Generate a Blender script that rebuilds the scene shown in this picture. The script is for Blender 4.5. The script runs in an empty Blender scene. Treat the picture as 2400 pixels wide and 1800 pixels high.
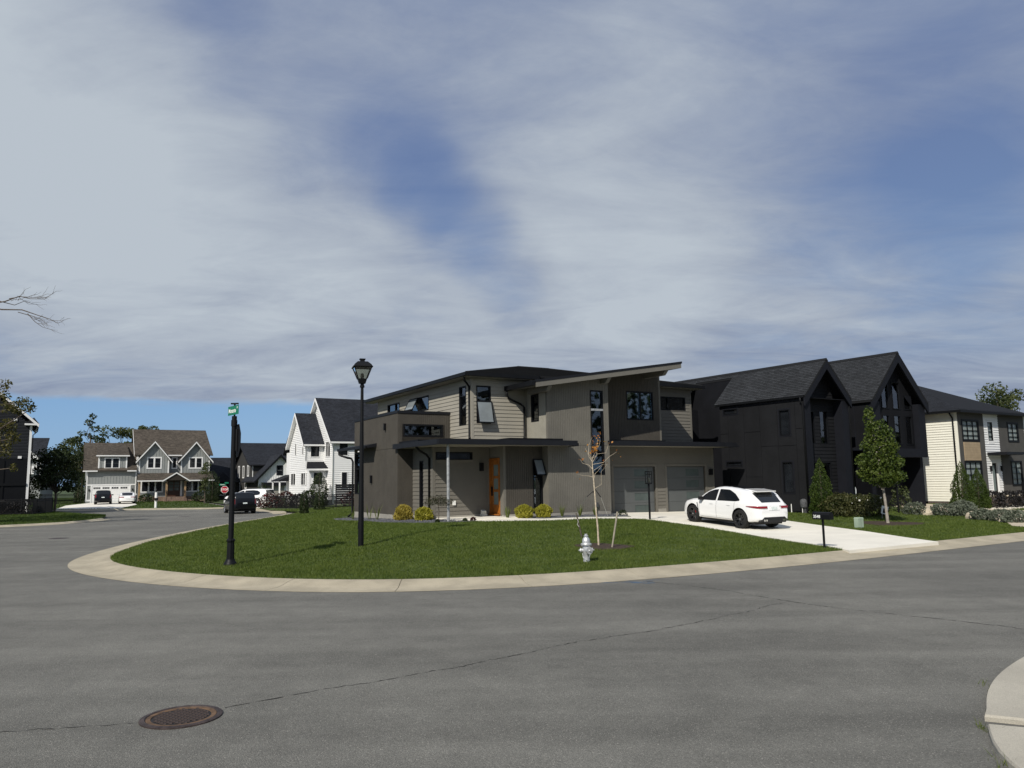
import bpy, bmesh, math, random
import numpy as np
from mathutils import Vector, Matrix
from mathutils.geometry import delaunay_2d_cdt

random.seed(7)
RNG = np.random.default_rng(11)
SC = bpy.context.scene
COL = SC.collection
R = math.radians

# ------------------------------------------------------------------ camera
EYE = 2.35
cam_d = bpy.data.cameras.new('camera')
cam = bpy.data.objects.new('camera', cam_d)
COL.objects.link(cam)
cam_d.sensor_width = 36.0
cam_d.lens = 36.0 * 1810 / 2400
cam_d.clip_start = 0.1
cam_d.clip_end = 6000
_p = math.atan(224.5 / 1810)
_f = Vector((0, math.cos(_p), math.sin(_p)))
_r0 = Vector((1, 0, 0))
_u0 = _r0.cross(_f)
_c, _s = math.cos(0.0155), math.sin(0.0155)
_R = _c * _r0 - _s * _u0
_U = _s * _r0 + _c * _u0
cam.matrix_world = Matrix(((_R.x, _U.x, -_f.x, 0), (_R.y, _U.y, -_f.y, 0), (_R.z, _U.z, -_f.z, EYE), (0, 0, 0, 1)))
SC.camera = cam

# ------------------------------------------------------------------ light
SUN_AZ, SUN_EL = 25.0, 40.0          # the light travels towards this azimuth (from +Y to +X)
sun_d = bpy.data.lights.new('sun', 'SUN')
sun_d.energy = 4.2
sun_d.angle = R(0.53)
sun_d.color = (1.0, 0.945, 0.86)
sun = bpy.data.objects.new('sun', sun_d)
COL.objects.link(sun)
sun.rotation_euler = Vector((math.sin(R(SUN_AZ)) * math.cos(R(SUN_EL)), math.cos(R(SUN_AZ)) * math.cos(R(SUN_EL)), -math.sin(R(SUN_EL)))).to_track_quat('-Z', 'Y').to_euler()
sun.location = (-20, -30, 40)
SC.view_settings.view_transform = 'Standard'
SC.view_settings.look = 'None'
SC.view_settings.exposure = 0.0
SC.view_settings.gamma = 1.0
SC.view_settings.use_curve_mapping = False


class NT:
    """small node-tree helper"""
    def __init__(s, tree):
        s.t = tree
        s.n = tree.nodes
        s.l = tree.links

    def add(s, typ, **kw):
        n = s.n.new(typ)
        for k, v in kw.items():
            if isinstance(k, str) and k.startswith('i_'):
                pass
            setattr(n, k, v)
        return n

    def link(s, a, b):
        s.l.new(a, b)

    def put(s, sock, v):
        if hasattr(v, 'is_linked') or hasattr(v, 'links'):
            s.l.new(v, sock)
        else:
            sock.default_value = v

    def math(s, op, a, b=None, clamp=False):
        n = s.n.new('ShaderNodeMath')
        n.operation = op
        n.use_clamp = clamp
        s.put(n.inputs[0], a)
        if b is not None:
            s.put(n.inputs[1], b)
        return n.outputs[0]

    def vmath(s, op, a, b=None):
        n = s.n.new('ShaderNodeVectorMath')
        n.operation = op
        s.put(n.inputs[0], a)
        if b is not None:
            s.put(n.inputs[1], b)
        return n.outputs['Value'] if op in ('DOT_PRODUCT', 'LENGTH') else n.outputs[0]

    def ramp(s, v, lo, hi, a=0.0, b=1.0, smooth=True):
        n = s.n.new('ShaderNodeMapRange')
        n.interpolation_type = 'SMOOTHSTEP' if smooth else 'LINEAR'
        s.put(n.inputs[0], v)
        n.inputs[1].default_value = lo
        n.inputs[2].default_value = hi
        n.inputs[3].default_value = a
        n.inputs[4].default_value = b
        return n.outputs[0]

    def mix(s, f, a, b, mode='MIX'):
        n = s.n.new('ShaderNodeMix')
        n.data_type = 'RGBA'
        n.blend_type = mode
        s.put(n.inputs[0], f)
        s.put(n.inputs[6], a if not isinstance(a, tuple) else (a + (1,))[:4])
        s.put(n.inputs[7], b if not isinstance(b, tuple) else (b + (1,))[:4])
        return n.outputs[2]

    def noise(s, vec, scale, detail=4, rough=0.55, dist=0.0):
        n = s.n.new('ShaderNodeTexNoise')
        if vec is not None:
            s.l.new(vec, n.inputs['Vector'])
        n.inputs['Scale'].default_value = scale
        n.inputs['Detail'].default_value = detail
        n.inputs['Roughness'].default_value = rough
        n.inputs['Distortion'].default_value = dist
        return n.outputs[0]


# ------------------------------------------------------------------ sky
world = bpy.data.worlds.new('World')
SC.world = world
world.use_nodes = True
w = NT(world.node_tree)
w.n.clear()
sky = w.add('ShaderNodeTexSky')
sky.sky_type = 'NISHITA'
sky.sun_disc = False
sky.sun_elevation = R(SUN_EL)
sky.sun_rotation = R(SUN_AZ + 180)
sky.air_density = 1.0
sky.dust_density = 0.6
sky.ozone_density = 2.0
tc = w.add('ShaderNodeTexCoord')
D = w.vmath('NORMALIZE', tc.outputs['Generated'])
sep = w.add('ShaderNodeSeparateXYZ')
w.link(D, sep.inputs[0])
zc = w.math('ADD', w.math('MAXIMUM', sep.outputs[2], 0.0), 0.16)
px = w.math('DIVIDE', sep.outputs[0], zc)
py = w.math('DIVIDE', sep.outputs[1], zc)
comb = w.add('ShaderNodeCombineXYZ')
w.link(px, comb.inputs[0])
w.link(py, comb.inputs[1])
P0 = comb.outputs[0]


def cloud_noise(rot, scale, loc, freq, detail, rough, dist):
    mp = w.add('ShaderNodeMapping')
    w.link(P0, mp.inputs[0])
    mp.inputs['Rotation'].default_value = (0, 0, R(rot))
    mp.inputs['Scale'].default_value = scale + (1,)
    mp.inputs['Location'].default_value = loc
    return w.noise(mp.outputs[0], freq, detail, rough, dist)


n_big = cloud_noise(-28, (0.75, 1.1), (3.1, 7.7, 0), 0.9, 4, 0.5, 0.3)
n_mid = cloud_noise(-28, (0.8, 1.2), (1.3, 2.2, 4), 2.4, 7, 0.62, 0.5)
n_str = cloud_noise(-62, (0.7, 1.5), (5.0, 1.0, 2), 2.2, 8, 0.62, 0.8)
n_fine = cloud_noise(20, (1.0, 1.3), (9.0, 4.0, 6), 5.5, 8, 0.66, 0.6)


def blob(px_dir, inner, outer):
    """1 near a direction, 0 away from it (angles in degrees)"""
    d = w.vmath('DOT_PRODUCT', D, Vector(px_dir).normalized())
    return w.ramp(d, math.cos(R(outer)), math.cos(R(inner)))


# where the cloud sheet is thick (+) and where it thins to blue (-)
LAYOUT = [((-.492, .789, .368), 1, 16, .24), ((-.36, .90, .25), 1, 17, .17), ((-.20, .955, .22), 1, 12, .10), ((-.498, .751, .434), 1, 12, .14), ((.124, .923, .363), 2, 14, .13), ((.077, .976, .206), 1, 13, .16), ((.303, .929, .212), 1, 13, .12),
          ((-.394, .777, .491), 1, 9, -.16), ((-.15, .81, .56), 2, 20, -.11), ((-.145, .905, .40), .5, 5.5, -.13), ((-.105, .928, .363), .3, 4.5, -.13), ((-.051, .948, .315), .3, 4.5, -.16), ((-.01, .962, .275), .3, 4.5, -.15), ((.02, .972, .235), .3, 4, -.10),
          ((.456, .844, .282), .5, 8, -.11), ((.508, .807, .302), .5, 7, -.12), ((.512, .726, .458), 1, 12, -.12), ((.389, .825, .411), 2, 13, -.03)]
thick = w.math('ADD', w.math('ADD', w.math('MULTIPLY', n_big, 0.36), 0.10), w.math('ADD', w.math('MULTIPLY', n_mid, 0.42), w.math('MULTIPLY', n_fine, 0.14)))
for d, i, o, amt in LAYOUT:
    thick = w.math('ADD', thick, w.math('MULTIPLY', blob(d, i, o), amt))
cover = w.ramp(thick, 0.24, 0.78, 0.40, 1.0)
# the deck ends low over the left horizon and leaves a clear band there
az = w.math('ARCTAN2', sep.outputs[0], sep.outputs[1])
edge = w.ramp(az, R(-14), R(-3), 0.094, 0.02)
edge = w.math('ADD', edge, w.math('MULTIPLY', w.math('SUBTRACT', n_mid, 0.5), 0.03))
deck = w.ramp(w.math('SUBTRACT', sep.outputs[2], edge), -0.002, 0.010)
low = w.ramp(sep.outputs[2], 0.10, 0.26, 0.94, 0.0)
cover = w.math('MAXIMUM', cover, low)
cover = w.math('MULTIPLY', cover, deck)
cover = w.math('MINIMUM', cover, 0.98)
tone = w.math('ADD', w.math('MULTIPLY', w.math('SUBTRACT', thick, 0.56), 1.15), w.math('MULTIPLY', w.math('SUBTRACT', n_str, 0.5), w.ramp(sep.outputs[2], 0.10, 0.35, 1.05, 0.45)))
tone = w.math('ADD', tone, w.ramp(sep.outputs[2], 0.09, 0.24, -0.06, 0.06))
bright = w.ramp(tone, -0.34, 0.44, smooth=False)
cloud_c = w.mix(bright, (1.70, 2.10, 3.3), (4.9, 5.45, 6.05))
blue = w.mix(w.ramp(sep.outputs[2], 0.02, 0.45), (1.75, 3.65, 6.7), (1.1, 1.9, 4.2))
clear = w.mix(0.72, sky.outputs[0], blue)
skyc = w.mix(cover, clear, cloud_c)
bg = w.add('ShaderNodeBackground')
w.link(skyc, bg.inputs[0])
bg.inputs[1].default_value = 0.10
wo = w.add('ShaderNodeOutputWorld')
w.link(bg.outputs[0], wo.inputs[0])
world.cycles.sampling_method = 'MANUAL'
world.cycles.sample_map_resolution = 512


# ------------------------------------------------------------------ materials
MATS = {}


def M(name, rgb, rough=0.6, var=0.12, vscale=2.0, bump=0.0, bscale=60.0, metal=0.0, spec=0.4, coat=0.0, fine=0.0, fscale=120.0):
    m = bpy.data.materials.new(name)
    m.use_nodes = True
    t = NT(m.node_tree)
    b = t.n['Principled BSDF']
    b.inputs['Roughness'].default_value = rough
    b.inputs['Metallic'].default_value = metal
    b.inputs['Specular IOR Level'].default_value = spec
    if coat:
        b.inputs['Coat Weight'].default_value = coat
        b.inputs['Coat Roughness'].default_value = 0.04
    tcn = t.add('ShaderNodeTexCoord')
    col = None
    if var or fine:
        lo = tuple(c * (1 - var) for c in rgb)
        hi = tuple(min(1, c * (1 + var)) for c in rgb)
        n = t.noise(tcn.outputs['Object'], vscale, 5, 0.6)
        col = t.mix(t.ramp(n, 0.3, 0.7), lo, hi)
        if fine:
            n2 = t.noise(tcn.outputs['Object'], fscale, 2, 0.7)
            k = t.ramp(n2, 0.25, 0.75, 1 - fine, 1 + fine)
            cc = t.add('ShaderNodeCombineXYZ')
            for i in range(3):
                t.link(k, cc.inputs[i])
            col = t.mix(1.0, col, cc.outputs[0], 'MULTIPLY')
        t.link(col, b.inputs['Base Color'])
    else:
        b.inputs['Base Color'].default_value = rgb + (1,)
    if bump:
        nb = t.noise(tcn.outputs['Object'], bscale, 4, 0.6)
        bn = t.add('ShaderNodeBump')
        bn.inputs['Strength'].default_value = bump
        bn.inputs['Distance'].default_value = 0.02
        t.link(nb, bn.inputs['Height'])
        t.link(bn.outputs[0], b.inputs['Normal'])
    MATS[name] = m
    return m


def glass_mat(name, tint=(0.62, 0.68, 0.68), refl=1.0):
    m = bpy.data.materials.new(name)
    m.use_nodes = True
    t = NT(m.node_tree)
    t.n.clear()
    tr = t.add('ShaderNodeBsdfTransparent')
    tr.inputs[0].default_value = tint + (1,)
    gl = t.add('ShaderNodeBsdfGlossy')
    gl.inputs['Roughness'].default_value = 0.02
    gl.inputs[0].default_value = (0.9, 0.95, 1, 1)
    fr = t.add('ShaderNodeFresnel')
    fr.inputs[0].default_value = 1.5
    mx = t.add('ShaderNodeMixShader')
    f = t.math('MULTIPLY', fr.outputs[0], 1.9 * refl, True)
    t.link(f, mx.inputs[0])
    t.link(tr.outputs[0], mx.inputs[1])
    t.link(gl.outputs[0], mx.inputs[2])
    o = t.add('ShaderNodeOutputMaterial')
    t.link(mx.outputs[0], o.inputs[0])
    MATS[name] = m
    return m


def shingle_mat(name, rgb, var=0.45):
    m = bpy.data.materials.new(name)
    m.use_nodes = True
    t = NT(m.node_tree)
    b = t.n['Principled BSDF']
    b.inputs['Roughness'].default_value = 0.92
    b.inputs['Specular IOR Level'].default_value = 0.25
    uv = t.add('ShaderNodeUVMap')
    br = t.add('ShaderNodeTexBrick')
    t.link(uv.outputs[0], br.inputs[0])
    br.offset = 0.37
    br.inputs['Scale'].default_value = 1.0
    br.inputs['Brick Width'].default_value = 0.3
    br.inputs['Row Height'].default_value = 0.145
    br.inputs['Mortar Size'].default_value = 0.004
    br.inputs['Color1'].default_value = tuple(c * (1 - var) for c in rgb) + (1,)
    br.inputs['Color2'].default_value = tuple(c * (1 + var) for c in rgb) + (1,)
    br.inputs['Mortar'].default_value = tuple(c * 0.4 for c in rgb) + (1,)
    n = t.noise(uv.outputs[0], 9.0, 3, 0.7)
    n3 = t.noise(uv.outputs[0], 0.5, 3, 0.6)
    k = t.math('MULTIPLY', t.ramp(n, 0.3, 0.7, 0.7, 1.35), t.ramp(n3, 0.3, 0.7, 0.88, 1.12))
    cc = t.add('ShaderNodeCombineXYZ')
    for i in range(3):
        t.link(k, cc.inputs[i])
    t.link(t.mix(1.0, br.outputs[0], cc.outputs[0], 'MULTIPLY'), b.inputs['Base Color'])
    n2 = t.noise(uv.outputs[0], 160.0, 2, 0.7)
    bn = t.add('ShaderNodeBump')
    bn.inputs['Strength'].default_value = 0.5
    bn.inputs['Distance'].default_value = 0.01
    t.link(n2, bn.inputs['Height'])
    t.link(bn.outputs[0], b.inputs['Normal'])
    MATS[name] = m
    return m


def leaf_mat(name, c1, c2, transl=0.35, rough=0.55):
    m = bpy.data.materials.new(name)
    m.use_nodes = True
    t = NT(m.node_tree)
    t.n.clear()
    g = t.add('ShaderNodeNewGeometry')
    tcn = t.add('ShaderNodeTexCoord')
    n = t.noise(tcn.outputs['Object'], 1.6, 3, 0.6)
    f = t.math('ADD', t.math('MULTIPLY', g.outputs['Random Per Island'], 0.65), t.math('MULTIPLY', t.ramp(n, 0.3, 0.7), 0.35))
    col = t.mix(f, c1, c2)
    d = t.add('ShaderNodeBsdfPrincipled')
    d.inputs['Roughness'].default_value = rough
    d.inputs['Specular IOR Level'].default_value = 0.3
    t.link(col, d.inputs['Base Color'])
    tl = t.add('ShaderNodeBsdfTranslucent')
    t.link(t.mix(1.0, col, (1.0, 1.1, 0.6), 'MULTIPLY'), tl.inputs[0])
    mx = t.add('ShaderNodeMixShader')
    mx.inputs[0].default_value = transl
    t.link(d.outputs[0], mx.inputs[1])
    t.link(tl.outputs[0], mx.inputs[2])
    o = t.add('ShaderNodeOutputMaterial')
    t.link(mx.outputs[0], o.inputs[0])
    MATS[name] = m
    return m


def asphalt_mat():
    m = bpy.data.materials.new('asphalt')
    m.use_nodes = True
    t = NT(m.node_tree)
    b = t.n['Principled BSDF']
    b.inputs['Roughness'].default_value = 0.88
    b.inputs['Specular IOR Level'].default_value = 0.35
    tcn = t.add('ShaderNodeTexCoord')
    o = tcn.outputs['Object']
    base = t.mix(t.ramp(t.noise(o, 0.22, 5, 0.6, 0.3), 0.3, 0.7), (0.130, 0.127, 0.112), (0.168, 0.164, 0.144))
    mpn = t.add('ShaderNodeMapping')
    t.link(o, mpn.inputs[0])
    mpn.inputs['Rotation'].default_value = (0, 0, R(35))
    mpn.inputs['Scale'].default_value = (0.12, 1.1, 1)
    lane = t.ramp(t.noise(mpn.outputs[0], 0.8, 4, 0.55), 0.3, 0.7, 0.84, 1.12)
    blot = t.ramp(t.noise(o, 1.7, 6, 0.7), 0.3, 0.72, 0.9, 1.1)
    grain = t.ramp(t.noise(o, 190.0, 2, 0.8), 0.2, 0.8, 0.5, 1.5, False)
    vor = t.add('ShaderNodeTexVoronoi')
    t.link(o, vor.inputs[0])
    vor.inputs['Scale'].default_value = 105.0
    cellc = t.add('ShaderNodeSeparateColor')
    t.link(vor.outputs['Color'], cellc.inputs[0])
    stone = t.ramp(cellc.outputs[0], 0.0, 1.0, 0.72, 1.28, False)
    spark = t.math('MULTIPLY', t.ramp(cellc.outputs[1], 0.93, 0.97), t.ramp(vor.outputs['Distance'], 0.008, 0.002))
    k = t.math('MULTIPLY', t.math('MULTIPLY', t.math('MULTIPLY', lane, blot), grain), stone)
    cc = t.add('ShaderNodeCombineXYZ')
    for i in range(3):
        t.link(k, cc.inputs[i])
    c = t.mix(1.0, base, cc.outputs[0], 'MULTIPLY')
    spk = t.ramp(cellc.outputs[1], 0.955, 0.985)
    c = t.mix(t.math('MULTIPLY', spk, 0.6), c, (0.36, 0.34, 0.30))
    t.link(c, b.inputs['Base Color'])
    bn = t.add('ShaderNodeBump')
    bn.inputs['Strength'].default_value = 0.35
    bn.inputs['Distance'].default_value = 0.005
    hgt = t.math('ADD', t.math('MULTIPLY', vor.outputs['Distance'], -6.0), t.noise(o, 70.0, 2, 0.8))
    t.link(hgt, bn.inputs['Height'])
    t.link(bn.outputs[0], b.inputs['Normal'])
    MATS['asphalt'] = m
    return m


asphalt_mat()
M('soil_grass', (0.060, 0.085, 0.024), 0.95, 0.3, 0.6, 0.5, 40, fine=0.4, fscale=30)
M('far_ground', (0.050, 0.075, 0.022), 0.95, 0.25, 0.05)
M('curb', (0.385, 0.340, 0.250), 0.9, 0.14, 1.3, 0.5, 90, fine=0.14, fscale=160)
M('drive', (0.76, 0.725, 0.63), 0.9, 0.06, 0.7, 0.25, 90, fine=0.06, fscale=140)
M('corner_conc', (0.43, 0.40, 0.33), 0.9, 0.12, 0.9, 0.5, 90, fine=0.16, fscale=110)
M('conc_block', (0.30, 0.285, 0.25), 0.9, 0.12, 2.0, 0.4, 40)
M('crack', (0.018, 0.017, 0.016), 1.0, 0.2)
M('gravel', (0.085, 0.088, 0.098), 0.85, 0.45, 6.0, 0.6, 40, fine=0.5, fscale=20)
M('mulch', (0.050, 0.033, 0.022), 1.0, 0.4, 7.0, 0.8, 40)
M('white_gravel', (0.62, 0.58, 0.48), 0.95, 0.2, 6, 0.6, 40)
M('lap_light', (0.315, 0.295, 0.245), 0.75, 0.06, 0.9, fine=0.05, fscale=40)
M('lap_dark', (0.150, 0.140, 0.118), 0.75, 0.06, 0.9, fine=0.05, fscale=40)
M('groove_brown', (0.066, 0.059, 0.048), 0.82, 0.10, 1.5, fine=0.10, fscale=25)
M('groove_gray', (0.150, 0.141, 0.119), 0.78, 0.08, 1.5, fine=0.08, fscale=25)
M('groove_gray_lit', (0.30, 0.285, 0.235), 0.78, 0.08, 1.5, fine=0.08, fscale=25)  # same cladding as groove_gray, sunlight on the upper left face mixed into its colour
M('soffit', (0.24, 0.225, 0.185), 0.8, 0.05)
M('fascia_tan', (0.15, 0.142, 0.122), 0.75, 0.05)
M('metal_black', (0.0055, 0.006, 0.007), 0.5, 0.15, 3, spec=0.22)
M('roof_metal', (0.011, 0.012, 0.015), 0.5, 0.1, 2, spec=0.25)
M('frame_black', (0.006, 0.0065, 0.008), 0.5, 0.1, spec=0.2)
M('interior', (0.020, 0.020, 0.019), 0.9, 0.3, 1.5)
M('jamb_white', (0.66, 0.66, 0.62), 0.7, 0.03)
M('sash_glass', (0.20, 0.225, 0.235), 0.08, 0.1, spec=0.6)  # pale base stands in for sky reflected by the tilted panes
M('blind', (0.45, 0.46, 0.44), 0.8, 0.05)
M('galv', (0.42, 0.43, 0.43), 0.5, 0.22, 8, metal=0.5)
M('door_wood', (0.30, 0.105, 0.016), 0.42, 0.22, 5, fine=0.15, fscale=30, spec=0.5)
M('pane_pale', (0.27, 0.31, 0.30), 0.12, 0.25, 3.0, spec=0.6)
M('frost', (0.16, 0.20, 0.19), 0.25, 0.1)
M('garage_gray', (0.095, 0.102, 0.102), 0.6, 0.04)
M('garage_glass', (0.085, 0.105, 0.10), 0.12, 0.12, 1.5, spec=0.6)
M('black_paint', (0.0075, 0.008, 0.010), 0.75, 0.15, 1.2, fine=0.08, fscale=20, spec=0.15)
M('black_panel', (0.0100, 0.0105, 0.012), 0.7, 0.18, 0.8, fine=0.08, fscale=20, spec=0.2)
M('black_trim', (0.0085, 0.0095, 0.0135), 0.65, 0.1, spec=0.2)
M('pane_dark', (0.012, 0.014, 0.017), 0.06, 0.3, 1.5, spec=0.5)
M('white_lap', (0.80, 0.80, 0.78), 0.6, 0.02)
M('cream_lap', (0.78, 0.765, 0.66), 0.6, 0.02)
M('white_trim', (0.80, 0.80, 0.78), 0.6, 0.02)
M('gray_batten', (0.275, 0.288, 0.278), 0.75, 0.05)
M('gray_lap', (0.245, 0.255, 0.248), 0.75, 0.05)
M('charcoal', (0.040, 0.039, 0.036), 0.75, 0.1)
M('dark_lap', (0.016, 0.018, 0.022), 0.7, 0.1, spec=0.2)
M('stucco_dark', (0.075, 0.072, 0.066), 0.85, 0.08)
M('wood_tan', (0.36, 0.275, 0.175), 0.7, 0.1, 3)
M('wood_post', (0.33, 0.22, 0.12), 0.7, 0.15, 3)
M('door_brown', (0.06, 0.028, 0.016), 0.45, 0.2, 3)
M('brick', (0.11, 0.085, 0.075), 0.9, 0.3, 9)
M('brick_tan', (0.20, 0.14, 0.105), 0.9, 0.3, 9)
shingle_mat('shingle_black', (0.026, 0.028, 0.031), 0.26)
shingle_mat('shingle_brown', (0.085, 0.072, 0.058), 0.3)
shingle_mat('shingle_dark', (0.022, 0.0245, 0.031), 0.26)
glass_mat('glass')
glass_mat('lamp_glass', (0.80, 0.80, 0.74), 0.8)
M('car_white', (0.83, 0.83, 0.82), 0.3, 0.0, spec=0.5, coat=1.0)
M('car_black', (0.003, 0.0035, 0.005), 0.3, 0.0, spec=0.3, coat=0.35)
M('car_glass', (0.008, 0.010, 0.013), 0.03, 0.0, spec=0.6)
M('tyre', (0.012, 0.012, 0.012), 0.85, 0.1)
M('rim_black', (0.014, 0.014, 0.015), 0.3, 0.0, spec=0.6)
M('rim_silver', (0.5, 0.5, 0.52), 0.3, 0.0, metal=0.8)
M('plastic_black', (0.012, 0.012, 0.013), 0.5, 0.0)
M('red_lens', (0.22, 0.008, 0.012), 0.15, 0.0, spec=0.6)
M('red_paint', (0.50, 0.015, 0.015), 0.4, 0.0)
M('chrome', (0.75, 0.75, 0.76), 0.12, 0.0, metal=1.0)
M('plate', (0.62, 0.68, 0.66), 0.5, 0.12, 14)
M('sign_green', (0.004, 0.165, 0.085), 0.45, 0.04)
M('sign_white', (0.82, 0.84, 0.80), 0.5, 0.0)
M('sign_red', (0.36, 0.010, 0.022), 0.45, 0.04)
M('silver_paint', (0.60, 0.61, 0.61), 0.38, 0.10, 6, metal=0.55, bump=0.25, bscale=30)
M('iron_dark', (0.020, 0.017, 0.016), 0.6, 0.3, 9, metal=0.3)
M('iron', (0.062, 0.046, 0.042), 0.6, 0.35, 7, bump=0.4, bscale=60, metal=0.35, fine=0.2, fscale=30)
M('rust', (0.115, 0.070, 0.040), 0.9, 0.35, 9)
M('bark', (0.10, 0.080, 0.062), 0.9, 0.3, 8, 0.8, 30)
M('bark_pale', (0.50, 0.42, 0.31), 0.8, 0.3, 14)
M('bark_gray', (0.30, 0.27, 0.23), 0.85, 0.25, 8)
M('stake_wood', (0.30, 0.27, 0.21), 0.85, 0.2, 6)
M('strap', (0.02, 0.02, 0.02), 0.8, 0.1)
M('twine', (0.55, 0.55, 0.50), 0.8, 0.1)
M('util_green', (0.32, 0.40, 0.31), 0.55, 0.08)
M('pvc_white', (0.80, 0.80, 0.76), 0.4, 0.0)
M('cover_gray', (0.075, 0.078, 0.082), 0.7, 0.5, 20)
M('pumpkin', (0.75, 0.36, 0.08), 0.5, 0.15, 8)
M('stone_tan', (0.52, 0.45, 0.34), 0.9, 0.15, 4)
M('flower_white', (0.8, 0.78, 0.72), 0.6, 0.05)
M('slate_fence', (0.008, 0.009, 0.011), 0.6, 0.2, 3, spec=0.2)
M('blue_mark', (0.075, 0.12, 0.18), 0.9, 0.2, 3)
leaf_mat('leaf_maple', (0.030, 0.060, 0.010), (0.105, 0.135, 0.022))
leaf_mat('leaf_dark', (0.012, 0.024, 0.008), (0.045, 0.062, 0.018), 0.2)
leaf_mat('leaf_oak', (0.035, 0.045, 0.012), (0.13, 0.11, 0.03))
leaf_mat('leaf_mixed', (0.040, 0.062, 0.022), (0.115, 0.125, 0.045))
leaf_mat('leaf_arb', (0.022, 0.048, 0.008), (0.072, 0.105, 0.014), 0.25)
leaf_mat('leaf_hedge', (0.028, 0.042, 0.012), (0.105, 0.100, 0.036), 0.25)
leaf_mat('leaf_yellow', (0.17, 0.17, 0.012), (0.48, 0.44, 0.06), 0.3)
leaf_mat('leaf_gold', (0.20, 0.15, 0.018), (0.55, 0.45, 0.10), 0.3)
leaf_mat('leaf_strap', (0.06, 0.09, 0.02), (0.19, 0.22, 0.055), 0.3)
leaf_mat('leaf_lavender', (0.075, 0.090, 0.065), (0.17, 0.19, 0.14), 0.2)
leaf_mat('leaf_red', (0.035, 0.010, 0.012), (0.085, 0.035, 0.028), 0.25)
leaf_mat('leaf_autumn', (0.28, 0.075, 0.020), (0.60, 0.30, 0.06), 0.3)
leaf_mat('leaf_ever', (0.020, 0.026, 0.014), (0.065, 0.060, 0.028), 0.2)
leaf_mat('leaf_burgundy', (0.010, 0.010, 0.011), (0.032, 0.028, 0.028), 0.15)
leaf_mat('blade', (0.050, 0.088, 0.012), (0.150, 0.190, 0.036), 0.35)
leaf_mat('blade_far', (0.032, 0.062, 0.008), (0.085, 0.125, 0.020), 0.3)


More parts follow.
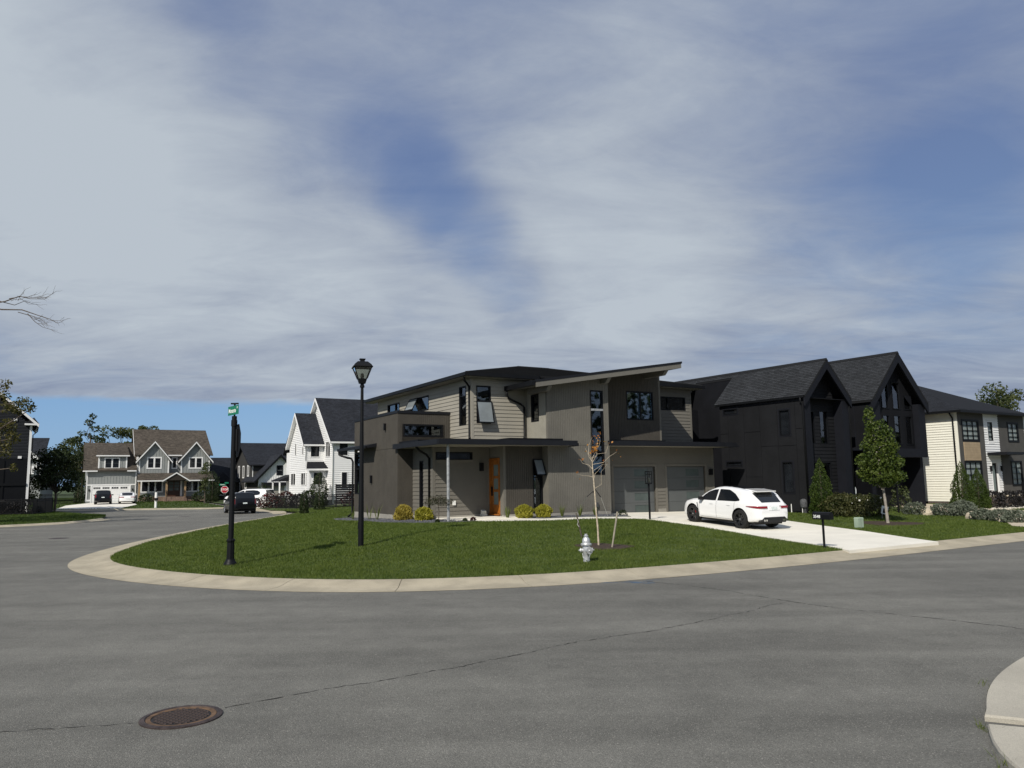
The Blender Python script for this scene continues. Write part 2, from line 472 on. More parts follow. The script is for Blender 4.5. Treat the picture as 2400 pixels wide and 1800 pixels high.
# ------------------------------------------------------------------ mesh helpers
class MB:
    def __init__(s):
        s.v, s.f, s.uv = [], [], None

    def quad(s, a, b, c, d):
        n = len(s.v)
        s.v += [tuple(a), tuple(b), tuple(c), tuple(d)]
        s.f.append((n, n + 1, n + 2, n + 3))

    def poly(s, pts):
        n = len(s.v)
        s.v += [tuple(p) for p in pts]
        s.f.append(tuple(range(n, n + len(pts))))

    def box(s, x0, x1, y0, y1, z0, z1):
        if x0 > x1: x0, x1 = x1, x0
        if y0 > y1: y0, y1 = y1, y0
        if z0 > z1: z0, z1 = z1, z0
        n = len(s.v)
        s.v += [(x0, y0, z0), (x1, y0, z0), (x1, y1, z0), (x0, y1, z0), (x0, y0, z1), (x1, y0, z1), (x1, y1, z1), (x0, y1, z1)]
        for q in ((0, 3, 2, 1), (4, 5, 6, 7), (0, 1, 5, 4), (1, 2, 6, 5), (2, 3, 7, 6), (3, 0, 4, 7)):
            s.f.append(tuple(n + i for i in q))
        return s

    def hexa(s, b, t):
        """b, t: four bottom and four top points in the same order"""
        n = len(s.v)
        s.v += [tuple(p) for p in b] + [tuple(p) for p in t]
        for q in ((0, 3, 2, 1), (4, 5, 6, 7), (0, 1, 5, 4), (1, 2, 6, 5), (2, 3, 7, 6), (3, 0, 4, 7)):
            s.f.append(tuple(n + i for i in q))
        return s

    def prism(s, lo, hi):
        """two matching rings of points closed with side faces and caps"""
        n, k = len(s.v), len(lo)
        s.v += [tuple(p) for p in lo] + [tuple(p) for p in hi]
        s.f.append(tuple(n + i for i in range(k))[::-1])
        s.f.append(tuple(n + k + i for i in range(k)))
        for i in range(k):
            j = (i + 1) % k
            s.f.append((n + i, n + j, n + k + j, n + k + i))
        return s

    def tube(s, path, rad, sides=8, cap=True):
        path = [Vector(p) for p in path]
        if not hasattr(rad, '__len__'):
            rad = [rad] * len(path)
        rings = []
        up = None
        for i, p in enumerate(path):
            d = (path[min(i + 1, len(path) - 1)] - path[max(i - 1, 0)]).normalized()
            if up is None:
                up = Vector((0, 0, 1)) if abs(d.z) < 0.9 else Vector((1, 0, 0))
            a = d.cross(up)
            if a.length < 1e-5:
                a = d.cross(Vector((0.3, 1, 0.1)))
            a.normalize()
            b = a.cross(d).normalized()
            up = b
            n = len(s.v)
            for k in range(sides):
                t = 2 * math.pi * k / sides
                q = p + (a * math.cos(t) + b * math.sin(t)) * rad[i]
                s.v.append(tuple(q))
            rings.append(n)
        for i in range(len(path) - 1):
            for k in range(sides):
                j = (k + 1) % sides
                s.f.append((rings[i] + k, rings[i] + j, rings[i + 1] + j, rings[i + 1] + k))
        if cap:
            s.f.append(tuple(rings[0] + k for k in range(sides))[::-1])
            s.f.append(tuple(rings[-1] + k for k in range(sides)))
        return s

    def lathe(s, prof, sides=16, c=(0, 0), phase=0.0):
        rings = []
        for r, z in prof:
            n = len(s.v)
            for k in range(sides):
                t = 2 * math.pi * k / sides + phase
                s.v.append((c[0] + r * math.cos(t), c[1] + r * math.sin(t), z))
            rings.append(n)
        for i in range(len(prof) - 1):
            for k in range(sides):
                j = (k + 1) % sides
                s.f.append((rings[i] + k, rings[i] + j, rings[i + 1] + j, rings[i + 1] + k))
        s.f.append(tuple(rings[0] + k for k in range(sides))[::-1])
        s.f.append(tuple(rings[-1] + k for k in range(sides)))
        return s

    def xform(s, m, start=0):
        for i in range(start, len(s.v)):
            s.v[i] = tuple(m @ Vector(s.v[i]))
        return s

    def build(s, name, mat, parent=None, kind=None, smooth=False, dz=0.0, label=None):
        me = bpy.data.meshes.new(name)
        vv = s.v if not dz else [(x, y, z + dz) for x, y, z in s.v]
        me.from_pydata(vv, [], s.f)
        if s.uv:
            l = me.uv_layers.new(name='UVMap')
            l.data.foreach_set('uv', np.array([c for f in s.f for i in f for c in s.uv[i]], dtype=np.float32))
        if mat is not None:
            me.materials.append(MATS[mat] if isinstance(mat, str) else mat)
        if smooth:
            me.polygons.foreach_set('use_smooth', [True] * len(me.polygons))
        me.update()
        o = bpy.data.objects.new(name, me)
        COL.objects.link(o)
        if parent is not None:
            o.parent = parent
        if kind:
            o['kind'] = kind
        if label:
            o['label'] = label
        return o


def soft(o, ang=40):
    """smooth shading except across sharp edges"""
    me = o.data
    bm = bmesh.new()
    bm.from_mesh(me)
    for e in bm.edges:
        if len(e.link_faces) == 2 and e.calc_face_angle(0) > R(ang):
            e.smooth = False
    for f in bm.faces:
        f.smooth = True
    bm.to_mesh(me)
    bm.free()
    return o


def tag(o, label, cat, group=None):
    o['label'] = label
    o['category'] = cat
    if group:
        o['group'] = group
    return o


def thing(name, label, cat, loc, rz=0.0, group=None):
    o = bpy.data.objects.new(name, None)
    o.empty_display_size = 0.3
    COL.objects.link(o)
    o.location = loc
    o.rotation_euler = (0, 0, rz)
    return tag(o, label, cat, group)


def copy_tree(o, parent=None):
    c = o.copy()
    COL.objects.link(c)
    if parent is not None:
        c.parent = parent
    for ch in list(o.children):
        copy_tree(ch, c)
    return c


def struct(o):
    o['kind'] = 'structure'
    return o


def np_mesh(name, verts, faces, mat, parent=None, kind=None, smooth=False):
    """fast mesh from numpy arrays, faces all of one size"""
    me = bpy.data.meshes.new(name)
    nv, (nf, k) = len(verts), faces.shape
    me.vertices.add(nv)
    me.vertices.foreach_set('co', np.ascontiguousarray(verts, dtype=np.float32).ravel())
    me.loops.add(nf * k)
    me.loops.foreach_set('vertex_index', np.ascontiguousarray(faces, dtype=np.int32).ravel())
    me.polygons.add(nf)
    me.polygons.foreach_set('loop_start', np.arange(nf, dtype=np.int32) * k)
    if smooth:
        me.polygons.foreach_set('use_smooth', np.ones(nf, dtype=bool))
    me.materials.append(MATS[mat])
    me.update(calc_edges=True)
    o = bpy.data.objects.new(name, me)
    COL.objects.link(o)
    if parent is not None:
        o.parent = parent
    if kind:
        o['kind'] = kind
    return o


def leaf_cards(name, pts, size, mat, parent=None, kind=None, up=0.0, aspect=0.6, outward=None, jit=0.4):
    """one pointed leaf (two triangles as a folded quad) per point"""
    n = len(pts)
    a = RNG.normal(size=(n, 3))
    a[:, 2] += up
    if outward is not None:
        a += outward
    a /= np.linalg.norm(a, axis=1)[:, None] + 1e-9
    b = RNG.normal(size=(n, 3))
    b -= (b * a).sum(1)[:, None] * a
    b /= np.linalg.norm(b, axis=1)[:, None] + 1e-9
    s = (size * (1 + jit * (RNG.random(n) * 2 - 1)))[:, None]
    p0 = pts - a * s * 0.5
    p2 = pts + a * s * 0.5
    p1 = pts + b * s * aspect * 0.5
    p3 = pts - b * s * aspect * 0.5
    v = np.stack([p0, p1, p2, p3], 1).reshape(-1, 3)
    f = np.arange(n * 4).reshape(-1, 4)
    return np_mesh(name, v, f, mat, parent, kind)


def text_mb(s, size, depth=0.004, bold=False, sx=1.0):
    """flat lettering as mesh: in the XY plane, extruded along +Z"""
    cu = bpy.data.curves.new('lettering', 'FONT')
    cu.body = s
    cu.size = size
    cu.extrude = depth
    cu.align_x = 'CENTER'
    cu.align_y = 'CENTER'
    cu.resolution_u = 3
    if bold:
        cu.offset = size * 0.02
    o = bpy.data.objects.new('lettering', cu)
    COL.objects.link(o)
    dg = bpy.context.evaluated_depsgraph_get()
    me = bpy.data.meshes.new_from_object(o.evaluated_get(dg))
    mb = MB()
    mb.v = [(v.co.x * sx, v.co.y, v.co.z) for v in me.vertices]
    mb.f = [tuple(p.vertices) for p in me.polygons]
    bpy.data.objects.remove(o)
    bpy.data.curves.remove(cu)
    bpy.data.meshes.remove(me)
    return mb


# ------------------------------------------------------------------ ground and streets
KERB_OUT = [(-17.7, 60.9), (-17.3, 56.5), (-17.25, 53.0), (-17.2, 49.0), (-16.95, 43.5), (-16.6, 38.9), (-16.3, 36.0), (-15.85, 32.4), (-15.35, 29.6), (-14.8, 27.2),
            (-14.25, 25.4), (-13.8, 24.25), (-13.3, 23.35), (-12.75, 22.5), (-12.05, 21.65), (-11.2, 20.8), (-10.15, 19.92), (-9.05, 19.13), (-7.95, 18.47),
            (-6.9, 17.95), (-6.0, 17.58), (-5.15, 17.3), (-4.3, 17.1), (-3.4, 16.97), (-2.5, 16.95), (-1.6, 17.03), (-0.7, 17.17), (0.9, 17.53), (2.45, 18.15),
            (3.6, 18.65), (4.9, 19.3), (6.3, 20.05), (7.97, 20.98), (9.63, 21.95), (11.53, 23.14), (13.65, 24.5), (17.4, 26.9), (21.5, 29.5), (27, 33.0), (36, 38.7), (50, 47.6), (80, 66.6)]
KERB_W = 1.15


def resample(pts, step):
    p = np.array(pts, float)
    seg = np.linalg.norm(np.diff(p, axis=0), axis=1)
    s = np.r_[0, np.cumsum(seg)]
    t = np.arange(0, s[-1], step)
    out = np.c_[np.interp(t, s, p[:, 0]), np.interp(t, s, p[:, 1])]
    for _ in range(3):
        out[1:-1] = 0.25 * out[:-2] + 0.5 * out[1:-1] + 0.25 * out[2:]
    return out


def normals(p):
    d = np.gradient(p, axis=0)
    d /= np.linalg.norm(d, axis=1)[:, None]
    return np.c_[-d[:, 1], d[:, 0]]       # left of the travel direction


kerb = resample(KERB_OUT, 0.75)
kn = normals(kerb)                         # towards the lawn
kerb_in = kerb + kn * KERB_W


def seg_dist(P, line):
    """distance of points P (n,2) to polyline"""
    best = np.full(len(P), 1e9)
    for i in range(len(line) - 1):
        a, b = line[i], line[i + 1]
        ab = b - a
        t = np.clip(((P - a) @ ab) / (ab @ ab), 0, 1)
        q = a + t[:, None] * ab
        best = np.minimum(best, np.linalg.norm(P - q, axis=1))
    return best


def inside(P, poly):
    P = np.atleast_2d(P)
    poly = np.asarray(poly)
    x, y = P[:, 0], P[:, 1]
    r = np.zeros(len(P), bool)
    j = len(poly) - 1
    for i in range(len(poly)):
        xi, yi = poly[i]
        xj, yj = poly[j]
        c = ((yi > y) != (yj > y)) & (x < (xj - xi) * (y - yi) / (yj - yi + 1e-12) + xi)
        r ^= c
        j = i
    return r


kerb_c = np.vstack([[(-46, 112), (-32, 87), (-24.5, 73.5), (-20.6, 66.0), (-18.6, 63.2)], kerb_in[::3]])


def ground_z(P):
    P = np.atleast_2d(np.asarray(P, float))
    d = seg_dist(P, kerb_c)
    t = np.clip(d / 12.0, 0, 1)
    q = np.clip((P[:, 0] - 3) / 6, 0, 1)
    q = q * q * (3 - 2 * q)
    h1 = 0.50 * ((t * t * (3 - 2 * t)) * 0.6 + t * 0.4)
    t2 = np.clip((d - 4.5) / 9.5, 0, 1)
    h2 = 0.32 * t2 * t2 * (3 - 2 * t2)
    return 0.125 + h1 * (1 - q) + h2 * q + 0.010 * np.sin(P[:, 0] * 0.9 + 1) * np.sin(P[:, 1] * 0.7) * t


def gz(x, y):
    return float(ground_z([(x, y)])[0])


def sheet(name, poly, zfun, mat, step=1.2, skirt=0.0, extra=0.0, parent=None):
    """triangulated surface inside a polygon following zfun, with a skirt round its edge"""
    poly = np.asarray(poly, float)
    lo, hi = poly.min(0), poly.max(0)
    gx, gy = np.meshgrid(np.arange(lo[0], hi[0], step), np.arange(lo[1], hi[1], step))
    g = np.c_[gx.ravel(), gy.ravel()]
    if len(g):
        g = g[inside(g, poly)]
        g = g[seg_dist(g, np.vstack([poly, poly[:1]])) > step * 0.35] if len(g) else g
    pts = np.vstack([poly, g]) if len(g) else poly
    n = len(poly)
    res = delaunay_2d_cdt([Vector(p) for p in pts], [(i, (i + 1) % n) for i in range(n)], [], 1, 1e-5)
    vv = np.array([tuple(p) for p in res[0]])
    z = zfun(vv) + extra
    mb = MB()
    mb.v = [(a[0], a[1], b) for a, b in zip(vv, z)]
    mb.f = [tuple(f) for f in res[2]]
    if skirt:
        zp = zfun(poly) + extra
        for i in range(n):
            j = (i + 1) % n
            mb.quad((poly[i][0], poly[i][1], zp[i]), (poly[i][0], poly[i][1], zp[i] - skirt), (poly[j][0], poly[j][1], zp[j] - skirt), (poly[j][0], poly[j][1], zp[j]))
    return mb.build(name, mat, parent)


g = MB()
g.quad((-2500, -2500, -0.06), (2500, -2500, -0.06), (2500, 3500, -0.06), (-2500, 3500, -0.06))
struct(g.build('ground', 'far_ground'))
road = MB()
road.quad((-110, -45, 0), (110, -45, 0), (110, 125, 0), (-110, 125, 0))
road = struct(road.build('road', 'asphalt'))

# the block with the houses: lawn surface behind the kerb
block = list(map(tuple, kerb_in)) + [(130, 110), (130, 190), (-60, 190), (-46, 112), (-38.5, 99), (-32, 87), (-24.5, 73.5), (-20.6, 66.0), (-18.6, 63.2), (-17.3, 61.9)]
BLOCK = np.array(block)
lawn = sheet('lawn', block, ground_z, 'soil_grass', 2.0)
struct(lawn)
# far block across the cross street, and the corner lot on the left
FAR = np.array([(-100, 79), (-60, 77.2), (-44.5, 76.5), (-36, 76.4), (-29.5, 75.6), (-28.2, 76.4), (-28.8, 78.5), (-36, 91), (-46, 108), (-64, 140), (-140, 140), (-140, 79)])


def far_z(P):
    P = np.atleast_2d(P)
    return 0.11 + 0.009 * np.clip(P[:, 1] - 78, 0, 20)


struct(sheet('far_lawn', FAR, far_z, 'soil_grass', 4.0, 0.12))
LEFT = np.array([(-90, 31.0), (-45, 39.5), (-34, 44.3), (-29.0, 49.2), (-28.6, 53.2), (-29.9, 57.2), (-31.6, 60.6), (-35.2, 63.6), (-43.6, 72.2), (-52, 77), (-66, 78), (-120, 78), (-120, 31)])
LEFT = np.vstack([resample(LEFT, 1.0), LEFT[-1:]])


def left_z(P):
    P = np.atleast_2d(P)
    d = seg_dist(P, LEFT[:70])
    return 0.10 + 0.05 * np.clip(d / 4, 0, 1)


struct(sheet('corner_lawn', LEFT, left_z, 'soil_grass', 3.0, 0.12))


def kerb_strip(path, nrm, w, i0, i1, top=0.125):
    """rolled kerb between two stations: gutter pan, roll and back"""
    prof = [(0.0, 0.004), (0.0, 0.012), (0.42, 0.022), (0.58, 0.045), (0.74, 0.088), (0.90, 0.115), (1.0, top), (1.0, top - 0.1)]
    mb = MB()
    for i in range(i0, i1 + 1):
        for a, z in prof:
            q = path[i] + nrm[i] * w * a
            mb.v.append((q[0], q[1], z))
    k = len(prof)
    for i in range(i1 - i0):
        for a in range(k - 1):
            mb.f.append((i * k + a, (i + 1) * k + a, (i + 1) * k + a + 1, i * k + a + 1))
    mb.f.append(tuple(range(k)))
    n = (i1 - i0) * k
    mb.f.append(tuple(range(n, n + k))[::-1])
    return mb


kerb_root = bpy.data.objects.new('kerb', None)
COL.objects.link(kerb_root)
kerb_root.location = (kerb[0][0], kerb[0][1], 0)
struct(kerb_root)
kloc = kerb - kerb[0]
i = 0
while i < len(kerb) - 2:
    j = min(i + 4, len(kerb) - 1)
    a, b = kloc.copy(), kn
    # open a thin joint between neighbouring lengths
    gap = 0.007
    pth = kloc[i:j + 1].copy()
    d0 = pth[1] - pth[0]
    pth[0] += d0 / np.linalg.norm(d0) * gap
    d1 = pth[-1] - pth[-2]
    pth[-1] -= d1 / np.linalg.norm(d1) * gap
    o = kerb_strip(pth, kn[i:j + 1], KERB_W, 0, j - i).build('kerb_segment', 'curb', kerb_root)
    soft(o, 50)
    i = j
# kerb round the corner lot on the left and along the far side of the cross street
lp = LEFT[8:74]
ln = normals(lp)
lk = bpy.data.objects.new('kerb', None)
COL.objects.link(lk)
struct(lk)
for i in range(0, len(lp) - 3, 3):
    soft(kerb_strip(lp - ln * 0.75, ln, 0.75, i, i + 3, 0.10).build('kerb_segment', 'curb', lk), 50)
fk = MB()
for (x0, y0), (x1, y1) in zip(FAR[:5], FAR[1:6]):
    fk.hexa([(x0, y0 - 0.75, 0.0), (x1, y1 - 0.75, 0.0), (x1, y1, 0.0), (x0, y0, 0.0)], [(x0, y0 - 0.75, 0.02), (x1, y1 - 0.75, 0.02), (x1, y1 + 0.02, 0.125), (x0, y0 + 0.02, 0.125)])
struct(fk.build('kerb', 'curb'))
# return of the kerb into the cross street beside the dark car
ret = resample([(-17.75, 60.6), (-18.2, 62.2), (-19.4, 64.6), (-21.0, 67.3), (-24.9, 74.0), (-32.4, 87.4)], 0.9)
rk = bpy.data.objects.new('kerb', None)
COL.objects.link(rk)
struct(rk)
rn = -normals(ret)
for i in range(0, len(ret) - 4, 4):
    soft(kerb_strip(ret - rn * 0.9, rn, 1.0, i, i + 4, 0.12).build('kerb_segment', 'curb', rk), 50)

# pavement corner at the right edge, close to the camera
CORNER = resample([(9.5, 12.4), (7.3, 10.85), (6.39, 10.08), (5.77, 9.47), (5.36, 9.03), (4.94, 8.48), (4.69, 8.08), (4.46, 7.68), (4.21, 7.25), (3.99, 6.8), (3.88, 6.4), (3.85, 5.8), (3.9, 5.0), (4.1, 3.5)], 0.25)
pv = bpy.data.objects.new('pavement', None)
COL.objects.link(pv)
pv.location = (4.5, 7.5, 0)
struct(pv)


def slab(poly, z0, z1, name, mat, parent, bev=0.02):
    poly = np.asarray(poly)
    c = poly.mean(0)
    mb = MB()
    inn = poly + (c - poly) / np.linalg.norm(c - poly, axis=1)[:, None] * bev
    lo = [(p[0], p[1], z0) for p in poly]
    mid = [(p[0], p[1], z1 - bev) for p in poly]
    hi = [(p[0], p[1], z1) for p in inn]
    n = len(poly)
    mb.v = lo + mid + hi
    for i in range(n):
        j = (i + 1) % n
        mb.f.append((i, j, n + j, n + i))
        mb.f.append((n + i, n + j, 2 * n + j, 2 * n + i))
    mb.f.append(tuple(range(2 * n, 3 * n)))
    return mb.build(name, mat, parent)


ks = [k for k in range(len(CORNER))]
cut = int(np.argmin(np.linalg.norm(CORNER - np.array([4.44, 7.65]), axis=1)))
off = np.array([4.5, 7.5])
slab(np.vstack([CORNER[cut + 1:], [(8.5, 3.5), (9.0, 5.4)]]) - off, 0, 0.06, 'paving_slab', 'corner_conc', pv)
slab(np.vstack([CORNER[:cut], [CORNER[cut] + np.array([0.0, 0.035])], [(9.0, 5.5), (12.5, 8.5)]]) - off, 0, 0.06, 'paving_slab', 'corner_conc', pv)


# cracks and the joint in the asphalt
def ribbon(pts, width, z, jitter=0.03, step=0.06):
    p = np.array(pts, float)
    seg = np.linalg.norm(np.diff(p, axis=0), axis=1)
    s = np.r_[0, np.cumsum(seg)]
    t = np.arange(0, s[-1], step)
    q = np.c_[np.interp(t, s, p[:, 0]), np.interp(t, s, p[:, 1])]
    walk = np.cumsum(RNG.normal(size=len(q))) * jitter * 0.35
    walk -= np.linspace(walk[0], walk[-1], len(q))
    n = normals(q)
    q = q + n * (walk + RNG.normal(size=len(q)) * jitter * 0.25)[:, None]
    wd = width * np.clip(0.6 + 0.55 * RNG.normal(size=len(q)), 0.12, 1.7)
    mb = MB()
    for i in range(len(q) - 1):
        a, b = q[i] - n[i] * wd[i] / 2, q[i] + n[i] * wd[i] / 2
        c, d = q[i + 1] + n[i + 1] * wd[i + 1] / 2, q[i + 1] - n[i + 1] * wd[i + 1] / 2
        mb.quad((*a, z), (*b, z), (*c, z), (*d, z))
    return mb


for pts, wd in (([(-3.09, 8.52), (-2.2, 9.19), (-0.97, 10.09), (-0.09, 10.81), (0.91, 11.64), (2.04, 12.31), (2.9, 12.94), (4.14, 14.04), (5.09, 14.89)], 0.016),
                ([(3.0, 18.0), (3.6, 17.5), (4.31, 16.5), (5.13, 14.99), (6.19, 13.52), (6.97, 12.8), (7.63, 11.98), (9.0, 10.9)], 0.02),
                ([(-3.74, 8.05), (-4.2, 7.98), (-4.61, 7.9), (-5.0, 7.81), (-7, 7.3)], 0.013)):
    o = ribbon(pts, wd, 0.004).build('road_crack', 'crack', road)
    o['kind'] = 'structure'
mk = MB()
for k in range(26):
    x, y = 2.75 + RNG.normal() * 0.30, 18.0 + RNG.normal() * 0.16
    mk.quad((x, y, .003 + k * 1e-5), (x + 0.16, y - 0.03, .003 + k * 1e-5), (x + 0.18, y + 0.012, .003 + k * 1e-5), (x + 0.02, y + 0.035, .003 + k * 1e-5))
o = mk.build('paint_mark', 'blue_mark', road)
o['kind'] = 'structure'


# ------------------------------------------------------------------ building helpers
def islands(mb):
    par = list(range(len(mb.v)))

    def find(a):
        while par[a] != a:
            par[a] = par[par[a]]
            a = par[a]
        return a
    for f in mb.f:
        r0 = find(f[0])
        for i in f[1:]:
            par[find(i)] = r0
    groups = {}
    for f in mb.f:
        groups.setdefault(find(f[0]), []).append(f)
    out = []
    for fs in groups.values():
        m = MB()
        ids = {}
        for f in fs:
            g_ = []
            for i in f:
                if i not in ids:
                    ids[i] = len(m.v)
                    m.v.append(mb.v[i])
                g_.append(ids[i])
            m.f.append(tuple(g_))
        out.append(m)
    return out


class House:
    """a house: local X runs along its street front, local Y away from it, heights are given as world z"""
    def __init__(s, name, label, cat, az_front, origin, zb):
        s.zb = zb
        s.root = thing(name, label, cat, (origin[0], origin[1], zb), R(90 - az_front))

    SPLIT = ('front_pier', 'corner_trim', 'gutter', 'soffit', 'foundation', 'side_wall', 'flashing', 'return_wall', 'back_wall', 'batten', 'trim', 'garage_trim', 'porch_post', 'parapet_cap', 'gable_wall')

    def put(s, mb, name, mat, parent=None, **kw):
        if name in s.SPLIT and not kw.get('kind') and mb.uv is None:
            isl = islands(mb)
            if 1 < len(isl) <= 40 and not kw.get('nosplit'):
                return [s.put(q, name + '', mat, parent, **dict(kw, nosplit=True)) for q in isl][0]
        kw.pop('nosplit', None)
        o = mb.build(name, mat, parent if parent is not None else s.root, dz=-s.zb, **kw)
        return o


class Face:
    def __init__(s, side, c):
        s.side, s.c = side, c

    def p(s, a, n, z):
        if s.side == 'front': return (a, s.c - n, z)
        if s.side == 'left': return (s.c - n, a, z)
        if s.side == 'right': return (s.c + n, a, z)
        return (a, s.c + n, z)

    def box(s, mb, a0, a1, n0, n1, z0, z1):
        p, q = s.p(a0, n0, z0), s.p(a1, n1, z1)
        mb.box(p[0], q[0], p[1], q[1], z0, z1)

    def slab(s, mb, pts, n0, n1):
        """polygon given as (a, z) extruded along the wall normal"""
        mb.prism([s.p(a, n0, z) for a, z in pts], [s.p(a, n1, z) for a, z in pts])


def lin(a0, z0, a1, z1):
    return lambda a: z0 + (z1 - z0) * (a - a0) / (a1 - a0)


def wall(F, a0, a1, z0, z1, ops=(), top=None, th=0.16):
    """sheathing with real openings; ops are (a0, a1, z0, z1)"""
    mb = MB()
    cuts = sorted({a0, a1} | {min(max(v, a0), a1) for o in ops for v in o[:2]} | ({(a0 + a1) / 2} if top else set()))
    for x0, x1 in zip(cuts[:-1], cuts[1:]):
        if x1 - x0 < 1e-6:
            continue
        xm = (x0 + x1) / 2
        zs = sorted([(o[2], o[3]) for o in ops if o[0] < xm < o[1]])
        z = z0
        for b, t in zs:
            if b > z:
                F.box(mb, x0, x1, -th, 0, z, b)
            z = max(z, t)
        if top is None:
            if z1 > z:
                F.box(mb, x0, x1, -th, 0, z, z1)
        else:
            F.slab(mb, [(x0, z), (x1, z), (x1, max(top(x1), z + .01)), (x0, max(top(x0), z + .01))], -th, 0)
    return mb


def split(a0, a1, holes):
    segs = [(a0, a1)]
    for h0, h1 in holes:
        out = []
        for s0, s1 in segs:
            if h1 <= s0 or h0 >= s1:
                out.append((s0, s1))
            else:
                if h0 > s0: out.append((s0, h0))
                if h1 < s1: out.append((h1, s1))
        segs = out
    return [q for q in segs if q[1] - q[0] > 0.02]


def lap_boards(F, a0, a1, z0, z1, expo, ops=(), top=None, thick=0.03):
    """lapped boards, one MB per separate length of board"""
    out = []
    z = z0
    while z < z1 - 0.02:
        zt = min(z + expo, z1)
        x0, x1 = a0, a1
        if top is not None:          # clip to a sloping or gabled top
            xs = np.linspace(a0, a1, 121)
            ok = [x for x in xs if top(x) > zt - 0.3 * expo]
            if not ok:
                z += expo
                continue
            x0, x1 = min(ok), max(ok)
        full = [(o[0], o[1]) for o in ops if o[2] <= z + .02 and o[3] >= zt - .02]
        part = [o for o in ops if not (o[2] <= z + .02 and o[3] >= zt - .02) and o[3] > z + .02 and o[2] < zt - .02]
        for s0, s1 in split(x0, x1, full):
            mb = MB()
            for q0, q1 in split(s0, s1, [(o[0], o[1]) for o in part]):
                mb.hexa([F.p(q0, 0.001, z), F.p(q1, 0.001, z), F.p(q1, thick, z), F.p(q0, thick, z)],
                        [F.p(q0, 0.001, zt + .012), F.p(q1, 0.001, zt + .012), F.p(q1, thick * .12, zt + .012), F.p(q0, thick * .12, zt + .012)])
            for o in part:
                q0, q1 = max(o[0], s0), min(o[1], s1)
                if q1 - q0 < 0.02:
                    continue
                if o[2] > z + .02:
                    F.box(mb, q0, q1, 0.001, thick, z, o[2])
                elif o[3] < zt - .02:
                    F.box(mb, q0, q1, 0.001, thick * .6, o[3], zt)
            if mb.f:
                out.append(mb)
        z += expo
    return out


def lap(H, F, a0, a1, z0, z1, expo, mat, ops=(), top=None, single=True, name='siding_board', thick=0.03):
    bs = lap_boards(F, a0, a1, z0, z1, expo, ops, top, thick)
    if single:
        for b in bs:
            H.put(b, name, mat)
    else:
        mb = MB()
        for b in bs:
            n = len(mb.v)
            mb.v += b.v
            mb.f += [tuple(i + n for i in f) for f in b.f]
        H.put(mb, 'lap_siding', mat, kind='stuff')


def grooved(H, F, a0, a1, z0, z1, mat, ops=(), top=None, pitch=0.102, gap=0.012, thick=0.022, name='grooved_cladding', z_of=None):
    mb = MB()
    n = max(1, int(round((a1 - a0) / pitch)))
    p = (a1 - a0) / n
    for k in range(n):
        x0, x1 = a0 + k * p + gap / 2, a0 + (k + 1) * p - gap / 2
        xm = (x0 + x1) / 2
        zt = top(xm) if top else z1
        z = z0
        for o in sorted([o for o in ops if o[0] < x1 and o[1] > x0], key=lambda o: o[2]) + [None]:
            e = zt if o is None else o[2]
            if e > z + .01:
                if o is None and top:
                    F.slab(mb, [(x0, z), (x1, z), (x1, top(x1)), (x0, top(x0))], 0.001, thick)
                else:
                    F.box(mb, x0, x1, 0.001, thick, z, e)
            if o is not None:
                # part of the strip beside the opening
                if o[0] > x0 + .01: F.box(mb, x0, o[0], 0.001, thick, o[2], o[3])
                if o[1] < x1 - .01: F.box(mb, o[1], x1, 0.001, thick, o[2], o[3])
                z = max(z, o[3])
    return H.put(mb, name, mat, kind='stuff')


